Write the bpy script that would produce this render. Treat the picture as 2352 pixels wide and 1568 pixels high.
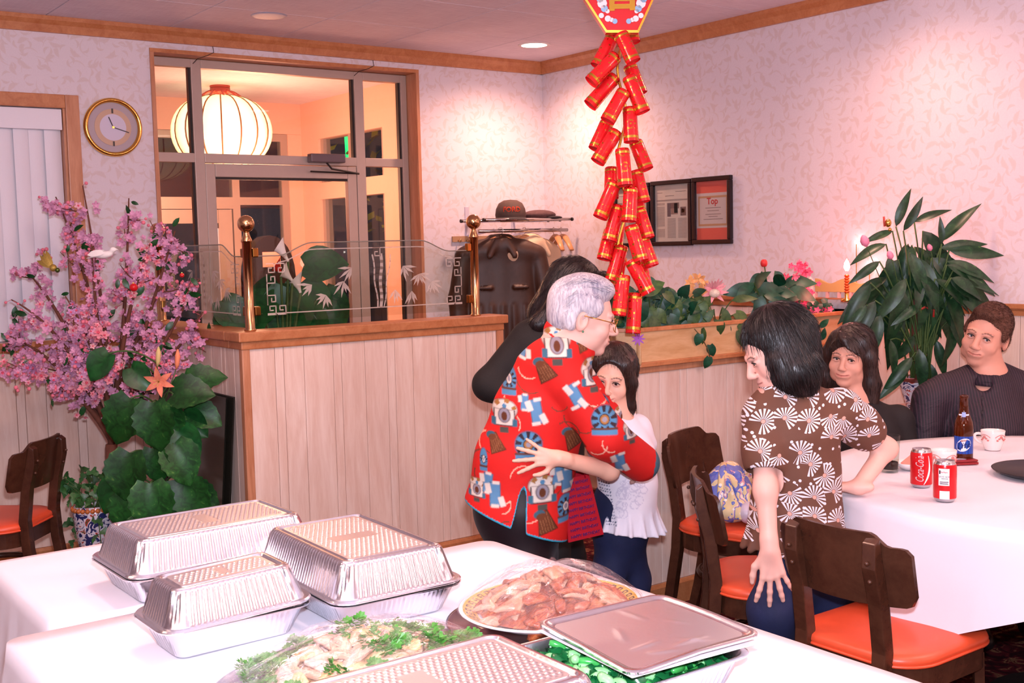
import bpy, bmesh, math, random
import numpy as np
from mathutils import Vector, Matrix, Euler
random.seed(7); np.random.seed(7)
for o in list(bpy.data.objects): bpy.data.objects.remove(o)
S = bpy.context.scene
COL = S.collection
PI = math.pi
# ---------------------------------------------------------------- camera
F, PIT, ROLL, YAW, HC = 2649.5, 0.0836241, -0.0239916, 0.9372533, 1.54
def _uv(a):
    return np.array([a[0]*math.sin(YAW)+a[1]*math.cos(YAW), -a[0]*math.cos(YAW)+a[1]*math.sin(YAW), a[2]])
_w = np.array([0, math.cos(PIT), -math.sin(PIT)]); _u0 = np.array([0, math.sin(PIT), math.cos(PIT)]); _r0 = np.array([1., 0, 0])
_c, _s = math.cos(ROLL), math.sin(ROLL)
CR, CU, CW = _uv(_c*_r0+_s*_u0), _uv(-_s*_r0+_c*_u0), _uv(_w)
CC = np.array([0, 0, HC])
FW = _uv(np.array([0, 1., 0])); RT = _uv(np.array([1., 0, 0]))      # level forward and right
cam_data = bpy.data.cameras.new('camera'); cam = bpy.data.objects.new('camera', cam_data); COL.objects.link(cam)
cam_data.sensor_width = 36; cam_data.lens = F/2352*36; cam_data.clip_start = .05; cam_data.clip_end = 100
M = Matrix.Identity(4)
for i in range(3):
    M[i][0], M[i][1], M[i][2], M[i][3] = CR[i], CU[i], -CW[i], CC[i]
cam.matrix_world = M
S.camera = cam
# ---------------------------------------------------------------- colour management, world
S.view_settings.view_transform = 'Standard'; S.view_settings.look = 'None'
S.view_settings.exposure = 0.14; S.view_settings.gamma = 1.0; S.view_settings.use_curve_mapping = False
W = bpy.data.worlds.new('night'); S.world = W; W.use_nodes = True
W.node_tree.nodes['Background'].inputs[0].default_value = (.012, .011, .016, 1)
W.node_tree.nodes['Background'].inputs[1].default_value = 1.0
# ---------------------------------------------------------------- large lights: ceiling lamps of the room, added fill globes and the flash on the camera
def light(name, kind, loc, energy, color, size=.1, rot=None, spot=None, blend=.6):
    d = bpy.data.lights.new(name, kind); d.energy = energy; d.color = color
    if kind == 'AREA': d.shape = 'DISK'; d.size = size
    elif kind in ('POINT', 'SPOT'): d.shadow_soft_size = size
    if spot: d.spot_size = spot; d.spot_blend = blend
    o = bpy.data.objects.new(name, d); COL.objects.link(o); o.location = loc
    if rot: o.rotation_euler = rot
    return o
FLASH = light('camera_flash', 'AREA', tuple(CC+CU*.14+CW*.03+CR*.03), 98, (.80, .83, 1.0), .07)
FLASH.matrix_world = Matrix.Translation(FLASH.location) @ M.to_3x3().to_4x4()
WARM = (1.0, .54, .40)
CANS_LIT = [(4.2, 5.43), (4.1, 3.1), (4.1, .8), (1.9, 3.3), (1.9, .9), (-.4, 3.4), (-.4, .9), (3.9, -1.6), (1.2, -1.6), (-1.6, -1.6)]
for i, (x, y) in enumerate(CANS_LIT):
    light('can_lamp', 'SPOT', (x, y, 2.69), 72 if i else 130, WARM, .07, (0, 0, 0), 2.75, 1.0)
FILL_GLOBES = [(1.15, 3.0), (3.3, .9), (-.9, 1.6), (1.2, -1.6), (3.9, -1.4)]      # unseen globe pendants above the frame, added to brighten ceiling and walls
for x, y in FILL_GLOBES: light('globe_fill_light', 'POINT', (x, y, 2.42), 38, (1.0, .64, .58), .11)
# ---------------------------------------------------------------- pixel helpers (real rays into the room)
def ray(x, y): return (x-1176)*CR-(y-784)*CU+F*CW
def PZ(x, y, z): d = ray(x, y); return Vector(CC+d*(z-HC)/d[2])
def PX(x, y, X): d = ray(x, y); return Vector(CC+d*X/d[0])
def PY(x, y, Y): d = ray(x, y); return Vector(CC+d*Y/d[1])
def PD(x, y, D): d = ray(x, y); return Vector(CC+d*D/(d@FW))
# ---------------------------------------------------------------- materials
def lin(c):
    if isinstance(c, str): c = tuple(int(c[i:i+2], 16)/255 for i in (0, 2, 4))
    return tuple(((v/12.92) if v <= .04045 else ((v+.055)/1.055)**2.4) for v in c[:3])+(1,)
MATS = {}
class NB:
    """small node builder around one Principled material"""
    def __init__(s, name):
        s.m = bpy.data.materials.new(name); s.m.use_nodes = True; s.t = s.m.node_tree
        s.b = s.t.nodes['Principled BSDF']; MATS[name] = s.m
    def n(s, kind, **kw):
        nd = s.t.nodes.new('ShaderNode'+kind)
        for k, v in kw.items():
            if k.startswith('i_'):
                key = k[2:].replace('_', ' ')
                nd.inputs[int(key) if key.isdigit() else key].default_value = v
            else: setattr(nd, k, v)
        return nd
    def l(s, a, b): s.t.links.new(a, b)
    def coord(s, out='Object', scale=(1, 1, 1), rot=(0, 0, 0), loc=(0, 0, 0)):
        tc = s.n('TexCoord'); mp = s.n('Mapping'); s.l(tc.outputs[out], mp.inputs[0])
        mp.inputs['Scale'].default_value = scale; mp.inputs['Rotation'].default_value = rot; mp.inputs['Location'].default_value = loc
        return mp.outputs[0]
    def noise(s, vec, scale, detail=4, rough=.55, dist=0):
        nd = s.n('TexNoise'); nd.inputs['Scale'].default_value = scale; nd.inputs['Detail'].default_value = detail
        nd.inputs['Roughness'].default_value = rough; nd.inputs['Distortion'].default_value = dist
        if vec is not None: s.l(vec, nd.inputs['Vector'])
        return nd
    def ramp(s, fac, stops, interp='LINEAR'):
        nd = s.n('ValToRGB'); r = nd.color_ramp; r.interpolation = interp
        while len(r.elements) < len(stops): r.elements.new(.5)
        for e, (p, c) in zip(r.elements, stops): e.position = p; e.color = lin(c) if not isinstance(c, float) else (c, c, c, 1)
        s.l(fac, nd.inputs[0]); return nd.outputs[0]
    def mix(s, fac, a, b, mode='MIX'):
        nd = s.n('Mix'); nd.data_type = 'RGBA'; nd.blend_type = mode
        for v, sock in ((fac, nd.inputs[0]), (a, nd.inputs[6]), (b, nd.inputs[7])):
            if hasattr(v, 'links'): s.l(v, sock)
            elif isinstance(v, (int, float)): sock.default_value = v
            else: sock.default_value = lin(v)
        return nd.outputs[2]
    def math(s, op, a, b=None, c=None):
        nd = s.n('Math'); nd.operation = op
        for v, k in ((a, 0), (b, 1), (c, 2)):
            if v is None: continue
            if hasattr(v, 'links'): s.l(v, nd.inputs[k])
            else: nd.inputs[k].default_value = v
        return nd.outputs[0]
    def bump(s, h, strength=.2, dist=.01):
        nd = s.n('Bump'); nd.inputs['Strength'].default_value = strength; nd.inputs['Distance'].default_value = dist
        s.l(h, nd.inputs['Height']); s.l(nd.outputs[0], s.b.inputs['Normal']); return nd
    def base(s, c):
        if hasattr(c, 'links'): s.l(c, s.b.inputs['Base Color'])
        else: s.b.inputs['Base Color'].default_value = lin(c)
    def set(s, **kw):
        for k, v in kw.items(): s.b.inputs[k.replace('_', ' ')].default_value = v
        return s
def plain(name, c, rough=.5, metal=0, var=.0, vscale=30, bump=0, bscale=80, spec=.5, **kw):
    if name in MATS: return MATS[name]
    n = NB(name); n.set(Roughness=rough, Metallic=metal); n.b.inputs['Specular IOR Level'].default_value = spec
    if var:
        ns = n.noise(n.coord(), vscale); c0 = lin(c)
        mx = n.n('Mix'); mx.data_type = 'RGBA'; n.l(ns.outputs[0], mx.inputs[0])
        mx.inputs[6].default_value = tuple(v*(1-var) for v in c0[:3])+(1,); mx.inputs[7].default_value = tuple(min(1, v*(1+var)) for v in c0[:3])+(1,)
        n.l(mx.outputs[2], n.b.inputs['Base Color'])
    else: n.base(c)
    if bump:
        nb = n.noise(n.coord(), bscale); n.bump(nb.outputs[0], bump, .004)
    for k, v in kw.items(): n.b.inputs[k.replace('_', ' ')].default_value = v
    return n.m
def wood(name, light_c, dark_c, scale=(6, 6, .7), rough=.4, amt=.5, rnd=True):
    n = NB(name); n.set(Roughness=rough)
    v = n.coord('Object', scale)
    if rnd:
        oi = n.n('ObjectInfo'); add = n.n('VectorMath'); add.operation = 'ADD'; sc = n.n('VectorMath'); sc.operation = 'SCALE'; sc.inputs[3].default_value = 40
        cb = n.n('CombineXYZ'); n.l(oi.outputs['Random'], cb.inputs[0]); n.l(oi.outputs['Random'], cb.inputs[2]); n.l(cb.outputs[0], sc.inputs[0])
        n.l(v, add.inputs[0]); n.l(sc.outputs[0], add.inputs[1]); v = add.outputs[0]
    a = n.noise(v, 3, 5, .6, 1.2); b = n.noise(v, 22, 3, .6, .4)
    f = n.math('ADD', n.math('MULTIPLY', a.outputs[0], .75), n.math('MULTIPLY', b.outputs[0], .25))
    n.base(n.ramp(f, [(.5-amt*.28, light_c), (.5+amt*.35, dark_c)]))
    n.bump(b.outputs[0], .06, .003); return n.m
# ---------------------------------------------------------------- mesh building
def wm(o):
    m = o.matrix_basis.copy()
    if o.parent: m = wm(o.parent) @ o.matrix_parent_inverse @ m
    return m
class MB:
    def __init__(s): s.v = []; s.f = []; s.c = None; s.uvs = None
    def add(s, vs, fs, M=None):
        k = len(s.v)
        s.v += [tuple(M @ Vector(v)) if M is not None else tuple(v) for v in vs]
        s.f += [tuple(i+k for i in f) for f in fs]; return s
    def box(s, a, b, M=None):
        (x0, y0, z0), (x1, y1, z1) = a, b
        return s.add([(x0,y0,z0),(x1,y0,z0),(x1,y1,z0),(x0,y1,z0),(x0,y0,z1),(x1,y0,z1),(x1,y1,z1),(x0,y1,z1)],
            [(0,3,2,1),(4,5,6,7),(0,1,5,4),(1,2,6,5),(2,3,7,6),(3,0,4,7)], M)
    def cbox(s, c, d, M=None): return s.box([c[i]-d[i]/2 for i in range(3)], [c[i]+d[i]/2 for i in range(3)], M)
    def bar(s, p, q, w, h, up=(0, 0, 1)):
        p, q = Vector(p), Vector(q); d = q-p; L = d.length; z = d.normalized(); x = Vector(up).cross(z)
        if x.length < 1e-4: x = Vector((1, 0, 0)).cross(z)
        x.normalize(); y = z.cross(x); m = Matrix((x, y, z)).transposed().to_4x4(); m.translation = p
        return s.box((-w/2, -h/2, 0), (w/2, h/2, L), m)
    def tube(s, pts, r, n=10, cap=True, M=None, closed=False, flat=1.0):
        pts = [Vector(p) for p in pts]; N = len(pts); rs = r if isinstance(r, (list, tuple)) else [r]*N
        vs = []; fs = []; prev = None
        for i, p in enumerate(pts):
            if closed: t = (pts[(i+1) % N]-pts[i-1])
            else: t = pts[min(i+1, N-1)]-pts[max(i-1, 0)]
            t.normalize()
            if prev is None:
                a = Vector((0, 0, 1)) if abs(t.z) < .9 else Vector((1, 0, 0)); x = a.cross(t).normalized()
            else:
                x = prev-t*prev.dot(t); x = x.normalized() if x.length > 1e-6 else prev
            prev = x; y = t.cross(x)
            for k in range(n):
                an = 2*PI*k/n; vs.append(p+(x*math.cos(an)+y*math.sin(an)*flat)*rs[i])
        for i in range(N if closed else N-1):
            for k in range(n):
                j = (i+1) % N
                fs.append((i*n+k, i*n+(k+1) % n, j*n+(k+1) % n, j*n+k))
        if cap and not closed: fs.append(tuple(range(n-1, -1, -1))); fs.append(tuple((N-1)*n+k for k in range(n)))
        return s.add(vs, fs, M)
    def lathe(s, prof, n=32, M=None, cap=True, a0=0, a1=2*PI):
        full = abs(a1-a0-2*PI) < 1e-6; m = n if full else n+1; vs = []; fs = []
        for (r, z) in prof:
            for k in range(m):
                an = a0+(a1-a0)*k/n; vs.append((r*math.cos(an), r*math.sin(an), z))
        for i in range(len(prof)-1):
            for k in range(n):
                k2 = (k+1) % m; fs.append((i*m+k, i*m+k2, (i+1)*m+k2, (i+1)*m+k))
        if cap and full:
            if prof[0][0] > 1e-5: fs.append(tuple(range(m-1, -1, -1)))
            if prof[-1][0] > 1e-5: fs.append(tuple((len(prof)-1)*m+k for k in range(m)))
        return s.add(vs, fs, M)
    def prism(s, poly, d, M=None):
        n = len(poly); vs = [(x, y, 0) for x, y in poly]+[(x, y, d) for x, y in poly]
        return s.add(vs, [tuple(range(n-1, -1, -1)), tuple(range(n, 2*n))]+[(i, (i+1) % n, n+(i+1) % n, n+i) for i in range(n)], M)
    def ball(s, c, r, n=12, M=None, sc=(1, 1, 1)):
        pr = [(max(0, math.sin(PI*i/n)), -math.cos(PI*i/n)) for i in range(n+1)]
        T = Matrix.Translation(c) @ Matrix.Diagonal((r*sc[0], r*sc[1], r*sc[2], 1))
        return s.lathe([(a, b) for a, b in pr], n*2, (M @ T) if M is not None else T, cap=False)
    def mesh(s, name, smooth=False):
        me = bpy.data.meshes.new(name); me.from_pydata(s.v, [], s.f); me.validate(clean_customdata=False)
        if smooth:
            for p in me.polygons: p.use_smooth = True
        me.update(); return me
    def build(s, name, mat=None, parent=None, smooth=False, bevel=0, local=False, loc=None, auto=None):
        me = s.mesh(name, smooth)
        if s.v:
            bm = bmesh.new(); bm.from_mesh(me); bmesh.ops.remove_doubles(bm, verts=bm.verts, dist=1e-6); bmesh.ops.recalc_face_normals(bm, faces=bm.faces)
            if bevel: 
                es = [e for e in bm.edges if e.is_manifold and e.calc_face_angle(0) > .5]
                bmesh.ops.bevel(bm, geom=es, offset=bevel, segments=2, profile=.6, affect='EDGES', clamp_overlap=True)
            if auto:
                for f in bm.faces: f.smooth = True
                for e in bm.edges: e.smooth = not (e.is_manifold and e.calc_face_angle(0) > auto)
            bm.to_mesh(me); bm.free()
        if mat: 
            for mm in (mat if isinstance(mat, (list, tuple)) else [mat]): me.materials.append(mm)
        return link(name, me, parent, local, loc)
def link(name, me, parent=None, local=False, loc=None):
    o = bpy.data.objects.new(name, me); COL.objects.link(o)
    if loc is not None: o.location = loc
    if parent:
        o.parent = parent
        if not local: o.matrix_parent_inverse = wm(parent).inverted()
    return o
def tag(o, label=None, cat=None, group=None, kind=None):
    if label: o['label'] = label
    if cat: o['category'] = cat
    if group: o['group'] = group
    if kind: o['kind'] = kind
    return o
def thing(name, loc, label, cat, group=None, rz=0, rot=None):
    o = bpy.data.objects.new(name, None); COL.objects.link(o); o.location = loc; o.empty_display_size = .1
    o.rotation_euler = rot if rot else (0, 0, rz)
    return tag(o, label, cat, group)
def struct(o): o['kind'] = 'structure'; return o
def copy_tree(o, parent=None):
    c = o.copy(); COL.objects.link(c)
    if parent: c.parent = parent
    for ch in o.children: copy_tree(ch, c)
    return c
def part_copy(src, parent, M, name=None, local=True):
    """a part sharing mesh data, placed by matrix M in the parent's space"""
    o = bpy.data.objects.new(name or src.name, src); COL.objects.link(o)
    o.parent = parent
    if not local: o.matrix_parent_inverse = wm(parent).inverted()
    o.matrix_basis = M; return o
def frame_m(origin, z, up=(0, 0, 1)):
    """matrix whose Z axis is z, X to the side"""
    z = Vector(z).normalized(); x = Vector(up).cross(z)
    if x.length < 1e-4: x = Vector((1, 0, 0))
    x.normalize(); y = z.cross(x); m = Matrix((x, y, z)).transposed().to_4x4(); m.translation = Vector(origin); return m
def bez(p0, p1, p2, n=10, p3=None):
    p0, p1, p2 = Vector(p0), Vector(p1), Vector(p2); out = []
    for i in range(n+1):
        t = i/n
        if p3 is None: out.append(p0*(1-t)**2+p1*2*t*(1-t)+p2*t*t)
        else: out.append(p0*(1-t)**3+p1*3*t*(1-t)**2+p2*3*t*t*(1-t)+Vector(p3)*t**3)
    return out
def text_mesh(name, body, size, mat, M, parent=None, extrude=.0006, align='CENTER', font_shear=0, bold=False, xs=1.0, wrap=None):
    cu = bpy.data.curves.new(name, 'FONT'); cu.body = body; cu.size = size; cu.align_x = align; cu.align_y = 'CENTER'; cu.extrude = extrude; cu.shear = font_shear
    cu.resolution_u = 3
    if bold: cu.offset = size*.02
    ob = bpy.data.objects.new(name, cu); COL.objects.link(ob)
    dg = bpy.context.evaluated_depsgraph_get(); me = bpy.data.meshes.new_from_object(ob.evaluated_get(dg)); bpy.data.objects.remove(ob)
    for v in me.vertices:
        p = Vector((v.co.x*xs, v.co.y, v.co.z)); v.co = wrap(p) if wrap else M @ p
    me.materials.clear(); me.materials.append(mat)
    return link(name, me, parent)
# ================================================================ ROOM
XR, YL, ZC = 4.66, 5.95, 2.70
def wallpaper(name):
    n = NB(name); n.set(Roughness=.75); n.b.inputs['Specular IOR Level'].default_value = .2
    v = n.coord('Object'); sp = n.n('SeparateXYZ'); n.l(v, sp.inputs[0]); cb = n.n('CombineXYZ'); n.l(n.math('ADD', sp.outputs[0], sp.outputs[1]), cb.inputs[0]); n.l(sp.outputs[2], cb.inputs[1])
    def leaves(scale, L, W, seed, bend):
        """curved leaf sprigs, one turned at random in every cell"""
        mp = n.n('Mapping'); n.l(cb.outputs[0], mp.inputs[0]); mp.inputs['Location'].default_value = (seed, seed*1.7, 0); mp.inputs['Scale'].default_value = (scale, scale, 1)
        vo = n.n('TexVoronoi', feature='F1'); vo.voronoi_dimensions = '2D'; vo.inputs['Scale'].default_value = 1; vo.inputs['Randomness'].default_value = .8; n.l(mp.outputs[0], vo.inputs['Vector'])
        sb = n.n('VectorMath', operation='SUBTRACT'); n.l(mp.outputs[0], sb.inputs[0]); n.l(vo.outputs['Position'], sb.inputs[1])
        wn = n.n('TexWhiteNoise'); n.l(vo.outputs['Color'], wn.inputs[0]); vr = n.n('VectorRotate'); vr.rotation_type = 'Z_AXIS'; n.l(sb.outputs[0], vr.inputs['Vector']); n.l(n.math('MULTIPLY', wn.outputs[0], 6.28), vr.inputs['Angle'])
        q = n.n('SeparateXYZ'); n.l(vr.outputs[0], q.inputs[0]); u = q.outputs[0]; w = n.math('ADD', q.outputs[1], n.math('MULTIPLY', n.math('MULTIPLY', u, u), bend))
        a = n.math('DIVIDE', u, L); b = n.math('DIVIDE', w, W); d = n.math('ADD', n.math('MULTIPLY', a, a), n.math('ABSOLUTE', b)); nz = n.noise(mp.outputs[0], 9, 2)
        return n.ramp(n.math('ADD', d, n.math('MULTIPLY', n.math('SUBTRACT', nz.outputs[0], .5), .7)), [(.62, 1.0), (1.0, 0.0)])
    f = n.math('MAXIMUM', n.math('MAXIMUM', leaves(12, .44, .17, 3.1, .9), leaves(17, .42, .13, 7.7, -1.4)), n.math('MULTIPLY', leaves(9, .5, .05, 1.3, 1.6), .8))
    fine = n.noise(v, 160, 2)
    n.base(n.mix(n.math('MULTIPLY', f, .36), n.mix(fine.outputs[0], 'd9ced6', 'e3dae0'), 'cbb2a6')); n.bump(f, .06, .002); return n.m
WALLP = wallpaper('wallpaper_leaf_scroll')
PINE = wood('pine_panel', 'f0dacd', 'dcb9a6', (5, 5, .55), .55, .55)
HONEY = wood('honey_oak_trim', 'c8875a', 'a86238', (5, 5, 5), .38, .6)
HONEYV = wood('honey_oak_jamb', 'cf9470', 'ab6b47', (7, 7, .8), .38, .6)
GROOVE = plain('groove_backing_pine', 'd2ae98', .8)  # darker pine backing board that shows between the planks
PLASTER = plain('painted_plaster', 'e6cdb4', .8, var=.04)
PEACH = plain('vestibule_peach_paint', 'f2c4ae', .7, var=.04)
ALU = plain('anodised_aluminium', 'b9a79c', .42, .25, var=.05)
ALUD = plain('dark_gasket', '241c1a', .5)
def glass_mat(name, tint='ffffff', rough=.0, alpha=.1):
    n = NB(name); t = n.t; out = t.nodes['Material Output']
    tr = n.n('BsdfTransparent'); tr.inputs[0].default_value = lin(tint); gl = n.n('BsdfGlossy'); gl.inputs['Roughness'].default_value = max(rough, .02)
    fr = n.n('Fresnel'); fr.inputs[0].default_value = 1.45; mx = n.n('MixShader')
    geo = n.n('NewGeometry'); f = n.math('MULTIPLY', n.math('ADD', n.math('MULTIPLY', fr.outputs[0], .8), alpha*.12), n.math('SUBTRACT', 1.0, geo.outputs['Backfacing']))
    n.l(f, mx.inputs[0]); n.l(tr.outputs[0], mx.inputs[1]); n.l(gl.outputs[0], mx.inputs[2]); n.l(mx.outputs[0], out.inputs[0]); return n.m
GLASS = glass_mat('clear_pane_glass', 'f4f6f4')
GLASSD = glass_mat('clear_screen_glass', 'f2f5f2', 0, .05)
# floor
def carpet():
    n = NB('burgundy_patterned_carpet'); n.set(Roughness=.95); n.b.inputs['Specular IOR Level'].default_value = .1
    v = n.coord('Object'); vo = n.n('TexVoronoi', feature='F1'); vo.inputs['Scale'].default_value = 5; n.l(v, vo.inputs['Vector'])
    a = n.noise(v, 16, 3, .6, 1.0)
    c = n.ramp(a.outputs[0], [(.42, '2a0c12'), (.55, '5a1620'), (.62, '8a6a4a'), (.66, '4a1018')])
    n.base(n.mix(n.noise(v, 300, 2).outputs[0], c, '30101a', 'MULTIPLY') if 0 else c); n.bump(n.noise(v, 400, 2).outputs[0], .5, .004); return n.m
struct(MB().box((-3.6, -3.6, -.1), (XR+.1, YL+.1, 0)).build('floor', carpet()))
# ceiling slab and tiles
def tile_mat():
    n = NB('woven_ceiling_tile'); n.set(Roughness=.9); n.b.inputs['Specular IOR Level'].default_value = .15
    v = n.coord('Object', (3, 70, 3)); a = n.noise(v, 2.0, 3, .6, .3); v2 = n.coord('Object', (70, 3, 3)); b = n.noise(v2, 2.0, 3, .6, .3)
    h = n.math('ADD', n.math('MULTIPLY', a.outputs[0], .7), n.math('MULTIPLY', b.outputs[0], .3))
    n.base(n.ramp(h, [(.32, 'd6c8d4'), (.66, 'f0e6ee')])); n.bump(h, .5, .004); return n.m
TILE = tile_mat()
ceil = struct(MB().box((-3.6, -3.6, ZC+.012), (XR+.1, YL+.1, ZC+.12)).build('ceiling', plain('ceiling_grid_paint', 'd6c6ca', .8)))
tm = MB().box((0, 0, 0), (.604, .604, .012)).mesh('ceiling_tile'); tm.materials.append(TILE)
for i in range(13):
    for j in range(15):
        x, y = XR-.02-.61*(i+1), YL-.02-.61*(j+1)
        part_copy(tm, ceil, Matrix.Translation((x, y, ZC)), 'ceiling_tile')
# left wall: openings for the window and the entrance
WX0, WX1, WZ0, WZ1 = .35, 1.662, 1.125, 2.262
DX0, DX1, DZ1 = 2.10, 3.72, 2.592
wl = MB()
for a, b in (((-3.6, 0), (WX0, ZC)), ((WX0, 0), (WX1, WZ0)), ((WX0, WZ1), (WX1, ZC)), ((WX1, 0), (DX0, ZC)), ((DX0, DZ1), (DX1, ZC)), ((DX1, 0), (XR+.12, ZC))):
    wl.box((a[0], YL, a[1]), (b[0], YL+.15, b[1]))
wall_left = struct(wl.build('wall_left', WALLP))
wall_right = struct(MB().box((XR, -3.6, 0), (XR+.12, YL, ZC)).build('wall_right', WALLP))
struct(MB().box((-3.72, -3.6, 0), (-3.6, YL, ZC)).build('wall_far_side', WALLP))
struct(MB().box((-3.6, -3.72, 0), (XR, -3.6, ZC)).build('wall_behind', WALLP))
# crown moulding
def moulding(p, q, prof, inward):
    p, q, inward = Vector(p), Vector(q), Vector(inward); mb = MB(); n = len(prof); L = q-p
    vs = [p+inward*a+Vector((0, 0, b)) for a, b in prof]+[q+inward*a+Vector((0, 0, b)) for a, b in prof]
    mb.add(vs, [tuple(range(n)), tuple(range(2*n-1, n-1, -1))]+[(i, n+i, n+(i+1) % n, (i+1) % n) for i in range(n)]); return mb
CROWN = [(0, 0), (.045, 0), (.045, -.02), (.03, -.04), (.02, -.075), (0, -.075)]
struct(moulding((-3.6, YL, ZC), (XR, YL, ZC), CROWN, (0, -1, 0)).build('trim_1', HONEY))
struct(moulding((XR, YL, ZC), (XR, -3.6, ZC), CROWN, (-1, 0, 0)).build('trim_2', HONEY))
# planks
PW = [.118, .042, .098, .145, .042, .122]
def planks(parent, p, q, z0, z1, out, th=.012, gap=.0022, skip=0, mat=PINE):
    p, q, out = Vector(p), Vector(q), Vector(out); d = (q-p); L = d.length; d.normalize(); s = 0; i = skip
    m = Matrix((d, out, Vector((0, 0, 1)))).transposed().to_4x4(); key = {}
    while s < L-.004:
        w = min(PW[i % 6], L-s); i += 1
        k = round(w, 3)
        if k not in key:
            key[k] = MB().box((0, 0, 0), (w-gap, th, z1-z0)); me = key[k].mesh('plank'); bm = bmesh.new(); bm.from_mesh(me)
            bmesh.ops.bevel(bm, geom=[e for e in bm.edges], offset=.0016, segments=1, affect='EDGES'); bmesh.ops.recalc_face_normals(bm, faces=bm.faces); bm.to_mesh(me); bm.free(); me.materials.append(mat); key[k] = me
        mm = m.copy(); mm.translation = p+d*s+Vector((0, 0, z0)); part_copy(key[k], parent, mm, 'plank', local=False); s += w
RAILP = [(0, 0), (.035, 0), (.035, -.018), (.022, -.03), (.022, -.05), (0, -.05)]
BASEP = [(0, 0), (.016, 0), (.016, .085), (.008, .1), (0, .1)]
# left wainscot
wp = struct(MB().box((-1.6, YL-.012, 0), (2.0, YL, 1.09)).build('wall_left_wainscot', GROOVE))
planks(wp, (-1.6, YL-.012, 0), (2.0, YL-.012, 0), .1, 1.078, (0, -1, 0))
struct(moulding((-1.6, YL-.012, 1.125), (2.0, YL-.012, 1.125), RAILP, (0, -1, 0)).build('trim_3', HONEY))
struct(moulding((-1.6, YL-.024, 0), (2.0, YL-.024, 0), BASEP, (0, -1, 0)).build('baseboard_left', HONEY))
# right wainscot (south of the planter wall) and the alcove beyond it
wr = struct(MB().box((XR-.012, -1.5, 0), (XR, 3.49, 1.21)).build('wall_right_wainscot', GROOVE))
planks(wr, (XR-.012, 3.47, 0), (XR-.012, -1.2, 0), .1, 1.19, (-1, 0, 0), skip=2)
struct(moulding((XR-.012, 3.44, 1.238), (XR-.012, -1.5, 1.238), RAILP, (-1, 0, 0)).build('trim_4', HONEY))
struct(moulding((XR-.024, 3.44, 0), (XR-.024, -1.5, 0), BASEP, (-1, 0, 0)).build('baseboard_right', HONEY))
wa = struct(MB().box((XR-.012, 3.66, 0), (XR, YL, 1.2)).build('wall_alcove_wainscot', GROOVE))
planks(wa, (XR-.012, YL-.02, 0), (XR-.012, 3.67, 0), .1, 1.18, (-1, 0, 0), skip=1)
struct(moulding((XR-.012, YL, 1.238), (XR-.012, 3.7, 1.238), RAILP, (-1, 0, 0)).build('trim_5', HONEY))
# ---------------------------------------------------------------- recessed ceiling lamps
canm = plain('white_lamp_trim', 'e8e0dc', .4)
em = NB('lit_lamp_lens'); em.base('fff0e0'); em.b.inputs['Emission Color'].default_value = (1, .86, .72, 1); em.b.inputs['Emission Strength'].default_value = 9
for i, (x, y) in enumerate(CANS_LIT[:9]):
    t = thing('recessed_ceiling_lamp', (x, y, ZC), 'lit round recessed ceiling lamp near the corner of the two papered walls' if i == 0 else 'lit round recessed lamp in the woven ceiling outside the picture', 'ceiling lamp', None if i == 0 else 'ceiling lamps over the dining room')
    MB().lathe([(.075, -.004), (.092, -.004), (.095, .0), (.075, .002)], 32, cap=False).build('trim_ring', canm, t, True, local=True)
    MB().lathe([(0.0001, -.003), (.076, -.003)], 32, cap=False).build('lens', em.m, t, local=True)
for i, (x, y) in enumerate(FILL_GLOBES):
    t = thing('fill_globe_pendant', (x, y, ZC), 'unseen clear glass globe pendant, added above the picture to brighten the ceiling', 'pendant lamp', 'added fill globes')
    MB().lathe([(.05, 0), (.05, -.015), (.008, -.03), (.008, -.16)], 16, cap=False).build('canopy', canm, t, True, local=True); MB().ball((0, 0, -.28), .13, 10).build('globe', GLASS, t, True, local=True)
sp = thing('ceiling_speaker', PZ(618, 36, ZC), 'unlit pale round grille in the ceiling above the entrance glazing', 'speaker')
MB().lathe([(.001, -.006), (.07, -.006), (.085, -.003), (.09, 0)], 32, cap=False).build('grille', plain('grey_grille', 'aeb4cc', .5, bump=.3, bscale=400), sp, True, local=True)
# ---------------------------------------------------------------- window with vertical blinds
win = struct(MB().box((WX0-.02, YL+.05, WZ0-.02), (WX1+.02, YL+.14, WZ0+.02)).build('window_1', ALU))
MB().box((WX0, YL+.09, WZ0), (WX1, YL+.098, WZ1)).build('pane', plain('night_window_glass', '1a1614', .1), win)
cs = MB()
cw = .066
def casing(a, b): return MB().box(a, b)
MB().box((WX1, YL-.022, WZ0-.03), (WX1+cw, YL, WZ1+cw)).build('casing_side', HONEYV, win, bevel=.004)
MB().box((WX0, YL-.022, WZ1), (WX1-.0005, YL, WZ1+cw)).build('casing_head', HONEY, win, bevel=.004)
MB().box((WX1-.012, YL-.008, WZ0), (WX1-.0005, YL+.05, WZ1)).build('casing_reveal', HONEYV, win)
MB().box((WX0-.03, YL-.05, WZ0-.028), (WX1+.03, YL+.04, WZ0-.002)).build('window_sill', HONEY, win, bevel=.004)
bl = thing('vertical_blinds', (1.0, YL, WZ1), 'closed white vertical blinds in the wood framed window', 'blinds')
BLM = plain('white_blind_fabric', 'ebe8f0', .6, bump=.15, bscale=300)
MB().box((WX0, YL-.004, WZ1-.105), (WX1-.016, YL+.012, WZ1-.004)).build('valance', BLM, bl, bevel=.003)
sm = MB(); nz = 1
pts = [(-.042, 0.004), (-.02, -.002), (0, -.004), (.02, -.002), (.042, .004)]
for z in (0, 1.0): 
    for (a, b) in pts: sm.v.append((a, b, z))
sm.f = [(i, i+1, 6+i, 5+i) for i in range(4)]; sme = sm.mesh('blind_slat', True); sme.materials.append(BLM)
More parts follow.
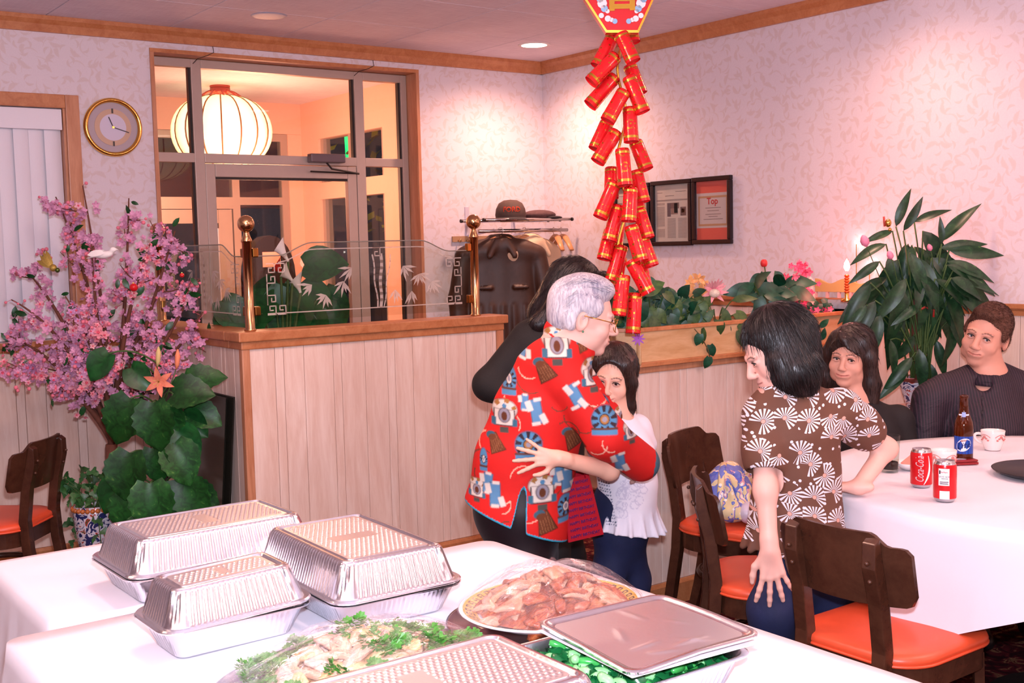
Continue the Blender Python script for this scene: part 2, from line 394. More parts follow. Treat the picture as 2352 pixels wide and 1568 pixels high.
sx = WX1-.055; k = 0
while sx > WX0+.05:
    part_copy(sme, bl, Matrix.Translation((sx, YL+.03+(.006 if k % 2 else 0), WZ0+.006)) @ Matrix.Rotation(.16, 4, 'Z') @ Matrix.Diagonal((1, 1, WZ1-WZ0-.05, 1)), 'blind_slat', local=False); sx -= .072; k += 1
# ---------------------------------------------------------------- entrance: wood lined opening, aluminium storefront
YF = YL+.10
ent = struct(MB().box((DX0, YL-.012, DZ1-.02), (DX1, YL+.15, DZ1)).build('door_1', HONEY))
MB().box((DX0, YL-.012, 0), (DX0+.02, YL+.15, DZ1-.0205)).build('jamb', HONEYV, ent)
MB().box((DX1-.02, YL-.012, 0), (DX1, YL+.15, DZ1-.0205)).build('jamb', HONEYV, ent)
x1, x2, x3, x4 = DX0+.022, 2.385, 3.372, DX1-.022
def alu(name, a, b, par=ent): return MB().box((a[0], YF, a[1]), (b[0], YF+.05, b[1])).build(name, ALU, par, bevel=.003)
zt = DZ1-.022; zb0, zb1 = 2.022, 2.072
alu('frame_stile', (x1, 0), (x1+.035, zt)); alu('frame_stile', (x4-.04, 0), (x4, zt))
alu('mullion', (x2-.028, 0), (x2+.028, zt)); alu('mullion', (x3-.03, 0), (x3+.03, zt))
for a, b in ((x1+.035, x2-.028), (x2+.028, x3-.03), (x3+.03, x4-.04)):
    alu('head_rail', (a, zt-.045), (b, zt)); alu('transom_bar', (a, zb0), (b, zb1))
    MB().box((a, YF+.022, zb1), (b, YF+.028, zt-.045)).build('pane', GLASS, ent)
    g = MB()
    g.box((b-.014, YF+.012, zb1), (b-.001, YF+.04, zt-.045)); g.build('gasket', ALUD, ent)
for a, b in ((x1+.035, x2-.028), (x3+.03, x4-.04)):
    MB().box((a, YF+.022, 0.1), (b, YF+.028, zb0)).build('pane', GLASS, ent); alu('sill_rail', (a, 0), (b, .1))
    MB().box((b-.014, YF+.012, .1), (b-.001, YF+.04, zb0)).build('gasket', ALUD, ent)
lf = struct(MB().box((x2+.03, YF+.004, .012), (x2+.085, YF+.046, zb0-.004)).build('door_2', ALU, bevel=.003))
MB().box((x3-.09, YF+.004, .012), (x3-.032, YF+.046, zb0-.004)).build('door_stile', ALU, lf, bevel=.003)
MB().box((x2+.086, YF+.004, zb0-.075), (x3-.091, YF+.046, zb0-.004)).build('door_head_rail', ALU, lf, bevel=.003)
MB().box((x2+.086, YF+.004, .012), (x3-.091, YF+.046, .22)).build('door_bottom_rail', ALU, lf, bevel=.003)
MB().box((x2+.086, YF+.022, .22), (x3-.091, YF+.028, zb0-.075)).build('pane', GLASS, lf)
MB().box((x2+.086, YF+.012, zb0-.088), (x3-.091, YF+.04, zb0-.076)).build('gasket', ALUD, lf)
cl = MB().box((3.02, YF-.055, 2.035), (3.24, YF-.002, 2.085)).build('door_closer', plain('closer_grey', '6b6166', .35, .6), lf, bevel=.006)
MB().tube([(3.13, YF-.03, 2.035), (3.15, YF-.05, 2.0), (3.33, YF-.045, 1.975)], .006, 6).build('arm', ALUD, cl)
MB().tube([(3.33, YF-.045, 1.975), (3.03, YF-.02, 1.985)], .005, 6).build('arm', ALUD, cl)
for xs, zz in ((2.42, 0), (3.39, 0)):
    p = Vector((xs, YL-.016, DZ1))
    tag(MB().tube([p+Vector((.02, .008, .045)), p+Vector((.02, -.004, .0)), p+Vector((-.02, -.004, -.02)), p+Vector((-.05, .05, -.03)), p+Vector((-.06, .09, -.05))], .002, 5).build('alarm_wire', ALUD), 'thin black wire crossing the wood head of the entrance, %s end' % ('clock' if xs < 3 else 'corner'), 'wire')
# ---------------------------------------------------------------- vestibule behind the glass
VX0, VX1, VY = 1.75, 4.22, 8.54
struct(MB().box((VX0, YL+.15, -.1), (VX1+.1, VY+.1, 0)).build('floor_vestibule', plain('vestibule_tile_floor', '6b4a3a', .5)))
struct(MB().box((VX0, YL+.15, ZC), (VX1+.1, VY+.1, ZC+.1)).build('ceiling_vestibule', TILE))
struct(MB().box((VX0-.1, YL+.15, 0), (VX0, VY+.1, ZC)).build('wall_vestibule_left', PEACH))
vw = MB(); wy0, wy1 = 7.25, 8.25
vw.box((VX1, YL+.15, 0), (VX1+.1, wy0, ZC)); vw.box((VX1, wy1, 0), (VX1+.1, VY+.1, ZC)); vw.box((VX1, wy0, 2.4), (VX1+.1, wy1, ZC)); vw.box((VX1, wy0, 0), (VX1+.1, wy1, .5)); vw.box((VX1, wy0, 1.93), (VX1+.1, wy1, 2.06))
struct(vw.build('wall_vestibule_right', PEACH))
w2 = struct(MB().box((VX1+.045, wy0, 2.06), (VX1+.05, wy1, 2.4)).build('window_2', GLASS)); MB().box((VX1+.045, wy0, .5), (VX1+.05, wy1, 1.93)).build('pane', GLASS, w2)
for yy in (wy0, 7.75, wy1-.05): MB().box((VX1+.02, yy, .5), (VX1+.08, yy+.05, 1.93)).build('window_frame', ALU, w2); MB().box((VX1+.02, yy, 2.06), (VX1+.08, yy+.05, 2.4)).build('window_frame', ALU, w2)
fx = VX1-.12
fw = struct(MB().box((VX0, VY, 2.46), (VX1, VY+.1, ZC)).build('wall_vestibule_front', PEACH)); MB().box((fx, VY, 0), (VX1, VY+.1, 2.459)).build('pier', PEACH, fw)
d3 = struct(MB().box((VX0, VY+.01, 2.40), (fx-.001, VY+.07, 2.458)).build('door_3', ALU))
for a, b, z0, z1 in ((VX0, VX0+.06, 0, 2.4), (fx-.06, fx-.001, 0, 2.4), (3.62, 3.68, 0, 2.4)): MB().box((a, VY+.01, z0), (b, VY+.07, z1)).build('frame_stile', ALU, d3)
MB().box((VX0+.06, VY+.01, 1.87), (3.62, VY+.07, 1.96)).build('transom_bar', ALU, d3); MB().box((3.68, VY+.01, 1.90), (fx-.06, VY+.07, 1.96)).build('transom_bar', ALU, d3)
for a, b, z0, z1 in ((VX0+.06, 3.62, 1.96, 2.4), (3.68, fx-.06, 1.96, 2.4), (3.68, fx-.06, .1, 1.9), (2.55, 3.5, .3, 1.76)): MB().box((a, VY+.03, z0), (b, VY+.036, z1)).build('pane', GLASS, d3)
for a, b, z0, z1 in ((2.45, 2.55, .02, 1.865), (3.5, 3.61, .02, 1.865), (2.552, 3.498, 1.76, 1.865), (2.552, 3.498, .02, .3)): MB().box((a, VY+.015, z0), (b, VY+.06, z1)).build('door_rail', ALU, d3)
MB().tube([(3.47, VY-.02, .9), (3.47, VY-.02, 1.72)], .014, 10).build('door_pull', plain('white_pull', 'f0e8f4', .3, .4), d3)
# night outside
struct(MB().box((-1, VY+.1, -.12), (9, 16, -.02)).build('pavement', plain('dark_asphalt', '1c1a1c', .9)))
# ================================================================ SIGNED DISTANCE MODELLING (bodies, clothes, soft things)
def _n(v): v = np.array(v, float); return v/np.linalg.norm(v)
class SD:
    def __init__(s): s.p = []
    def cap(s, a, b, ra, rb=None, k=.02, op=1, flat=None):
        """tapered capsule; flat = (direction, ratio) squashes the cross-section along a direction"""
        s.p.append(('c', np.array(a, float), np.array(b, float), ra, ra if rb is None else rb, k, op, flat)); return s
    def chain(s, pts, rs, k=.02, op=1, flat=None):
        for i in range(len(pts)-1): s.cap(pts[i], pts[i+1], rs[i], rs[i+1], k, op, flat)
        return s
    def ell(s, c, r, R=None, k=.02, op=1):
        s.p.append(('e', np.array(c, float), np.array(r, float), np.eye(3) if R is None else np.array(R, float), None, k, op, None)); return s
    def box(s, c, h, r=.01, R=None, k=.02, op=1):
        s.p.append(('b', np.array(c, float), np.array(h, float), np.eye(3) if R is None else np.array(R, float), r, k, op, None)); return s
    def bounds(s):
        lo = np.full(3, 9.); hi = np.full(3, -9.)
        for q in s.p:
            if q[6] < 0: continue
            l, h = s._bb(q); lo = np.minimum(lo, l); hi = np.maximum(hi, h)
        return lo, hi
    def _bb(s, q):
        if q[0] == 'c':
            r = max(q[3], q[4]); return np.minimum(q[1], q[2])-r, np.maximum(q[1], q[2])+r
        h = q[2] if q[0] == 'e' else q[2]+q[4]; e = np.abs(q[3]) @ h; return q[1]-e, q[1]+e
    def _d(s, q, P):
        if q[0] == 'c':
            a, b = q[1], q[2]; ba = b-a; L = max(ba @ ba, 1e-9); v = P-a; t = np.clip((v @ ba)/L, 0, 1); w = v-t[..., None]*ba
            if q[7] is not None:
                d, ra = q[7]; d = np.array(d, float); w = w+(w @ d)[..., None]*d*(1/ra-1)
                return (np.sqrt((w*w).sum(-1))-(q[3]+(q[4]-q[3])*t))*min(1, ra*1.2)
            return np.sqrt((w*w).sum(-1))-(q[3]+(q[4]-q[3])*t)
        v = (P-q[1]) @ q[3]
        if q[0] == 'e':
            u = v/q[2]; k0 = np.sqrt((u*u).sum(-1)); k1 = np.sqrt(((u/q[2])**2).sum(-1))+1e-9; return k0*(k0-1)/k1
        u = np.abs(v)-q[2]; return np.sqrt((np.maximum(u, 0)**2).sum(-1))+np.minimum(u.max(-1), 0)-q[4]
    def grid(s, lo, hi, res):
        lo = np.array(lo, float); hi = np.array(hi, float); n = np.maximum(4, np.ceil((hi-lo)/res).astype(int)+1)
        D = np.full(tuple(n), .5, np.float32); ax = [lo[i]+res*np.arange(n[i]) for i in range(3)]
        for q in s.p:
            l, h = s._bb(q); m = q[5]+3*res; i0 = np.maximum(0, np.floor((l-m-lo)/res).astype(int)); i1 = np.minimum(n, np.ceil((h+m-lo)/res).astype(int)+1)
            if (i1 <= i0).any(): continue
            sl = tuple(slice(a, b) for a, b in zip(i0, i1)); P = np.stack(np.meshgrid(*[ax[i][sl[i]] for i in range(3)], indexing='ij'), -1)
            d = s._d(q, P); A = D[sl]; k = q[5]
            if q[6] > 0: hh = np.maximum(k-np.abs(A-d), 0)/k; D[sl] = np.minimum(A, d)-hh*hh*k*.25
            else: hh = np.maximum(k-np.abs(A+d), 0)/k; D[sl] = np.maximum(A, -d)+hh*hh*k*.25
        return D, lo
def nets(D, lo, res):
    """naive surface nets"""
    S_ = D < 0; n = np.array(D.shape)
    c = np.zeros(n-1, np.int8)
    for i in (0, 1):
        for j in (0, 1):
            for k in (0, 1): c += S_[i:n[0]-1+i, j:n[1]-1+j, k:n[2]-1+k]
    act = (c > 0) & (c < 8); idx = np.full(act.shape, -1, np.int64); I = np.argwhere(act); idx[act] = np.arange(len(I))
    if len(I) == 0: return np.zeros((0, 3)), np.zeros((0, 4), int)
    V = np.zeros((len(I), 3)); cnt = np.zeros(len(I)); x, y, z = I.T
    val = {(i, j, k): D[x+i, y+j, z+k] for i in (0, 1) for j in (0, 1) for k in (0, 1)}
    for a in val:
        for ax in range(3):
            if a[ax]: continue
            b = list(a); b[ax] = 1; b = tuple(b); da, db = val[a], val[b]; m = (da < 0) != (db < 0); t = np.where(m, da/np.where(m, da-db, 1), 0)
            p = np.zeros((len(I), 3)); p += a; p[:, ax] += t; V += p*m[:, None]; cnt += m
    V = (V/cnt[:, None]+I)*res+lo
    Q = []
    for ax in range(3):
        o1, o2 = [(1, 2), (2, 0), (0, 1)][ax]
        A = np.take(S_, range(0, n[ax]-1), ax); B = np.take(S_, range(1, n[ax]), ax); e = np.argwhere(A != B)
        e = e[(e[:, o1] > 0) & (e[:, o2] > 0) & (e[:, o1] < n[o1]-1) & (e[:, o2] < n[o2]-1)]
        if len(e) == 0: continue
        d1 = np.zeros(3, int); d1[o1] = 1; d2 = np.zeros(3, int); d2[o2] = 1
        q = np.stack([idx[tuple((e-d1-d2).T)], idx[tuple((e-d2).T)], idx[tuple(e.T)], idx[tuple((e-d1).T)]], 1)
        flip = ~A[tuple(e.T)]; q[flip] = q[flip][:, ::-1]; Q.append(q[(q >= 0).all(1)])
    return V, np.concatenate(Q)
def sdf_verts(sd, res, fine=(), pad=.02):
    """mesh the field; fine = [(lo, hi, res)] boxes re-meshed at higher resolution"""
    lo, hi = sd.bounds(); D, l0 = sd.grid(lo-pad, hi+pad, res); V, Q = nets(D, l0, res); VS, QS = [V], [Q]
    for fl, fh, fr in fine:
        fl, fh = np.array(fl, float), np.array(fh, float); c = V[Q].mean(1); ins = ((c > fl+res*1.2) & (c < fh-res*1.2)).all(1); Q = Q[~ins]; QS[0] = Q
        D, l0 = sd.grid(fl, fh, fr); v, q = nets(D, l0, fr); VS.append(v); QS.append(q)
    out = []; k = 0
    for v, q in zip(VS, QS): out.append(q+k); k += len(v)
    V = np.concatenate(VS); Q = np.concatenate(out); used = np.zeros(len(V), bool); used[Q.ravel()] = True; m = np.cumsum(used)-1
    return V[used], m[Q]
def np_mesh(name, V, Q, mat, parent=None, colors=None, smooth=True, uv=None):
    me = bpy.data.meshes.new(name); k = Q.shape[1]; me.vertices.add(len(V)); me.vertices.foreach_set('co', V.astype(np.float32).ravel())
    me.loops.add(Q.size); me.loops.foreach_set('vertex_index', Q.astype(np.int32).ravel()); me.polygons.add(len(Q)); me.polygons.foreach_set('loop_start', (np.arange(len(Q))*k).astype(np.int32))
    me.polygons.foreach_set('use_smooth', np.full(len(Q), smooth)); me.update(calc_edges=True)
    if colors is not None:
        a = me.attributes.new('Col', 'FLOAT_COLOR', 'POINT'); c = np.ones((len(V), 4), np.float32); c[:, :3] = colors; a.data.foreach_set('color', c.ravel())
    if uv is not None:
        a = me.attributes.new('pat', 'FLOAT_VECTOR', 'POINT'); a.data.foreach_set('vector', uv.astype(np.float32).ravel())
    me.materials.append(mat); me.validate(); return link(name, me, parent)
def col(c): return np.array(lin(c)[:3])
def paint(V, C, c, r, colr, R=None, soft=.3, amt=1.0):
    """blend a colour into vertices inside an ellipsoid"""
    v = V-np.array(c, float)
    if R is not None: v = v @ np.array(R, float)
    q = np.sqrt(((v/np.array(r, float))**2).sum(-1)); w = np.clip((1-q)/soft, 0, 1)*amt; C[:] = C*(1-w[:, None])+col(colr)*w[:, None]
def attr_mat(name, rough=.5, spec=.4, bump=0, bscale=200, var=.06, sss=0, sheen=0):
    n = NB(name); n.set(Roughness=rough); n.b.inputs['Specular IOR Level'].default_value = spec
    at = n.n('Attribute'); at.attribute_name = 'Col'; v = n.coord('Object'); ns = n.noise(v, 40, 4)
    hs = n.n('HueSaturation'); n.l(at.outputs['Color'], hs.inputs['Color']); n.l(n.math('ADD', n.math('MULTIPLY', ns.outputs[0], var*2), 1-var), hs.inputs['Value']); n.base(hs.outputs[0])
    if bump: n.bump(n.noise(v, bscale, 3).outputs[0], bump, .003)
    if sss: n.b.inputs['Subsurface Weight'].default_value = sss; n.b.inputs['Subsurface Radius'].default_value = (.01, .004, .002)
    if sheen: n.b.inputs['Sheen Weight'].default_value = sheen
    return n.m
SKIN = attr_mat('skin', .48, .35, .05, 350, .05)
FABRIC = attr_mat('printed_cloth', .75, .25, .12, 500, .06)
def rotm(f, up=(0, 0, 1)):
    """columns: right-hand side x, forward y, up z of a body frame"""
    f = _n(f); u = np.array(up, float); u = _n(u-f*(u @ f)); x = np.cross(f, u); return np.stack([x, f, u], 1)
def soft(name, sd, res, mat, parent=None, color=None, paintf=None, fine=(), uvf=None):
    V, Q = sdf_verts(sd, res, fine); C = None
    if color is not None:
        C = np.tile(col(color), (len(V), 1))
        if paintf: paintf(V, C)
    return np_mesh(name, V, Q, mat, parent, C, True, uvf(V) if uvf else None)
# ================================================================ PARTITION, BRASS POSTS, GLASS SCREEN
PX0, PX1, PYF, PCAP = 2.0, 3.375, 4.685, 1.192
part = struct(MB().box((PX0+.012, PYF+.012, 0), (PX1, PYF+.11, 1.15)).box((PX0+.012, PYF+.1105, 0), (PX0+.11, YL-.001, 1.15)).build('wall_partition', GROOVE))
planks(part, (PX0+.03, PYF+.012, 0), (PX1-.03, PYF+.012, 0), .1, 1.12, (0, -1, 0))
planks(part, (PX0+.012, YL-.03, 0), (PX0+.012, PYF+.03, 0), .1, 1.12, (-1, 0, 0), skip=3)
planks(part, (PX0+.11, PYF+.12, 0), (PX0+.11, YL-.02, 0), .1, 1.12, (1, 0, 0), skip=1)
for a, b in (((PX0-.008, PYF-.006, .1), (PX0+.03, PYF+.03, 1.12)), ((PX1-.03, PYF-.006, .0), (PX1+.012, PYF+.118, 1.12))):
    MB().box(a, b).build('corner_post', HONEYV, part, bevel=.006)
capm = MB(); o = .022
for nm, (z0, z1, oo) in (('cap_moulding', (1.115, 1.15, .012)), ('cap_board', (1.15, PCAP, .028))):
    MB().box((PX0-oo, PYF-oo, z0), (PX1+oo, PYF+.122+oo*.5, z1)).build(nm, HONEY, part, bevel=.006)
    MB().box((PX0-oo, PYF+.1225+oo*.5, z0), (PX0+.122+oo*.5, YL-.001, z1)).build(nm, HONEY, part, bevel=.006)
moulding((PX0, PYF-.001, 0), (PX1, PYF-.001, 0), BASEP, (0, -1, 0)).build('baseboard', HONEY, part)
moulding((PX0-.001, YL-.03, 0), (PX0-.001, PYF, 0), BASEP, (-1, 0, 0)).build('baseboard', HONEY, part)
BRASS = plain('polished_brass', 'cfa678', .2, 1.0, var=.1, vscale=12)
BRASSD = plain('antique_brass', '9a6a34', .25, 1.0)
posts = {}
def brass_post(x, y, label):
    t = thing('brass_post', (x, y, PCAP), label, 'post', 'brass posts of the glass screen')
    MB().lathe([(.026, 0), (.026, .006), (.0215, .01), (.0205, .385), (.024, .387), (.024, .395), (.017, .41), (.0125, .425), (.0125, .432)], 28).build('post_tube', BRASS, t, True, local=True, auto=None)
    MB().ball((0, 0, .466), .037, 14).build('finial_ball', BRASS, t, True, local=True)
    return t
bp1 = brass_post(PX0+.062, PYF+.055, 'brass post with a ball top at the outer corner of the pine partition')
bp2 = brass_post(3.262, PYF+.055, 'brass post with a ball top beside the hanging coats')
p3 = PZ(337, 528, PCAP+.466)
bp3 = brass_post(PX0+.062, YL-.10, 'brass post with a ball top half hidden behind the pink blossom tree')
for t, sd in ((bp1, 1), (bp1, 2), (bp2, -1), (bp3, -2)):
    for z in (.085, .34):
        d = Vector((sd, 0, 0)) if abs(sd) == 1 else Vector((0, sd/2, 0))
        c = d*.035; s = (.026, .024, .04) if abs(sd) == 1 else (.024, .026, .04)
        MB().cbox((c.x, c.y, z), s).build('glass_clip', BRASSD, t, bevel=.004, local=True)
ETCH = plain('etched_frosting', 'cfc0b4', .7)
ETCH.node_tree.nodes['Principled BSDF'].inputs['Alpha'].default_value = .72
def greek(w):
    # a squared scroll, as centre line points in units of w
    return [(0, 0), (4, 0), (4, 4), (1, 4), (1, 2), (2.6, 2)]
def screen(name, p, q, label, bamboo=True):
    """glass panel with a raised serpentine top, etched border, greek keys and bamboo"""
    p, q = Vector(p), Vector(q); d = q-p; L = d.length; d.normalize(); nrm = Vector((d.y, -d.x, 0))
    t = thing(name, (p+q)/2, label, 'glass panel', 'etched glass screens')
    def P(s, h, off=0): return p+d*s+nrm*off+Vector((0, 0, h))
    def top(s):
        e = min(s, L-s); a, b = L*.10, L*.25
        k = min(1, max(0, (e-a)/(b-a))); k = k*k*(3-2*k); return .325+.055*k
    n = 48; mb = MB(); vs = []
    for i in range(n+1):
        s = L*i/n; vs += [P(s, .03, -.004), P(s, top(s), -.004), P(s, top(s), .004), P(s, .03, .004)]
    fs = []
    for i in range(n):
        a = 4*i; b = a+4
        fs += [(a+k, a+(k+1) % 4, b+(k+1) % 4, b+k) for k in range(4)]
    fs += [(0, 1, 2, 3), (4*n+3, 4*n+2, 4*n+1, 4*n)]
    mb.add(vs, fs); g = mb.build('glass_sheet', GLASSD, t)
    MB().tube([P(L*i/n, top(L*i/n), 0) for i in range(n+1)], .0028, 5).build('polished_edge', plain('glass_edge_tint', '8a8478', .3), t)
    def strip(pts, w, nm):
        mb = MB(); 
        for (s0, h0), (s1, h1) in zip(pts, pts[1:]):
            a, b = P(s0, h0, .0046), P(s1, h1, .0046); v = (b-a); 
            if v.length < 1e-5: continue
            vd = v.normalized(); nn = nrm.cross(vd)*w/2; a -= vd*w/2*.9; b += vd*w/2*.9
            mb.add([a+nn, a-nn, b-nn, b+nn], [(0, 1, 2, 3)])
        return mb.build(nm, ETCH, t)
    m = .055
    strip([(m, .07), (L-m, .07)], .005, 'etched_line')
    strip([(L*.1+(L*.8)*i/24, top(L*.1+(L*.8)*i/24)-.03) for i in range(25)], .005, 'etched_line')
    strip([(m, .11), (m, .21)], .005, 'etched_line'); strip([(L-m, .11), (L-m, .21)], .005, 'etched_line')
    u = .0095
    for sx, x0 in ((1, m), (-1, L-m)):
        for hy, y0 in ((1, .065), (-1, .29)):
            G = greek(u)
            strip([(x0+sx*a*u, y0+hy*b*u) for a, b in G], .005, 'greek_key')
            strip([(x0+sx*a*u+sx*5*u, y0+hy*b*u) for a, b in G], .005, 'greek_key')
            strip([(x0+sx*b*u, y0+hy*(a+5)*u) for a, b in G], .005, 'greek_key')
    strip([(L*.52+a*u, top(L*.5)-.03-b*u) for a, b in greek(u)], .005, 'greek_key')
    if bamboo:
        rnd = random.Random(4)
        for s0, lean, w in ((.55, .05, .016), (.535, -.12, .008), (.565, .25, .006)):
            pts = [(L*s0+lean*h*.7+.004*math.sin(h*40), .075+h) for h in [i*.03 for i in range(9)]]
            strip(pts, w, 'bamboo_stalk')
        for cx, cy, n0, a0 in ((.30, .14, 6, -1.9), (.38, .20, 5, -1.6), (.24, .19, 4, -2.4), (.66, .26, 5, -.8), (.74, .22, 7, -1.1), (.80, .18, 6, -.9), (.62, .15, 4, -1.3), (.42, .26, 4, -2.2), (.70, .14, 4, -1.4)):
            for k in range(n0):
                an = a0+(k-n0/2)*.42+rnd.uniform(-.1, .1); ln = rnd.uniform(.05, .085); c = (L*cx, cy)
                e = (c[0]+math.cos(an)*ln, max(.075, c[1]+math.sin(an)*ln)); mid = ((c[0]+e[0])/2, (c[1]+e[1])/2); nx, ny = -math.sin(an)*.0065, math.cos(an)*.0065
                MB().add([P(*c, .0046), P(mid[0]+nx, mid[1]+ny, .0046), P(*e, .0046), P(mid[0]-nx, mid[1]-ny, .0046)], [(0, 1, 2, 3)]).build('bamboo_leaf', ETCH, t)
    return t
screen('glass_screen', (PX0+.062+.03, PYF+.055, PCAP), (3.262-.03, PYF+.055, PCAP), 'wide glass panel etched with bamboo between two brass posts')
screen('glass_screen', (PX0+.062, YL-.13, PCAP), (PX0+.062, PYF+.085, PCAP), 'glass panel etched with bamboo partly behind the pink blossom tree')
# ================================================================ PLANTER WALL
QX0, QY = 3.13, 3.49
pw_ = struct(MB().box((QX0+.012, QY+.012, 0), (XR-.0245, QY+.15, 1.0)).build('wall_planter', GROOVE))
planks(pw_, (QX0+.03, QY+.012, 0), (XR-.025, QY+.012, 0), .1, 1.0, (0, -1, 0), skip=4)
MB().box((QX0-.004, QY-.004, 0), (QX0+.03, QY+.16, 1.0)).build('corner_post', HONEYV, pw_, bevel=.004)
moulding((QX0, QY-.001, 0), (XR-.025, QY-.001, 0), BASEP, (0, -1, 0)).build('baseboard', HONEY, pw_)
MB().box((QX0-.01, QY-.014, 1.0), (XR-.025, QY+.165, 1.03)).build('ledge_moulding', HONEYV, pw_, bevel=.005)
pl = thing('planter_box', (3.9, QY+.1, 1.03), 'long pine planter box on the panelled half wall, filled with plants', 'planter')
PINEP = wood('pine_planter_board', 'd8b083', 'c2935f', (1.2, 6, 6), .45, .5)
y0, y1, z0, z1 = QY-.035, QY+.22, 1.03, 1.19; xe = XR-.04
def chamf(dx): return [(QX0-.02+dx, y0+.07), (QX0+.05, y0+dx), (xe, y0+dx), (xe, y1-dx), (QX0-.02+dx, y1-dx)]
def ring(name, z0, z1, a, b, mat):
    A, B = chamf(a), chamf(b); n = 5; mb = MB()
    mb.add([(x, y, z0) for x, y in A]+[(x, y, z0) for x, y in B]+[(x, y, z1) for x, y in A]+[(x, y, z1) for x, y in B],
        [f for i in range(n) for j in [(i+1) % n] for f in ((i, j, 2*n+j, 2*n+i), (n+j, n+i, 3*n+i, 3*n+j), (2*n+i, 2*n+j, 3*n+j, 3*n+i), (j, i, n+i, n+j))])
    return mb.build(name, mat, pl, bevel=.002)
ring('side_boards', z0+.018, z1-.016, .004, .02, PINEP); ring('top_rim', z1-.016, z1, -.008, .022, HONEY); ring('bottom_rim', z0, z0+.018, -.01, .02, HONEY)
MB().prism(chamf(.021), .09, Matrix.Translation((0, 0, z0+.018))).build('soil', plain('dark_soil', '2a1c14', .95, bump=.6), pl)
MB().tube([(QX0+.045, y0+.0, z0+.006), (QX0+.045, y0-.002, z0+.02), (QX0+.045, y0-.002, z1-.03), (QX0+.045, y0, z1-.012)], [.006, .013, .013, .006], 10, flat=.6).build('corner_bead', PINEP, pl, True)
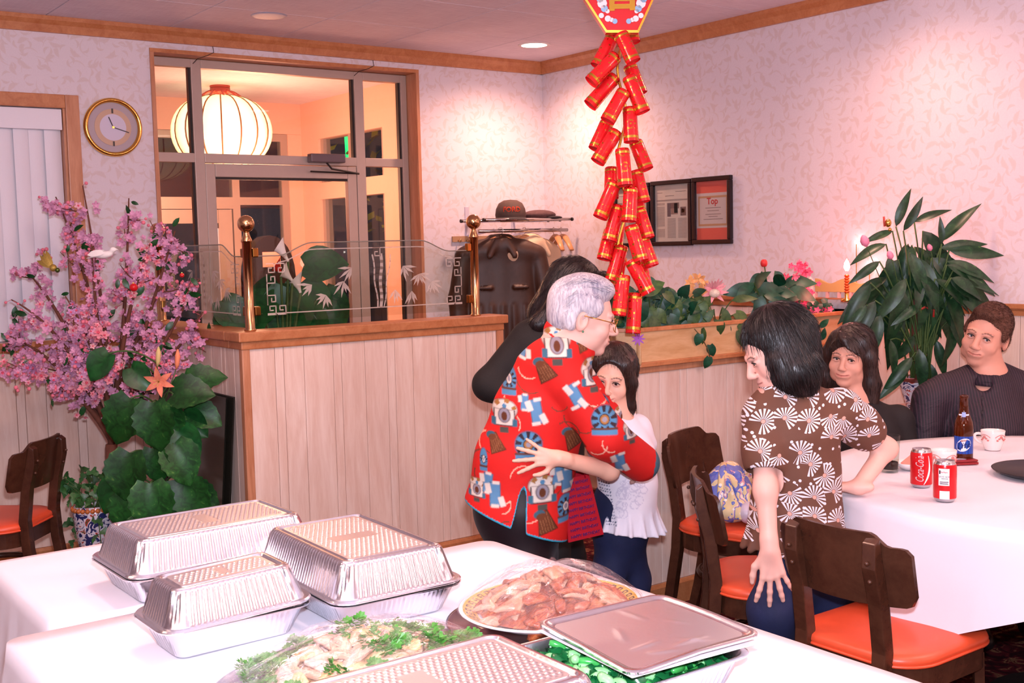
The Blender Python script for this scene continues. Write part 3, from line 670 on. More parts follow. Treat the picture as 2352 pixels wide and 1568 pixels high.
# ================================================================ CHAIRS
DWOOD = wood('dark_stained_beech', '503022', '341b12', (3, 3, 3), .25, .6)
VINYL = plain('orange_vinyl', 'dd5230', .38, bump=.05, bscale=600)
SCREW = plain('brown_screw_cap', '4a2a1c', .3)
def sq(x, r=1): return x
def make_chair():
    t = thing('dining_chair', (0, 0, 0), 'x', 'chair', 'dark wooden chairs with orange seats')
    # seat pad: rounded square with a crowned top
    def loop(w, d, r, z, n=8):
        out = []
        for cx, cy, a0 in ((w/2-r, d/2-r, 0), (-w/2+r, d/2-r, PI/2), (-w/2+r*1.4, -d/2+r*1.4, PI), (w/2-r*1.4, -d/2+r*1.4, 1.5*PI)):
            rr = r*1.4 if cy < 0 else r
            for k in range(n+1): a = a0+PI/2*k/n; out.append((cx+rr*math.cos(a), cy+rr*math.sin(a), z))
        return out
    mb = MB(); L = []
    for w, z in ((.395, .425), (.41, .432), (.418, .445), (.41, .457), (.38, .464), (.30, .468), (.18, .470), (.06, .470)):
        L.append(loop(w, w, .085*w/.41, z))
    n = len(L[0]); vs = [p for l in L for p in l]; fs = [(i*n+k, i*n+(k+1) % n, (i+1)*n+(k+1) % n, (i+1)*n+k) for i in range(len(L)-1) for k in range(n)]
    fs += [tuple(range(n-1, -1, -1)), tuple((len(L)-1)*n+k for k in range(n))]
    mb.add(vs, fs).build('seat', VINYL, t, True, local=True)
    MB().tube([(x, y, .434) for x, y, z in loop(.415, .415, .088, 0)], .0045, 6, closed=True).build('seat_piping', VINYL, t, True, local=True)
    fr = MB(); A = loop(.395, .395, .08, .365); B = loop(.395, .395, .08, .428); Ai = loop(.35, .35, .07, .365); Bi = loop(.35, .35, .07, .428)
    fr.add(A+B+Ai+Bi, [f for k in range(n) for j in [(k+1) % n] for f in ((k, j, n+j, n+k), (2*n+j, 2*n+k, 3*n+k, 3*n+j), (j, k, 2*n+k, 2*n+j), (n+k, n+j, 3*n+j, 3*n+k))])
    fr.build('seat_frame', DWOOD, t, local=True)
    for sx in (-1, 1):
        MB().tube([(sx*.165, .165, .40), (sx*.17, .17, .2), (sx*.175, .175, 0)], [.02, .018, .015], 4).build('leg', DWOOD, t, local=True, bevel=.003)
        # rear post: sabre curve, flat stock
        pts = [(-.285, 0), (-.245, .15), (-.212, .35), (-.205, .47), (-.222, .60), (-.248, .70), (-.262, .755)]
        rp = MB(); w = .021
        vs = []
        for i, (y, z) in enumerate(pts):
            h = .019 if i else .016
            vs += [(sx*.125-w, y-h, z), (sx*.125+w, y-h, z), (sx*.125+w, y+h, z), (sx*.125-w, y+h, z)]
        vs[-4:] = [(sx*.125-w, pts[-1][0]-.004, .765), (sx*.125+w, pts[-1][0]-.004, .765), (sx*.125+w, pts[-1][0]+.016, .78), (sx*.125-w, pts[-1][0]+.016, .78)]
        m = len(pts); rp.add(vs, [(4*i+k, 4*i+(k+1) % 4, 4*i+4+(k+1) % 4, 4*i+4+k) for i in range(m-1) for k in range(4)]+[(3, 2, 1, 0), tuple(4*(m-1)+k for k in range(4))])
        rl = rp.build('rear_leg', DWOOD, t, local=True, bevel=.004)
        for z, y in ((.665, -.259), (.715, -.272)): MB().ball((sx*.125, y, z), .0065, 6).build('screw_cap', SCREW, rl, True, local=True)
    # bent plywood back with stepped shoulders
    def shape(s):      # s in -1..1 -> (bottom, top)
        a = abs(s); top = .79 if a < .55 else (.79-.034*(.5-.5*math.cos(PI*min(1, (a-.55)/.22))))
        bot = .592+.006*a*a
        if a > .88: k = (a-.88)/.12; r = .03*(1-math.sqrt(max(0, 1-k*k))); bot += r; top -= r*.6
        return bot, top
    bp = MB(); N = 36; th = .012; vs = []
    for i in range(N+1):
        s = -1+2*i/N; x = s*.21; yc = -.225-.012+.052*s*s; b, tp = shape(s)
        for z in (b, (b+tp)/2, tp):
            tl = -(z-.60)*.19
            vs.append((x, yc+tl+th/2+.01, z)); vs.append((x, yc+tl-th/2+.01, z))
    fs = []
    for i in range(N):
        a = 6*i; b = a+6
        fs += [(a, a+2, b+2, b), (a+2, a+4, b+4, b+2), (a+3, a+1, b+1, b+3), (a+5, a+3, b+3, b+5), (a+4, a+5, b+5, b+4), (a+1, a, b, b+1)]
    fs += [(0, 1, 3, 2), (2, 3, 5, 4), (6*N+2, 6*N+3, 6*N+1, 6*N), (6*N+4, 6*N+5, 6*N+3, 6*N+2)]
    bp.add(vs, fs).build('backrest', DWOOD, t, local=True, auto=.9)
    MB().tube([(.155*math.cos(a), .155*math.sin(a)-.01, .255) for a in [2*PI*k/36 for k in range(36)]], .012, 8, closed=True, flat=1.0).build('hoop_stretcher', DWOOD, t, True, local=True)
    return t
chair0 = make_chair()
CH = [((2.675, 1.905), (1, .0), 'dark wooden chair with orange seat in front of the white round table, seen from behind'),
      ((2.85, 2.46), (.75, -.66), 'dark wooden chair with orange seat directly behind the girl in the brown shirt'),
      ((3.30, 3.02), (.30, -.95), 'dark wooden chair with orange seat holding the patterned bag'),
      ((3.80, 2.96), (-.15, -1), 'dark wooden chair under the seated long-haired woman'),
      ((4.32, 2.68), (-.68, -.73), 'dark wooden chair under the seated man in the dark shirt'),
      ((1.05, 5.13), (-.76, .65), 'dark wooden chair with orange seat against the panelled wall by the window')]
chairs = []
for i, ((x, y), f, lb) in enumerate(CH):
    c = chair0 if i == 0 else copy_tree(chair0)
    c.location = (x, y, 0); c.rotation_euler = (0, 0, math.atan2(-f[0], f[1])); c['label'] = lb; chairs.append(c)
# ================================================================ TABLES AND CLOTHS
CLOTH = plain('white_tablecloth', 'e2dee6', .85, bump=.08, bscale=900, spec=.2)
TBLW = plain('brown_laminate', '6a4a34', .5)
TZ = .75
def rect_table(x0, x1, y0, y1, label):
    t = thing('banquet_table', ((x0+x1)/2, (y0+y1)/2, 0), label, 'table', 'cloth covered banquet tables')
    MB().box((x0, y0, TZ-.035), (x1, y1, TZ)).build('tabletop', TBLW, t, bevel=.003)
    for x in (x0+.08, x1-.08):
        for y in (y0+.1, y1-.1): MB().tube([(x, y, 0), (x, y, TZ-.035)], .016, 8).build('leg', plain('grey_steel_tube', '6a6a6e', .4, .8), t)
    return t
def rr_loop(x0, x1, y0, y1, r, n=6, seg=.03):
    out = []
    cs = ((x1-r, y1-r, 0), (x0+r, y1-r, PI/2), (x0+r, y0+r, PI), (x1-r, y0+r, 1.5*PI))
    for i, (cx, cy, a0) in enumerate(cs):
        arc = [(cx+r*math.cos(a0+PI/2*k/n), cy+r*math.sin(a0+PI/2*k/n), a0+PI/2*k/n) for k in range(n+1)]
        out += arc; nx = cs[(i+1) % 4]; a1 = nx[2] if i < 3 else 2*PI
        e = (nx[0]+r*math.cos(a1), nx[1]+r*math.sin(a1)); L = math.hypot(e[0]-arc[-1][0], e[1]-arc[-1][1]); m = max(1, int(L/seg))
        out += [(arc[-1][0]+(e[0]-arc[-1][0])*k/m, arc[-1][1]+(e[1]-arc[-1][1])*k/m, a1) for k in range(1, m)]
    return out
def draped(name, L, z, drop, label, grp, seed, crease=.0015, levels=10, foldn=26, amp=.03):
    """L: loop of (x, y, outward angle); the cloth lies on the loop and hangs 'drop(i)' below it in folds"""
    n = len(L); cx = sum(p[0] for p in L)/n; cy = sum(p[1] for p in L)/n; vs = []; fs = []; rnd = random.Random(seed)
    ph = [rnd.uniform(0, 6.28) for _ in range(4)]
    K = 14
    for j in range(K):
        k = (j+1)/K
        for i, (x, y, a) in enumerate(L):
            px, py = cx+(x-cx)*k, cy+(y-cy)*k
            w = crease*(math.sin(px*23+ph[0]+2*math.sin(py*7))*.5+math.sin(py*31+ph[1]+px*5)*.5)
            vs.append((px, py, z+.0035+w*(1 if j < K-1 else .3)))
    for j in range(levels):
        k = (j+1)/levels
        for i, (x, y, a) in enumerate(L):
            s = i/n*2*PI; d = drop(i, a) if callable(drop) else drop
            f = (math.sin(s*foldn+ph[2]+1.3*math.sin(s*5))*.6+math.sin(s*foldn*.53+ph[3])*.4)
            o = .004+(.022*k+amp*k*(f*.5+.5)) if j else .0055
            vs.append((x+math.cos(a)*o, y+math.sin(a)*o, z+.002-d*k))
    T = K+levels
    fs = [(j*n+i, j*n+(i+1) % n, (j+1)*n+(i+1) % n, (j+1)*n+i) for j in range(T-1) for i in range(n)]
    vs.append((cx, cy, z+.0035)); fs += [(len(vs)-1, (i+1) % n, i) for i in range(n)]
    mb = MB(); mb.add(vs, fs); o = mb.build(name, CLOTH, None, True)
    return tag(o, label, 'tablecloth', grp)
rect_table(.63, 1.42, 2.56, 3.16, 'banquet table under the white cloth nearest the potted plants')
rect_table(.525, 1.73, .45, 2.49, 'long banquet table under the white cloth carrying the foil trays and platters')
draped('tablecloth', rr_loop(.62, 1.43, 2.535, 3.17, .03), TZ, .32, 'white tablecloth under the long foil tray nearest the potted plants', None, 3)
draped('tablecloth', rr_loop(.515, 1.74, .44, 2.50, .04), TZ, .34, 'white tablecloth spread in the foreground under the foil trays and platters', None, 5, foldn=40)
TC, TR = Vector((3.6, 1.85, 0)), .83
t = thing('round_table', (TC.x, TC.y, 0), 'round dining table under a white cloth with cans and cups', 'table')
MB().lathe([(.0001, TZ-.03), (TR-.01, TZ-.03), (TR-.004, TZ-.015), (TR-.01, TZ), (.0001, TZ)], 48, Matrix.Translation((TC.x, TC.y, 0)), cap=False).build('tabletop', TBLW, t)
MB().lathe([(.28, 0), (.28, .02), (.06, .05), (.05, .3), (.05, TZ-.03)], 24, Matrix.Translation((TC.x, TC.y, 0))).build('pedestal', plain('black_iron', '18181a', .5), t)
ca = math.radians(181)
Lr = [(TC.x+TR*math.cos(a), TC.y+TR*math.sin(a), a) for a in [2*PI*k/180 for k in range(180)]]
def rdrop(i, a):
    ph = (a-ca) % (PI/2); ph = min(ph, PI/2-ph)
    return .14+.19*max(0, 1-ph/.6)**1.3
draped('tablecloth', Lr, TZ, rdrop, 'white tablecloth draped over the round table at the right', None, 9, crease=.0012, foldn=17, amp=.025)
# ================================================================ FOIL TRAYS, PLATTERS
def foil_mat(name, rough, bs, bscale):
    n = NB(name); n.set(Metallic=1.0, Roughness=rough); n.base('eceef4')
    a = n.noise(n.coord(), bscale, 3, .6, .8); b = n.noise(n.coord(), bscale*.22, 2, .5, .5)
    n.bump(n.math('ADD', n.math('MULTIPLY', a.outputs[0], .4), b.outputs[0]), bs, .004); return n.m
FOIL = foil_mat('crinkled_foil', .22, .2, 70)
FOILT = foil_mat('smooth_foil_top', .34, .15, 60)
def rloop(w, d, r, z, n=14, seg=.0035, rib=0, per=.0125, ribc=0, rnd=None):
    """rounded rectangle with optional ribs on the straight runs and crumples on the corners"""
    out = []
    cs = ((w/2-r, d/2-r, 0), (-w/2+r, d/2-r, PI/2), (-w/2+r, -d/2+r, PI), (w/2-r, -d/2+r, 1.5*PI))
    for i, (cx, cy, a0) in enumerate(cs):
        for k in range(n+1):
            a = a0+PI/2*k/n; rr = r+ribc*math.sin(k*2.9+i*1.7)
            out.append((cx+rr*math.cos(a), cy+rr*math.sin(a), z))
        nx = cs[(i+1) % 4]; a1 = a0+PI/2; e = (nx[0]+r*math.cos(a1), nx[1]+r*math.sin(a1)); s = (cx+r*math.cos(a1), cy+r*math.sin(a1))
        L = math.hypot(e[0]-s[0], e[1]-s[1]); m = int(L/seg); ox, oy = math.cos(a1), math.sin(a1); nr = max(1, round(L/per))
        for k in range(1, m):
            f = k/m; o = rib*(.5-.5*math.cos(2*PI*f*nr)) if .04 < f < .96 else 0
            out.append((s[0]+(e[0]-s[0])*f+ox*o, s[1]+(e[1]-s[1])*f+oy*o, z))
    return out
def loft(rows, close=True):
    n = len(rows[0]); mb = MB(); mb.add([p for r in rows for p in r], [(i*n+k, i*n+(k+1) % n, (i+1)*n+(k+1) % n, (i+1)*n+k) for i in range(len(rows)-1) for k in range(n)]); return mb
def resamp(w, d, r, z, seg, **k):   # same vertex count on every ring: segment counts from the reference size
    return rloop(w, d, r, z, seg=seg, **k)
def ring_set(W, D, R, specs):
    """specs: (inset, z, rib, crumple); every ring gets identical topology"""
    rows = []
    for ins, z, rib, rc in specs:
        w, d, r = W-2*ins, D-2*ins, max(.012, R-ins*.6)
        cs = ((w/2-r, d/2-r, 0), (-w/2+r, d/2-r, PI/2), (-w/2+r, -d/2+r, PI), (w/2-r, -d/2+r, 1.5*PI)); out = []
        for i, (cx, cy, a0) in enumerate(cs):
            for k in range(15):
                a = a0+PI/2*k/14; rr = r+rc*math.sin(k*2.9+i*1.7+z*90)
                out.append((cx+rr*math.cos(a), cy+rr*math.sin(a), z))
            nx = cs[(i+1) % 4]; a1 = a0+PI/2; e = (nx[0]+r*math.cos(a1), nx[1]+r*math.sin(a1)); s = (cx+r*math.cos(a1), cy+r*math.sin(a1))
            LR = (W if i % 2 == 0 else D)-2*R; m = int(LR/.0028); nr = max(1, round(LR/.0125)); ox, oy = math.cos(a1), math.sin(a1)
            for k in range(1, m):
                f = k/m; o = rib*(.5-.5*math.cos(2*PI*f*nr))
                out.append((s[0]+(e[0]-s[0])*f+ox*o, s[1]+(e[1]-s[1])*f+oy*o, z))
        rows.append(out)
    return rows
def foil_pan(cx, cy, W, D, h, label, R=.045, inner=True):
    rows = ring_set(W, D, R, [(.047, .004, 0, 0), (.043, .001, 0, 0), (.037, .006, .0012, .0005), (.016, h-.008, .0028, .0015), (.013, h-.003, .0005, .0006), (.010, h-.001, 0, .0004), (.0, h, 0, .0008), (-.001, h+.003, 0, .0005), (.003, h+.0045, 0, 0), (.010, h+.0025, 0, 0), (.0145, h-.005, 0, .0005), (.0385, .008, .001, 0), (.048, .006, 0, 0)])
    mb = loft(rows); n = len(rows[0]); k = len(rows)-1; mb.f.append(tuple(range(n))); mb.f.append(tuple(k*n+i for i in range(n-1, -1, -1)))
    o = MB(); o.v, o.f = mb.v, mb.f; ob = o.build('foil_pan', FOIL, None, False, auto=.7, loc=(cx, cy, TZ+.0045)); return tag(ob, label, 'foil pan', 'foil food pans')
def foil_lid(cx, cy, W, D, z, h, label, R=.045, dots=True, blank=.27):
    """domed lid standing on the pan rim: fluted sides, stepped shoulder, dotted top"""
    t = thing('domed_foil_cover', (cx, cy, z), label, 'foil lid', 'domed foil lids')
    rows = ring_set(W, D, R, [(.001, -.003, 0, .0006), (-.001, .001, 0, .0008), (.002, .004, 0, .0006), (.011, .0035, 0, .0004), (.0135, .007, .0008, .0008), (.034, h-.010, .0030, .0026), (.036, h-.004, .0008, .001), (.040, h, 0, 0), (.047, h+.0005, 0, 0), (.050, h-.003, 0, 0), (.056, h-.003, 0, 0), (.059, h-.0005, 0, 0)])
    mb = loft(rows); mb.build('lid_side', FOIL, t, auto=.7, local=True)
    w, d = W-.118, D-.118; ins = .0; nx, ny = int(w/.0021), int(d/.0021); vs = []; fs = []
    pit = .0115; rr = max(.012, R-.059*.6)
    for j in range(ny+1):
        for i in range(nx+1):
            x, y = -w/2+w*i/nx, -d/2+d*j/ny
            # squash the grid into the rounded outline
            ax, ay = abs(x)-(w/2-rr), abs(y)-(d/2-rr)
            if ax > 0 and ay > 0:
                q = math.hypot(ax, ay); m = max(ax, ay)
                if q > 0: x = math.copysign(w/2-rr+ax*m/q, x); y = math.copysign(d/2-rr+ay*m/q, y)
            z_ = h-.0005; edge = min(w/2-abs(x), d/2-abs(y))
            if dots and edge > .008:
                u_, v_ = (x/pit), (y/pit); row = math.floor(v_); u2 = u_+.5*(row % 2); dx, dy = (u2-math.floor(u2)-.5)*pit, (v_-row-.5)*pit; r2 = math.hypot(dx, dy)
                long_ = x if W >= D else y; oth = y if W >= D else x
                if not (abs(long_) < max(w, d)*.06 and abs(oth) < min(w, d)*blank): z_ += .0018*max(0, 1-(r2/.0042)**2)
            vs.append((x, y, z_))
    for j in range(ny):
        for i in range(nx): a = j*(nx+1)+i; fs.append((a, a+1, a+nx+2, a+nx+1))
    g = MB(); g.add(vs, fs); g.build('lid_top', FOILT, t, True, local=True)
    return t
TRAYS = [('A', 1.015, 2.655, .47, .30, 'nearest the potted plants', .018), ('B', 1.205, 2.26, .31, .465, 'the tallest one, beside the roast meat platter', -.03), ('C', .875, 2.205, .32, .205, 'the smallest one, at the left of the front table', .02), ('D', .865, 1.405, .49, .325, 'nearest the camera, in front of the chicken platter', .0)]
PH = .062
for k, x, y, w, d, lb, rz in TRAYS:
    p = foil_pan(x, y, w, d, PH, 'ribbed foil pan, '+lb); l = foil_lid(x+.002, y+.001, w, d, TZ+.0045+PH+.0085, .075 if k != 'C' else .072, 'domed dotted foil lid, '+lb)
    p.rotation_euler.z = rz*.6; l.rotation_euler = (.012 if k == 'C' else 0, -.03 if k == 'C' else .0, rz)
# open pan of greens with a flat board lid askew
pe = foil_pan(1.325, 1.488, .36, .295, PH, 'open foil pan of chopped greens under a tilted flat lid')
pe.rotation_euler.z = -.03
GREEN1 = plain('dark_wilted_leaf', '0f5a2c', .25, var=.3, vscale=60); GREEN2 = plain('bright_choy_stem', '3aa04a', .25, var=.3, vscale=60); GREEN3 = plain('pale_choy_stem', '86cf86', .25, var=.2, vscale=60)
rnd = random.Random(11)
stemm = []
for ln, r, m in ((.05, .0085, GREEN2), (.036, .0095, GREEN3), (.045, .007, GREEN2), (.028, .0105, GREEN3)):
    mb = MB(); pts = bez((0, 0, 0), (ln*.5, .008, .006), (ln, 0, 0), 6); mb.tube(pts, [r*.8, r, r*1.05, r, r*.95, r*.8, r*.6], 8); me = mb.mesh('stem_piece', True); me.materials.append(m); stemm.append(me)
lm = []
for q in range(3):
    mb = MB(); N = 6; vs = []
    for i in range(N+1):
        for j in range(N+1):
            x, y = (i/N-.5)*.055, (j/N-.5)*.045; vs.append((x, y, .007*math.sin(x*160+q)+.006*math.cos(y*190+q*2)))
    mb.add(vs, [(i*(N+1)+j, i*(N+1)+j+1, (i+1)*(N+1)+j+1, (i+1)*(N+1)+j) for i in range(N) for j in range(N)]); me = mb.mesh('leaf_piece', True); me.materials.append(GREEN1); lm.append(me)
bed = MB(); N = 14; vs = []
for i in range(N+1):
    for j in range(N+1):
        x, y = (i/N-.5)*.288, (j/N-.5)*.215; e = max(abs(i/N-.5), abs(j/N-.5))*2
        vs.append((1.325+x, 1.488+y, TZ+.036+.012*(1-e**4)+.005*math.sin(i*1.9)*math.cos(j*2.3)))
bed.add(vs, [(i*(N+1)+j, i*(N+1)+j+1, (i+1)*(N+1)+j+1, (i+1)*(N+1)+j) for i in range(N) for j in range(N)])
bed = bed.build('chopped_greens', GREEN1, None, True); tag(bed, 'dark green cooked leaves filling the open foil pan', 'greens', kind='stuff')
gt = thing('greens_pieces', (1.325, 1.488, TZ+.05), 'heap of cut green stems and leaves on top of the open foil pan', 'greens')
for i in range(230):
    x, y = rnd.uniform(-.125, .125), rnd.uniform(-.088, .09); z = rnd.uniform(-.004, .01)
    me = rnd.choice(stemm) if rnd.random() < .55 else rnd.choice(lm)
    part_copy(me, gt, Matrix.Translation((x, y, z)) @ Euler((rnd.uniform(-.5, .5), rnd.uniform(-.5, .5), rnd.uniform(0, 6.3))).to_matrix().to_4x4(), me.name.split('.')[0])
def flat_lid():
    t = thing('flat_foil_cover', (1.38, 1.49, TZ+.100), 'flat foil lid with a raised rim lying askew over the greens', 'foil lid')
    W_, D_ = .298, .282
    rows = ring_set(W_, D_, .03, [(.0, -.004, 0, .0012), (-.001, .0, 0, .001), (.003, .002, 0, .0008), (.010, .0015, 0, .0005), (.014, -.002, 0, .0004), (.022, -.0035, 0, 0)])
    # gentle sag and bent near corner
    def bend(p): 
        x, y, z = p; return (x, y, z-.010*max(0, -x/.15)*max(0, -y/.14)*1.0+.004*math.sin(x*14)*math.cos(y*11))
    rows = [[bend(p) for p in r] for r in rows]
    mb = loft(rows); mb.build('lid_rim', FOIL, t, auto=.8, local=True)
    w, d, rr = W_-.044, D_-.044, .0168; N = 60; vs = []; cr = random.Random(3)
    folds = [(cr.uniform(-.1, .1), cr.uniform(-.1, .1), cr.uniform(0, PI), cr.uniform(.02, .05)) for _ in range(7)]
    for j in range(N+1):
        for i in range(N+1):
            x, y = -w/2+w*i/N, -d/2+d*j/N; ax, ay = abs(x)-(w/2-rr), abs(y)-(d/2-rr)
            if ax > 0 and ay > 0:
                q = math.hypot(ax, ay); m = max(ax, ay)
                if q > 0: x = math.copysign(w/2-rr+ax*m/q, x); y = math.copysign(d/2-rr+ay*m/q, y)
            z = -.0035
            for fx, fy, fa, fl in folds:
                u_ = (x-fx)*math.cos(fa)+(y-fy)*math.sin(fa); v_ = -(x-fx)*math.sin(fa)+(y-fy)*math.cos(fa)
                if abs(u_) < fl: z += .0016*math.exp(-(v_/.006)**2)*(1-(u_/fl)**2)
            vs.append(bend((x, y, z)))
    g = MB(); g.add(vs, [(j*(N+1)+i, j*(N+1)+i+1, (j+1)*(N+1)+i+1, (j+1)*(N+1)+i) for j in range(N) for i in range(N)]); g.build('lid_panel', FOILT, t, True, local=True)
    MB().box((-W_/2+.004, -D_/2+.004, -.0165), (W_/2-.004, D_/2-.004, -.0155)).build('card_backing', plain('white_card', 'e8e2e4', .8), t, local=True)
    t.rotation_euler = (.015, .01, -.06)
    return t
flat_lid()
# ---------------------------------------------------------------- platters
PORC = plain('white_porcelain', 'eee6e4', .12)
STEEL = plain('steel_tray', '9a9aa2', .25, 1.0)
def platter(name, cx, cy, rx, ry, label, rim=True, mat=PORC):
    t = thing(name, (cx, cy, TZ+.0045), label, 'platter')
    S_ = Matrix.Diagonal((rx, ry, 1, 1))
    MB().lathe([(.0001, .004), (.62, .002), (.66, .0), (.70, .004), (.98, .026), (1.0, .030), (.985, .032), (.72, .011), (.66, .009), (.0001, .010)], 64, S_, cap=False).build('dish', mat, t, True, local=True)
    if rim:
        gm = plain('gold_greek_band', 'd9a63a', .4); bm_ = plain('black_greek_key', '3a2a20', .5)
        mb = MB(); mb.lathe([(.80, .0185), (.955, .0303)], 64, S_, cap=False); mb.build('gold_band', gm, t, True, local=True)
        kb = MB()
        for k in range(44):
            a = 2*PI*k/44
            for (u0, u1, r0, r1) in ((0, .10, .83, .845), (.0, .018, .83, .925), (0, .075, .91, .925), (.06, .078, .865, .925), (.035, .078, .865, .88)):
                q = []
                for (uu, r_) in ((u0, r0), (u1, r0), (u1, r1), (u0, r1)): q.append((rx*r_*math.cos(a+uu), ry*r_*math.sin(a+uu), .0187+(r_-.80)*.0761+.0004))
                kb.add(q, [(0, 1, 2, 3)])
        kb.build('greek_key_print', bm_, t, local=True)
    return t
def hump_noise(x, y, s): return math.sin(x*61+s)*math.cos(y*53+s*2)*.5+math.sin(x*111+y*87+s*3)*.3+math.sin(y*140-x*90+s)*.2
def wrap_mat(name):
    n = NB(name); t = n.t; out = t.nodes['Material Output']
    tr = n.n('BsdfTransparent'); gl = n.n('BsdfGlossy'); gl.inputs['Roughness'].default_value = .08; gl.inputs[0].default_value = (.95, .95, 1, 1)
    v = n.coord('Object', (.35, 1.6, .6), (0, 0, .5)); ns = n.noise(v, 40, 4, .6, 2.0); bp = n.n('Bump'); bp.inputs['Strength'].default_value = .9; bp.inputs['Distance'].default_value = .025
    n.l(ns.outputs[0], bp.inputs['Height']); n.l(bp.outputs[0], gl.inputs['Normal'])
    fr = n.n('Fresnel'); fr.inputs[0].default_value = 1.5; n.l(bp.outputs[0], fr.inputs['Normal'])
    geo = n.n('NewGeometry'); mx = n.n('MixShader'); n.l(n.math('MULTIPLY', n.math('ADD', n.math('MULTIPLY', fr.outputs[0], .9), .16), n.math('SUBTRACT', 1.0, geo.outputs['Backfacing'])), mx.inputs[0]); n.l(tr.outputs[0], mx.inputs[1]); n.l(gl.outputs[0], mx.inputs[2]); n.l(mx.outputs[0], out.inputs[0]); return n.m
WRAP = wrap_mat('cling_film')
def meat_mat(name, a, b, c, rough=.22, sc=24):
    n = NB(name); n.set(Roughness=rough); v = n.coord('Object'); x = n.noise(v, sc, 4, .6, 1.5)
    n.base(n.ramp(x.outputs[0], [(.34, a), (.50, b), (.66, c)])); n.bump(n.noise(v, sc*5, 3).outputs[0], .25, .003); return n.m
def slab(L, Wd, H, seed, bend=.0):
    """a cut slice: rounded, slightly curved lozenge"""
    mb = MB(); N = 10; rows = []; r = random.Random(seed); j = [r.uniform(-.15, .15) for _ in range(8)]
    for i in range(N+1):
        t = i/N; s = math.sin(PI*min(1, max(0, t)))**.22+.02; y0 = (t-.5)*L
        ring = []
        for k in range(12):
            a = 2*PI*k/12; w = Wd/2*s*(1+j[k % 8]); h = H/2*s
            x = w*math.copysign(abs(math.cos(a))**.45, math.cos(a)); z = h*math.copysign(abs(math.sin(a))**.45, math.sin(a))
            ring.append((x, y0, z+bend*(1-(2*t-1)**2)))
        rows.append(ring)
    n = 12; mb.add([p for r_ in rows for p in r_], [(i*n+k, i*n+(k+1) % n, (i+1)*n+(k+1) % n, (i+1)*n+k) for i in range(N) for k in range(n)]+[tuple(range(n-1, -1, -1)), tuple(N*n+k for k in range(n))]); return mb
def film(t, prof, name='cling_film', lobes=7, amp=.02):
    """wrap stretched over a heap: prof(theta, k) -> (x, y, z), k from rim 0 to crown 1"""
    A, B = 72, 14; vs = [prof(2*PI*a/A, b/B) for b in range(B) for a in range(A)]; vs.append(prof(0, 1.0))
    fs = [(b*A+a, b*A+(a+1) % A, (b+1)*A+(a+1) % A, (b+1)*A+a) for b in range(B-1) for a in range(A)]+[((B-1)*A+a, (B-1)*A+(a+1) % A, A*B) for a in range(A)]
    mb = MB(); mb.add(vs, fs); return mb.build(name, WRAP, t, True, local=True)
# roast pork platter
tr_ = thing('round_steel_tray', (1.425, 1.86, TZ+.0045), 'round steel tray under the roast meat platter', 'tray')
MB().lathe([(.0001, .002), (.185, .002), (.195, .008), (.199, .009), (.197, .006), (.186, 0), (.0001, 0)], 56, cap=False).build('tray_plate', STEEL, tr_, True, local=True)
pp_ = platter('oval_platter', 1.452, 1.862, .200, .178, 'white platter with a gold Greek key rim under the roast meat'); pp_.location.z += .009
PORK = [meat_mat('roast_pork_skin', '7a2e14', 'a8502a', 'c47a4a'), meat_mat('roast_pork_flesh', 'b87050', 'd0a084', 'a0603c'), meat_mat('roast_pork_fat', 'd8b098', 'c08a68', 'b06a40')]
def heap(nm, cx, cy, base, n, rad, hgt, mats, seed, label, cat, size, parts='slice', flat=.5, skew=(1, 1)):
    t = thing(nm, (cx, cy, base), label, cat); r = random.Random(seed); ms = []
    for q in range(8):
        mb = slab(size*r.uniform(.8, 1.3), size*r.uniform(.34, .5), size*r.uniform(.12, .2), seed+q, size*.12); me = mb.mesh(parts, True); me.materials.append(mats[q % len(mats)]); ms.append(me)
    core = MB(); core.lathe([(rad*c_, hgt*.86*(1-c_**2.2)) for c_ in (.93, .8, .6, .4, .2, .0001)], 28, Matrix.Diagonal((skew[0], skew[1], 1, 1)), cap=False); core.build('heap_core', mats[0], t, True, local=True)
    for i in range(n):
        a = i*2.399+r.uniform(-.3, .3); k = math.sqrt((i+.5)/n)*.97; x, y = rad*k*math.cos(a)*skew[0], rad*k*math.sin(a)*skew[1]; z = hgt*(1-k**2.2)
        sl = -2.2*hgt/rad*k**1.2*.6
        M_ = Matrix.Translation((x, y, z)) @ Matrix.Rotation(a, 4, 'Z') @ Matrix.Rotation(-sl, 4, 'Y') @ Matrix.Rotation(r.uniform(-.9, .9)+PI/2*flat, 4, 'Z') @ Euler((r.uniform(-.5, .5), r.uniform(-.7, .5), 0)).to_matrix().to_4x4()
        part_copy(r.choice(ms), t, M_, parts)
    return t
heap('roast_pork', 1.452, 1.862, TZ+.024, 64, .148, .066, PORK, 21, 'heap of sliced reddish roast meat under cling film', 'roast meat', .062, 'meat_slice', skew=(1.12, 1.0))
ft = thing('cling_film_cover', (1.452, 1.862, TZ+.0135), 'clear cling film stretched over the roast meat platter', 'cling film')
rn = random.Random(5); ph = [rn.uniform(0, 6) for _ in range(4)]
film(ft, lambda a, k: ((.204*(1-k)+.01*k)*math.cos(a)*(1+.0*k), .182*(1-k)*math.sin(a), .032+.080*(1-(1-k)**1.9)+(.006*math.sin(a*11+ph[0])+.003*math.sin(a*29))*(1-k)*k*4))
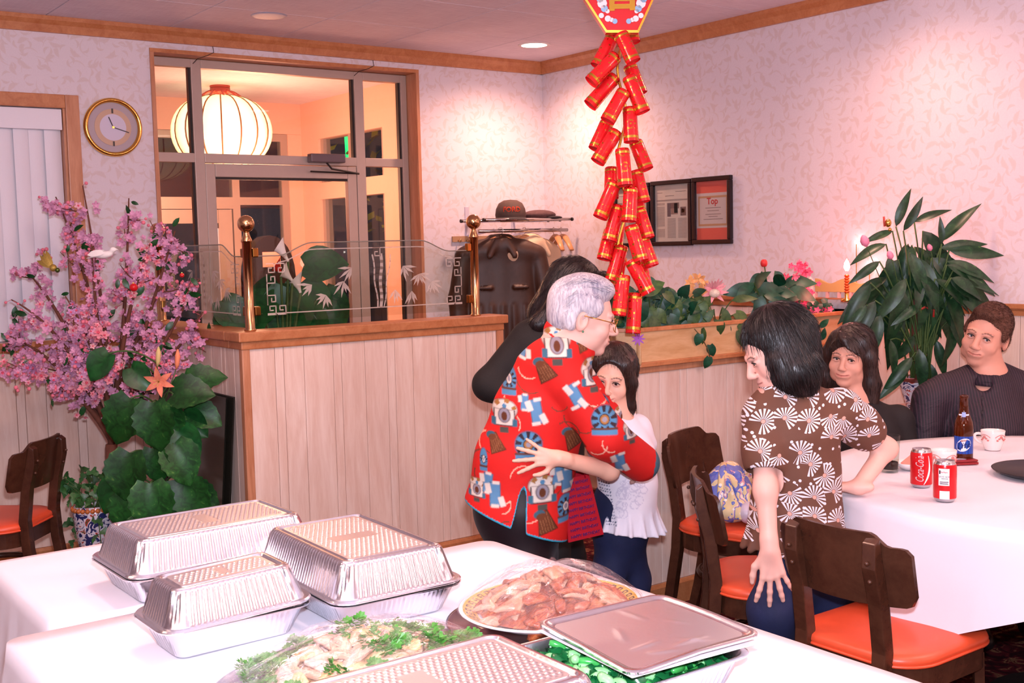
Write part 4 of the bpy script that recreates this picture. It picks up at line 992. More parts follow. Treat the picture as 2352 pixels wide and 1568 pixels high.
# chicken platter
cp_ = platter('oval_platter', .962, 1.80, .272, .192, 'large oval steel platter under the sliced chicken and parsley', rim=False, mat=STEEL)
CHK = [meat_mat('poached_chicken_skin', 'e0b070', 'ecca98', 'c9924e'), meat_mat('poached_chicken_flesh', 'e0c4a8', 'cfa488', 'e6d2ba'), meat_mat('chicken_bone_grey', 'b49a90', 'dcbca6', 'c2a496')]
heap('poached_chicken', .975, 1.805, TZ+.018, 70, .150, .062, CHK, 33, 'heap of sliced pale chicken under cling film', 'chicken', .075, 'chicken_slice', flat=.2, skew=(1.12, .9))
PARS = plain('parsley_leaf', '4a8a34', .5, var=.35, vscale=80)
pm = []
for q in range(3):
    mb = MB(); r = random.Random(q)
    for k in range(8):
        a = r.uniform(0, 6.3); l = r.uniform(.012, .024); c = Vector((math.cos(a)*l, math.sin(a)*l, r.uniform(0, .012)))
        for f in range(5):
            b = a+(f-2)*.6; w = .009; p = c+Vector((math.cos(b)*w, math.sin(b)*w, r.uniform(-.004, .006))); s = Vector((-math.sin(b)*.004, math.cos(b)*.004, .002))
            mb.add([c, p-s*.9, p+Vector((math.cos(b)*.005, math.sin(b)*.005, 0)), p+s*.9], [(0, 1, 2, 3)])
    me = mb.mesh('parsley_sprig'); me.materials.append(PARS); pm.append(me)
pg = thing('parsley_garnish', (.962, 1.80, TZ+.03), 'ring of green parsley around the sliced chicken', 'parsley')
r = random.Random(8)
for i in range(120):
    a = r.uniform(0, 2*PI); k = r.uniform(.62, .86); x, y = .262*k*math.cos(a), .185*k*math.sin(a); z = -.004+.02*(1-k)*2+r.uniform(0, .01)
    part_copy(r.choice(pm), pg, Matrix.Translation((x, y, z)) @ Euler((r.uniform(-.6, .6), r.uniform(-.6, .6), r.uniform(0, 6.3))).to_matrix().to_4x4(), 'parsley_sprig')
for x, y, z in ((.02, -.05, .062), (.035, -.06, .058), (.10, -.045, .052), (-.03, -.115, .03), (.01, .02, .075), (.12, -.06, .045), (-.08, -.09, .04)):
    for q in range(3): part_copy(pm[q], pg, Matrix.Translation((x+r.uniform(-.01, .01), y+r.uniform(-.01, .01), z)) @ Euler((r.uniform(-.6, .6), r.uniform(-.6, .6), r.uniform(0, 6.3))).to_matrix().to_4x4(), 'parsley_sprig')
ft = thing('cling_film_cover', (.962, 1.80, TZ+.0045), 'clear cling film stretched over the chicken platter', 'cling film')
film(ft, lambda a, k: (.277*(1-k)*math.cos(a), .197*(1-k)*math.sin(a), .034+.082*(1-(1-k)**1.8)+(.006*math.sin(a*9+ph[1])+.003*math.sin(a*31))*(1-k)*k*4))
# ================================================================ WALL CLOCK
GOLD = plain('bright_gilt', 'e8b860', .18, 1.0)
ck = thing('wall_clock', (1.892, YL, 2.179), 'round gold rimmed wall clock beside the window', 'clock')
CM = Matrix.Translation((1.892, YL-.002, 2.179)) @ Matrix.Rotation(PI/2, 4, 'X')
MB().lathe([(.118, 0), (.146, 0), (.1475, .014), (.142, .026), (.134, .029), (.127, .022), (.124, .012)], 56, CM, cap=False).build('rim', GOLD, ck, True)
MB().lathe([(.0001, .008), (.126, .008)], 56, CM, cap=False).build('outer_dial', plain('taupe_dial', 'b0a2aa', .6), ck)
MB().lathe([(.066, .0105), (.092, .0105), (.092, .0085)], 56, CM, cap=False).build('chapter_ring', plain('tan_dial_ring', 'c9a890', .5), ck)
MB().lathe([(.0001, .0112), (.0665, .0112)], 48, CM, cap=False).build('inner_dial', plain('pale_dial', 'cfc8dc', .4), ck)
for a in (PI/2, -PI/2):
    MB().cbox((.082*math.cos(a), .082*math.sin(a), .0112), (.009, .024, .001), CM).build('hour_marker', plain('dark_marker', '4a4440', .5), ck)
for a, L, w in ((math.radians(112), .055, .005), (math.radians(-17), .082, .0045)):
    MB().bar(CM @ Vector((0, 0, .014)), CM @ Vector((L*math.cos(a), L*math.sin(a), .014)), w, .0012, (0, 1, 0)).build('clock_hand', plain('dark_hand', '3a3440', .4), ck)
MB().lathe([(.0001, .018), (.006, .018), (.006, .012)], 16, CM, cap=False).build('hub', GOLD, ck)
# ================================================================ FRAMED NOTICES
FRM = plain('black_lacquer_frame', '1c1014', .25, var=.2)
PAPER = plain('newsprint', 'd8cac6', .6, var=.05, vscale=300); INK = plain('grey_print', '8c7c7c', .7); CORAL = plain('coral_mat_board', 'e8625a', .6); DOC = plain('certificate_paper', 'd6c8cc', .5); TAN = plain('tan_certificate_border', 'c89a78', .5)
def picture(ya, yb, z0, z1, label, kind):
    t = thing('picture_frame', (XR, (ya+yb)/2, z0), label, 'picture', 'black framed notices on the papered wall'); f = .025; X = XR-.004
    for a, b in (((ya, z0), (yb, z0+f)), ((ya, z1-f), (yb, z1)), ((ya, z0+f), (ya+f, z1-f)), ((yb-f, z0+f), (yb, z1-f))):
        MB().box((X-.024, a[0], a[1]), (X, b[0], b[1])).build('frame_bar', FRM, t, bevel=.004)
    g = lambda a, b, c, d, x, m, nm: MB().box((X-x-.0006, a, c), (X-x, b, d)).build(nm, m, t)
    yi, yj, zi, zj = ya+f, yb-f, z0+f, z1-f; W_, H_ = yj-yi, zj-zi
    g(yi, yj, zi, zj, .006, CORAL if kind == 2 else PAPER, 'sheet')
    # note: y decreases to the right of the picture
    Y = lambda s: yj-W_*s
    Z = lambda s: zj-H_*s
    if kind == 1:
        rn = random.Random(2)
        for (s0, s1, r) in ((.05, .22, .13), (.6, .9, .12), (.3, .56, .19), (.04, .94, .26), (.04, .94, .275)): g(Y(s1), Y(s0), Z(r+.008), Z(r), .0068, INK, 'print_line')
        for cidx, (s0, s1) in enumerate(((.05, .28), (.36, .60), (.67, .92))):
            for k in range(30):
                r = .32+k*.021
                if cidx and r < .58: continue
                if rn.random() < .06: continue
                g(Y(s1), Y(s0), Z(r+.007), Z(r), .0068, INK, 'print_line')
        for s0, s1, r0, r1, c in ((.36, .46, .32, .56, '6a5a66'), (.46, .70, .32, .42, '7a5a58'), (.47, .66, .42, .52, '9a7670'), (.56, .66, .33, .50, '5a4650'), (.74, .90, .40, .55, '6a565a'), (.77, .86, .43, .50, 'c8b4b0')):
            g(Y(s1), Y(s0), Z(r1), Z(r0), .0072, plain('halftone_'+c, c, .7, var=.3, vscale=120), 'halftone_patch')
    if kind == 2:
        g(yi+.002, yj-.002, Z(.80), Z(.20), .0068, DOC, 'certificate')
        for a, b, c, d in ((.06, .96, .25, .285), (.06, .96, .73, .765), (.06, .10, .285, .73), (.92, .96, .285, .73)): g(Y(b), Y(a), Z(d), Z(c), .0074, TAN, 'border')
        M_ = Matrix.Translation((X-.0078, Y(.5), Z(.345))) @ Matrix(((0, 0, -1, 0), (-1, 0, 0, 0), (0, 1, 0, 0), (0, 0, 0, 1)))
        text_mesh('heading', 'Top', .05, plain('red_print', 'c8303a', .5), M_, t, .0003, bold=True)
        for s0, s1, r in ((.28, .76, .45), (.34, .70, .50), (.28, .76, .56), (.38, .66, .60), (.22, .82, .645)): g(Y(s1), Y(s0), Z(r+.010), Z(r), .0074, INK, 'print_line')
    MB().box((X-.0115, yi, zi), (X-.0105, yj, zj)).build('pane', GLASS, t)
picture(4.305, 4.595, 1.517, 1.885, 'black frame with a red matted certificate, rightmost of three on the wall', 2)
picture(4.600, 4.925, 1.512, 1.883, 'black frame with a newspaper clipping, middle of three on the wall', 1)
picture(4.935, 5.255, 1.508, 1.880, 'black frame half hidden by the red firecracker string', 1)
# ================================================================ FIRECRACKER STRING
RED = plain('red_plastic', 'd8161c', .22); REDE = plain('red_paper_end', 'd41a20', .5); GLD = plain('gold_foil_print', 'd8a440', .25, .9)
def cracker_mat():
    n = NB('red_gold_fleck'); n.set(Roughness=.2); v = n.coord('Object', (1, 1, 1)); vo = n.n('TexVoronoi', feature='F1'); vo.inputs['Scale'].default_value = 95; n.l(v, vo.inputs['Vector'])
    ns = n.noise(v, 60, 2); f = n.math('MULTIPLY', n.math('LESS_THAN', vo.outputs[0], .36), n.math('GREATER_THAN', ns.outputs[0], .53)); n.base(n.mix(f, 'd8181e', 'd89a3a')); n.l(f, n.b.inputs['Metallic']); return n.m
CRM = cracker_mat()
FD = 4.3
fc = thing('firecracker_garland', PD(1425, -40, FD), 'hanging garland of red and gold firecracker tubes under a red plaque', 'decoration')
CK = [(1426,77,1454,140,-.05),(1408,84,1372,153,.03),(1416,128,1357,189,-.03),(1413,176,1355,242,0),(1444,176,1477,258,-.03),(1446,150,1470,214,.04),(1434,209,1395,278,-.05),(1446,247,1450,326,-.03),(1395,280,1370,337,.04),(1416,301,1372,372,-.02),(1459,325,1480,378,.03),(1429,342,1436,426,-.06),(1405,385,1404,450,.03),(1460,392,1477,464,.02),(1413,418,1378,500,-.03),(1449,431,1444,508,-.06),(1421,472,1400,553,-.02),(1467,480,1487,546,.02),(1449,518,1472,599,-.05),(1403,528,1389,587,.03),(1428,564,1405,645,.02),(1474,545,1497,610,.01),(1449,597,1490,673,-.05),(1432,632,1421,724,-.06),(1459,673,1454,765,-.04),(1423,500,1413,565,.06),(1426,590,1412,650,.05),(1440,30,1452,88,.05),(1470,600,1480,650,.05),(1452,420,1466,480,.06)]
cm = {}
def cracker_mesh():
    if cm: return cm
    L_, R_ = .13, .0262
    a = MB(); a.lathe([(.0001, .003), (R_*.9, 0), (R_, .006), (R_*1.02, L_*.5), (R_*1.06, L_-.006), (R_*1.06, L_)], 20, cap=False); me = a.mesh('cracker_tube', True); me.materials.append(CRM); cm['tube'] = me
    b = MB(); b.lathe([(.0001, L_-.006), (R_*1.03, L_-.006)], 20, cap=False); me = b.mesh('cracker_end'); me.materials.append(REDE); cm['end'] = me
    for nm, z0, z1 in (('band', .011, .019), ('band2', L_-.02, L_-.011)):
        c = MB(); c.lathe([(R_*1.07, z0), (R_*1.08, z1)] if nm == 'band2' else [(R_*1.015, z0), (R_*1.02, z1)], 20, cap=False); me = c.mesh('gold_band', True); me.materials.append(GLD); cm[nm] = me
    return cm
cracker_mesh()
for x0, y0_, x1_, y1_, dz in CK:
    p, q = PD(x0, y0_, FD+dz), PD(x1_, y1_, FD+dz-.02); d = (q-p); L_ = max(d.length, .115); M_ = frame_m(p, d) @ Matrix.Diagonal((1, 1, L_/.13, 1))
    o_ = part_copy(cm['tube'], fc, M_, 'cracker_tube', local=False)
    for k in ('end', 'band', 'band2'): part_copy(cm[k], o_, Matrix.Identity(4), cm[k].name.split('.')[0])
MB().tube([PD(1430, -60, FD)]+[PD(1428+10*math.sin(y*.03), y, FD+.005) for y in range(60, 700, 20)], .005, 6).build('gold_cord', GLD, fc)
c0 = PD(1418, -160, FD); MB().tube([c0, (c0.x, c0.y, ZC)], .002, 5).build('hanging_thread', GLD, fc)
# plaque: flat hexagonal box, narrow at the foot
def PL2(px, py): return PD(px, py, FD-.05)
out = [PL2(*p) for p in ((1341, -4), (1392, 75), (1467, 75), (1503, -4), (1470, -140), (1375, -140))]
ctr = sum(out, Vector())/6; nn = Vector(FW).normalized()
pb = MB(); n6 = 6; back = [p+nn*.05 for p in out]; pb.add([tuple(p) for p in out+back], [tuple(range(5, -1, -1)), tuple(range(6, 12))]+[(i, (i+1) % 6, 6+(i+1) % 6, 6+i) for i in range(6)])
plq = pb.build('plaque', plain('red_plaque', 'd0141c', .3), fc)
inn = [ctr+(p-ctr)*.94-nn*.001 for p in out]; bd = MB(); bd.add([tuple(p-nn*.001) for p in out]+[tuple(p-nn*.001) for p in inn], [(i, (i+1) % 6, 6+(i+1) % 6, 6+i) for i in range(6)]); bd.build('gold_border', GLD, plq)
PM = Matrix((Vector(RT), Vector((0, 0, 1)), -nn)).transposed().to_4x4()
def onp(px, py): m = PM.copy(); m.translation = PL2(px, py)-nn*.003; return m
text_mesh('spring_character', '\u6625', .165, GLD, onp(1428, -18), plq, .001, bold=True)
blu = plain('pale_blue_print', '8ab4d8', .5); wht = plain('white_print', 'e8dce0', .5)
for px, py, r_, m in ((1383, 8, 11, wht), (1388, 20, 8, blu), (1378, -2, 8, blu), (1395, 26, 5, wht), (1472, 8, 11, wht), (1466, 20, 8, blu), (1478, -2, 8, blu), (1462, 26, 5, wht), (1381, 36, 6, wht), (1396, 43, 7, wht), (1412, 49, 6, blu), (1405, 46, 5, wht), (1472, 36, 6, wht), (1460, 43, 7, wht), (1444, 49, 6, blu), (1452, 46, 5, wht)):
    s_ = r_*FD/F
    MB().lathe([(.0001, 0), (s_, 0)], 10, onp(px, py), cap=False).build('print_flower', m, plq)
# ================================================================ COAT RACK, CAPS, HANGERS, COATS
CHR = plain('chrome_tube', 'c8c0bc', .15, 1.0); WBR = plain('white_bracket', 'd0ccdc', .4, .2)
rk = thing('coat_rack', (4.25, YL, 1.6), 'wall mounted chrome coat rack with shelf tubes and brass hooks', 'coat rack')
ya_, yb_ = 5.60, 5.72; zs = 1.69
xl, xr_ = 3.93, 4.60
for y in (ya_, yb_, 5.84): MB().tube([(xl, y, zs), (xr_, y, zs)], .0095, 10).build('shelf_tube', CHR, rk, True)
for x in (xl, xr_):
    for y in (ya_, yb_, 5.84): MB().lathe([(.0001, -.006), (.011, -.006), (.011, .006), (.0001, .006)], 10, Matrix.Translation((x, y, zs)) @ Matrix.Rotation(PI/2, 4, 'Y'), cap=False).build('end_cap', ALUD, rk)
MB().tube([(xl, 5.66, 1.625), (xr_+.01, 5.66, 1.625)], .011, 10).build('hanging_rod', CHR, rk, True)
for x in (4.045, 4.40):
    MB().box((x-.014, YL-.006, 1.50), (x+.014, YL, 1.78)).build('bracket', WBR, rk); MB().bar((x, YL-.003, zs), (x, ya_+.005, zs-.004), .01, .02).build('bracket_arm', WBR, rk); MB().bar((x, YL-.003, 1.60), (x, 5.655, 1.632), .008, .014).build('bracket_arm', WBR, rk)
MB().box((xl, YL-.012, 1.565), (4.50, YL, 1.60)).build('hook_rail', plain('tan_rail', 'b48c6a', .5), rk)
for k in range(9):
    x = xl+.04+k*.062; MB().tube(bez((x, YL-.012, 1.575), (x, YL-.045, 1.55), (x, YL-.04, 1.585), 6), .004, 6).build('hook', BRASS, rk, True)
hg = None
HW = plain('hanger_wood', 'c98a5a', .4)
def hanger(x, rz, label):
    t = thing('coat_hanger', (x, 5.66, 1.625), label, 'hanger', 'wooden hangers on the coat rack', rz)
    MB().tube([(0, 0, -.03), (.0, .0, -.02), (.016, 0, -.012), (.020, 0, .004), (.010, 0, .017), (-.008, 0, .016), (-.013, 0, .006)], .002, 6).build('hook', CHR, t, True, local=True)
    pts = [(-.21, 0, -.125), (-.12, -.005, -.075), (-.045, -.012, -.045), (0, -.012, -.036), (.045, -.012, -.045), (.12, -.005, -.075), (.21, 0, -.125)]
    MB().tube(pts, [.014, .018, .022, .024, .022, .018, .014], 10, flat=.5).build('shoulder_bar', HW, t, True, local=True)
    return t
hanger(4.50, 1.15, 'empty wooden hanger at the corner end of the rack'); hanger(4.56, 1.2, 'last empty wooden hanger, at the very end of the rack')
hanger(PY(1150, 580, 5.66).x, -.5, 'wooden hanger holding the brown jacket'); hanger(PY(1205, 580, 5.66).x, .15, 'wooden hanger holding the cream jacket')
def jacket(x, rz, color, label, w=.23, lenz=.72, th=.075, mat=None, seed=1, two=True):
    c = np.array([x, 5.66, 1.625]); f = np.array([-math.sin(rz), math.cos(rz), 0])*-1; R_ = rotm(f); P = lambda a, b, z: c+R_ @ np.array([a, b, z])
    sd = SD()
    sd.cap(P(-w*.82, 0, -.135), P(0, 0, -.085), .045, .055, .03); sd.cap(P(w*.82, 0, -.135), P(0, 0, -.085), .045, .055, .03)
    fl_ = (R_ @ np.array([0, 1, 0]), .55)
    sd.chain([P(-w*.5, 0, -.15), P(-w*.42, 0, -.5), P(-w*.5, 0, -.15-lenz*.9)], [.085, .095, .11], .05, flat=fl_); sd.chain([P(w*.5, 0, -.15), P(w*.42, 0, -.5), P(w*.5, 0, -.15-lenz*.9)], [.085, .095, .11], .05, flat=fl_); sd.cap(P(0, 0, -.16), P(0, 0, -.15-lenz*.9), .09, .10, .05, flat=fl_)
    for q_ in range(7): sd.cap(P(-w*.8+q_*w*.27, th*.75, -.45), P(-w*.85+q_*w*.28, th*.85, -.15-lenz*.9), .004, .014, .03)
    for s_ in ((-1, 1) if two else (-1,)):
        sd.chain([P(s_*w*.9, 0, -.15), P(s_*w*1.08, .015, -.40), P(s_*w*1.06, .03, -.68)], [.055, .055, .048], .02, flat=(R_ @ np.array([0, 1, 0]), .8))
        sd.cap(P(s_*.03, .055, -.055), P(s_*.075, .075, -.15), .016, .02, .015, flat=(R_ @ np.array([0, 1, 0]), .5))
        sd.box(P(s_*.11, th*.80, -.34), (.045, .006, .008), .004, R_, .006)
    sd.cap(P(-.05, -.015, -.05), P(.05, -.015, -.05), .03, .03, .02)
    sd.cap(P(0, th*.9+.03, -.12), P(0, th*.9+.03, -.80), .006, .006, .01, -1)
    o = soft('hanging_jacket', sd, .010, mat)
    return tag(o, label, 'jacket')
LEATH = plain('worn_brown_leather', '3e2519', .5, var=.35, vscale=9, bump=.3, bscale=30)
CREAM = plain('cream_cloth', 'd8bc9c', .8, var=.2, vscale=10, bump=.3, bscale=25)
jacket(PY(1150, 580, 5.66).x, -.50, None, 'dark brown leather jacket hanging from the coat rack', .25, .95, .08, LEATH)
jacket(PY(1222, 580, 5.66).x, .25, None, 'cream jacket hanging behind the brown leather one', .24, .80, .06, CREAM, two=False)
# caps on the shelf
def cap_thing(name, loc, rz, c1, c2, label, logo=False, sc=1):
    t = thing(name, loc, label, 'cap', None, rz)
    M_ = Matrix.Scale(sc, 4)
    MB().lathe([(.092, 0), (.095, .02), (.09, .055), (.072, .09), (.04, .108), (.0001, .112)], 28, M_, cap=False).build('crown', plain(name+'_crown_cloth', c1, .8, var=.3), t, True, local=True)
    b = MB(); vs = []; N = 14
    for i in range(N+1):
        a = -1.25+2.5*i/N; r1 = .09; r2 = .09+.075*math.cos(a*1.05)
        vs += [(r1*math.sin(a), -r1*math.cos(a), .006), (r2*math.sin(a), -r2*math.cos(a), -.008-.012*abs(math.sin(a))), (r2*math.sin(a), -r2*math.cos(a), -.012-.012*abs(math.sin(a))), (r1*math.sin(a), -r1*math.cos(a), .001)]
    b.add(vs, [(4*i+k, 4*i+(k+1) % 4, 4*i+4+(k+1) % 4, 4*i+4+k) for i in range(N) for k in range(4)]); b.build('visor', plain(name+'_visor_cloth', c2, .8), t, True, local=True)
    if logo:
        def wr(p): a = p.x/.093; z = .05+p.y; r = .0945-max(0, z-.055)*.35; return Vector((r*math.sin(a), -r*math.cos(a), z))
        text_mesh('orange_lettering', 'FORD', .042, plain('orange_embroidery', 'e0502a', .7), Matrix.Identity(4), t, .002, bold=True, wrap=wr).matrix_parent_inverse = Matrix.Identity(4)
    return t
cap_thing('baseball_cap', (4.20, 5.70, zs+.012), -.55, '4a3630', '241c20', 'dark baseball cap with orange lettering on the coat rack shelf', True)
fl_ = thing('tweed_cap', (4.42, 5.70, zs+.012), 'dark checked flat cap lying at the corner end of the rack shelf', 'cap')
MB().ball((0, 0, .018), .1, 10, None, (1.15, .85, .32)).build('crown', plain('checked_tweed', '54393a', .85, var=.5, vscale=70), fl_, True, local=True)
MB().ball((.06, -.07, .0), .06, 8, None, (1.0, .7, .18)).build('peak', plain('dark_peak_cloth', '231c20', .8), fl_, True, local=True)
# ================================================================ LANTERN IN THE VESTIBULE
lc = PZ(505, 197, ZC); lt = thing('paper_lantern', (lc.x, lc.y, ZC), 'large glowing ribbed lantern hanging behind the entrance glass', 'lantern')
ctr = PD(510, 304, float(Vector(FW).dot(lc))); zc_ = ctr.z-ZC; lx, ly = ctr.x-lc.x, ctr.y-lc.y
lan = NB('glowing_lantern_silk'); lan.base('fff0c8'); lan.set(Roughness=.6)
lw = lan.n('LayerWeight'); lw.inputs[0].default_value = .35
lan.l(lan.ramp(lw.outputs[1], [(.0, 'fff4d0'), (.75, 'ffd890')]), lan.b.inputs['Emission Color']); lan.b.inputs['Emission Strength'].default_value = 1.5
RX, RZ_ = .352, .255; NL = 16; A_, B_ = NL*6, 18; vs = []
for j in range(B_+1):
    ph_ = -PI/2+PI*(.06+.88*j/B_); rz = math.cos(ph_); h = math.sin(ph_)*RZ_
    for i in range(A_):
        a = 2*PI*i/A_; lob = 1-.045*abs(math.cos(a*NL/2))**2*1; r_ = RX*rz**.75*(1.0-.05*(1-abs(math.sin(a*NL/2)))); vs.append((lx*0+r_*math.cos(a), r_*math.sin(a), zc_+h))
lb = MB(); lb.add(vs, [(j*A_+i, j*A_+(i+1) % A_, (j+1)*A_+(i+1) % A_, (j+1)*A_+i) for j in range(B_) for i in range(A_)]); lb.build('shade', lan.m, lt, True, local=True)
RIB = plain('bamboo_rib', '8a5a2c', .5)
for k in range(NL):
    a = 2*PI*k/NL+.0; pts = []
    for j in range(15):
        ph_ = -PI/2+PI*(.06+.88*j/14); r_ = RX*math.cos(ph_)**.75*.955+.003; pts.append((r_*math.cos(a), r_*math.sin(a), zc_+math.sin(ph_)*RZ_))
    MB().tube(pts, .0055, 5).build('rib', RIB, lt, True, local=True)
RW = plain('red_lacquer', 'b8443a', .4)
MB().lathe([(.07, zc_+RZ_+.02), (.07, zc_+RZ_+.05), (.03, zc_+RZ_+.055), (.012, zc_+RZ_+.07), (.012, -.045), (.03, -.03), (.07, -.012), (.07, 0)], 20, cap=False).build('top_fitting', RW, lt, True, local=True)
for k in range(10):
    a = 2*PI*k/10; MB().tube(bez((.05*math.cos(a), .05*math.sin(a), zc_+RZ_+.03), (.1*math.cos(a), .1*math.sin(a), zc_+RZ_+.035), (.17*math.cos(a+.1), .17*math.sin(a+.1), zc_+RZ_-.035), 6), .007, 5).build('fretwork_petal', RW, lt, True, local=True)
MB().lathe([(.06, zc_-RZ_-.07), (.07, zc_-RZ_-.01)], 16).build('bottom_tassel', plain('gold_tassel', 'd8a030', .6), lt, True, local=True)
light('lantern_glow', 'POINT', (lc.x, lc.y-.55, ZC-.75), 60, (1, .42, .26), .25)
light('vestibule_glow', 'POINT', (lc.x+.35, lc.y+.1, 1.35), 34, (1, .42, .28), .3)
# vestibule furnishings and the street outside
ks = thing('standing_display', PD(612, 640, 8.2), 'dark round topped display with a pale notice behind the door glass', 'display'); kp = PY(612, 520, 7.9)
ks.location = (kp.x, kp.y, 0)
poly = [(-.19, 0), (.19, 0), (.19, 1.35)]+[(.19*math.cos(a), 1.35+.30*math.sin(a)) for a in [PI*k/12 for k in range(1, 12)]]+[(-.19, 1.35)]
MB().prism(poly, .12, Matrix.Rotation(PI/2, 4, 'X') @ Matrix.Translation((0, 0, -.06))).build('panel', plain('black_vinyl', '1a1418', .4), ks, local=True)
MB().box((-.07, -.068, 1.42), (.07, -.061, 1.53)).build('notice', plain('pink_notice', 'e0aa98', .6), ks, local=True)
tag(MB().box((1.0, 9.2, 1.9), (4.7, 9.3, 2.5)).build('street_awning', plain('dark_red_awning', '5a1c18', .7, var=.3)), 'dark red awning board outside the vestibule transom', 'awning')
gn = NB('green_neon'); gn.base('20d060'); gn.b.inputs['Emission Color'].default_value = lin('10e070'); gn.b.inputs['Emission Strength'].default_value = 2.5
gp = PX(797, 330, 6.0)
tag(MB().tube([PX(794, 300, 6.0), PX(798, 362, 6.0)], .02, 8).build('neon_tube', gn.m), 'upright green neon tube seen through the vestibule side window', 'neon sign')
tag(MB().tube([PY(615, 281, 9.198), PY(662, 284, 9.198)], .018, 8).build('neon_tube', gn.m), 'level green neon tube seen beside the lantern', 'neon sign')
yl = plain('yellow_street_tree_leaf', 'b89a20', .6, var=.4, vscale=20); ty = NB('lamp_lit_leaf'); 
yt = thing('street_tree', (6.3, 9.6, 0), 'yellow leaved street tree outside the vestibule window', 'tree'); MB().tube([(6.3, 9.6, 0), (6.3, 9.6, 2.6)], .05, 6).build('trunk', plain('dark_bark', '2a2018', .9), yt)
rr_ = random.Random(6); tl = MB()
for k in range(420):
    c = Vector((6.3+rr_.gauss(0, .6), 9.6+rr_.gauss(0, .6), 2.4+rr_.gauss(0, .42))); s_ = .06; a = rr_.uniform(0, 6); b = rr_.uniform(-1, 1)
    u_ = Vector((math.cos(a), math.sin(a), b))*s_; w_ = Vector((-math.sin(a), math.cos(a), .4))*s_*.6; tl.add([c-u_, c+w_, c+u_, c-w_], [(0, 1, 2, 3)])
tag(tl.build('foliage', yl, yt), kind='stuff'); light('street_lamp', 'POINT', (5.7, 9.0, 3.2), 40, (1, .8, .4), .1)
# ================================================================ THINGS ON THE ROUND TABLE
ZT = TZ+.0045
CRED = plain('soda_red', 'c8141c', .25, .15); CANM = plain('can_metal', 'c8c8cc', .25, 1.0); WPR = plain('white_can_print', 'f0ecee', .35); BLK = plain('black_print', '2a2628', .5)
def can(px, py, label):
    p = PZ(px, py, ZT); t = thing('soda_can', p, label, 'soda can', 'red soda cans', math.atan2(p.x, p.y)*-1)
    MB().lathe([(.0001, .004), (.022, .004), (.0245, 0), (.027, .004), (.0325, .012)], 32, cap=False).build('base', CANM, t, True, local=True)
    MB().lathe([(.0325, .012), (.033, .016), (.033, .104), (.031, .112)], 32, cap=False).build('can_body', CRED, t, True, local=True)
    MB().lathe([(.031, .112), (.027, .119), (.0272, .122), (.0255, .122), (.0245, .118), (.0001, .117)], 32, cap=False).build('can_top', CANM, t, True, local=True)
    return t
def on_can(ang0): 
    def w(p): a = ang0+p.x/.0331; return Vector((.0333*math.sin(a), -.0333*math.cos(a), p.y))
    return w
c1 = can(2116, 1118, 'red soda can with white script lettering, left one of the two')
def wtxt(p):  # lettering runs up the can
    q = Vector((-p.y, p.x, 0)); a = q.x/.0331-.12; return Vector((.0334*math.sin(a), -.0334*math.cos(a), .062+q.y))
text_mesh('script_lettering', 'Coca-Cola', .036, WPR, Matrix.Identity(4), c1, .0002, font_shear=.35, xs=.52, wrap=wtxt).matrix_parent_inverse = Matrix.Identity(4)
wv = MB(); vs = []
for i in range(25):
    z = .014+.09*i/24; a = .62-.42*(1-i/24)**2*1.0+.16*math.sin(i/24*PI); w_ = .05+.16*math.sin(PI*(1-i/24)**1.5)
    for aa in (a, a+w_): vs.append((.0334*math.sin(aa), -.0334*math.cos(aa), z))
wv.add(vs, [(2*i, 2*i+1, 2*i+3, 2*i+2) for i in range(24)]); wv.build('white_wave', WPR, c1, local=True)
c2 = can(2170, 1150, 'red soda can with a white printed panel, right one of the two')
def patch(t, a0, a1, z0, z1, m, nm, r=.0333):
    b = MB(); vs = []
    for i in range(9):
        a = a0+(a1-a0)*i/8; vs += [(r*math.sin(a), -r*math.cos(a), z0), (r*math.sin(a), -r*math.cos(a), z1)]
    b.add(vs, [(2*i, 2*i+2, 2*i+3, 2*i+1) for i in range(8)]); return b.build(nm, m, t, local=True)
patch(c2, -.55, .38, .052, .102, WPR, 'printed_panel'); patch(c2, -.45, .40, .012, .036, WPR, 'white_square')
patch(c2, -.50, -.38, .086, .097, BLK, 'print_bar', .0335)
for a0, a1, z in ((-.42, .30, .063), (-.44, .30, .0605), (-.42, .24, .058), (-.44, .3, .0555), (-.3, .28, .0715)): patch(c2, a0, a1, z, z+.0014, BLK, 'print_line', .0335)
def wsm(zc): 
    return lambda p: Vector((.0336*math.sin((p.x)/.0331-.08), -.0336*math.cos((p.x)/.0331-.08), zc+p.y))
text_mesh('small_lettering', 'SAVE $20', .0075, BLK, Matrix.Identity(4), c2, .0001, wrap=wsm(.078)).matrix_parent_inverse = Matrix.Identity(4)
text_mesh('small_lettering', 'SixFlags', .0062, plain('red_small_print', 'd02a30', .5), Matrix.Identity(4), c2, .0001, bold=True, wrap=wsm(.0915)).matrix_parent_inverse = Matrix.Identity(4)
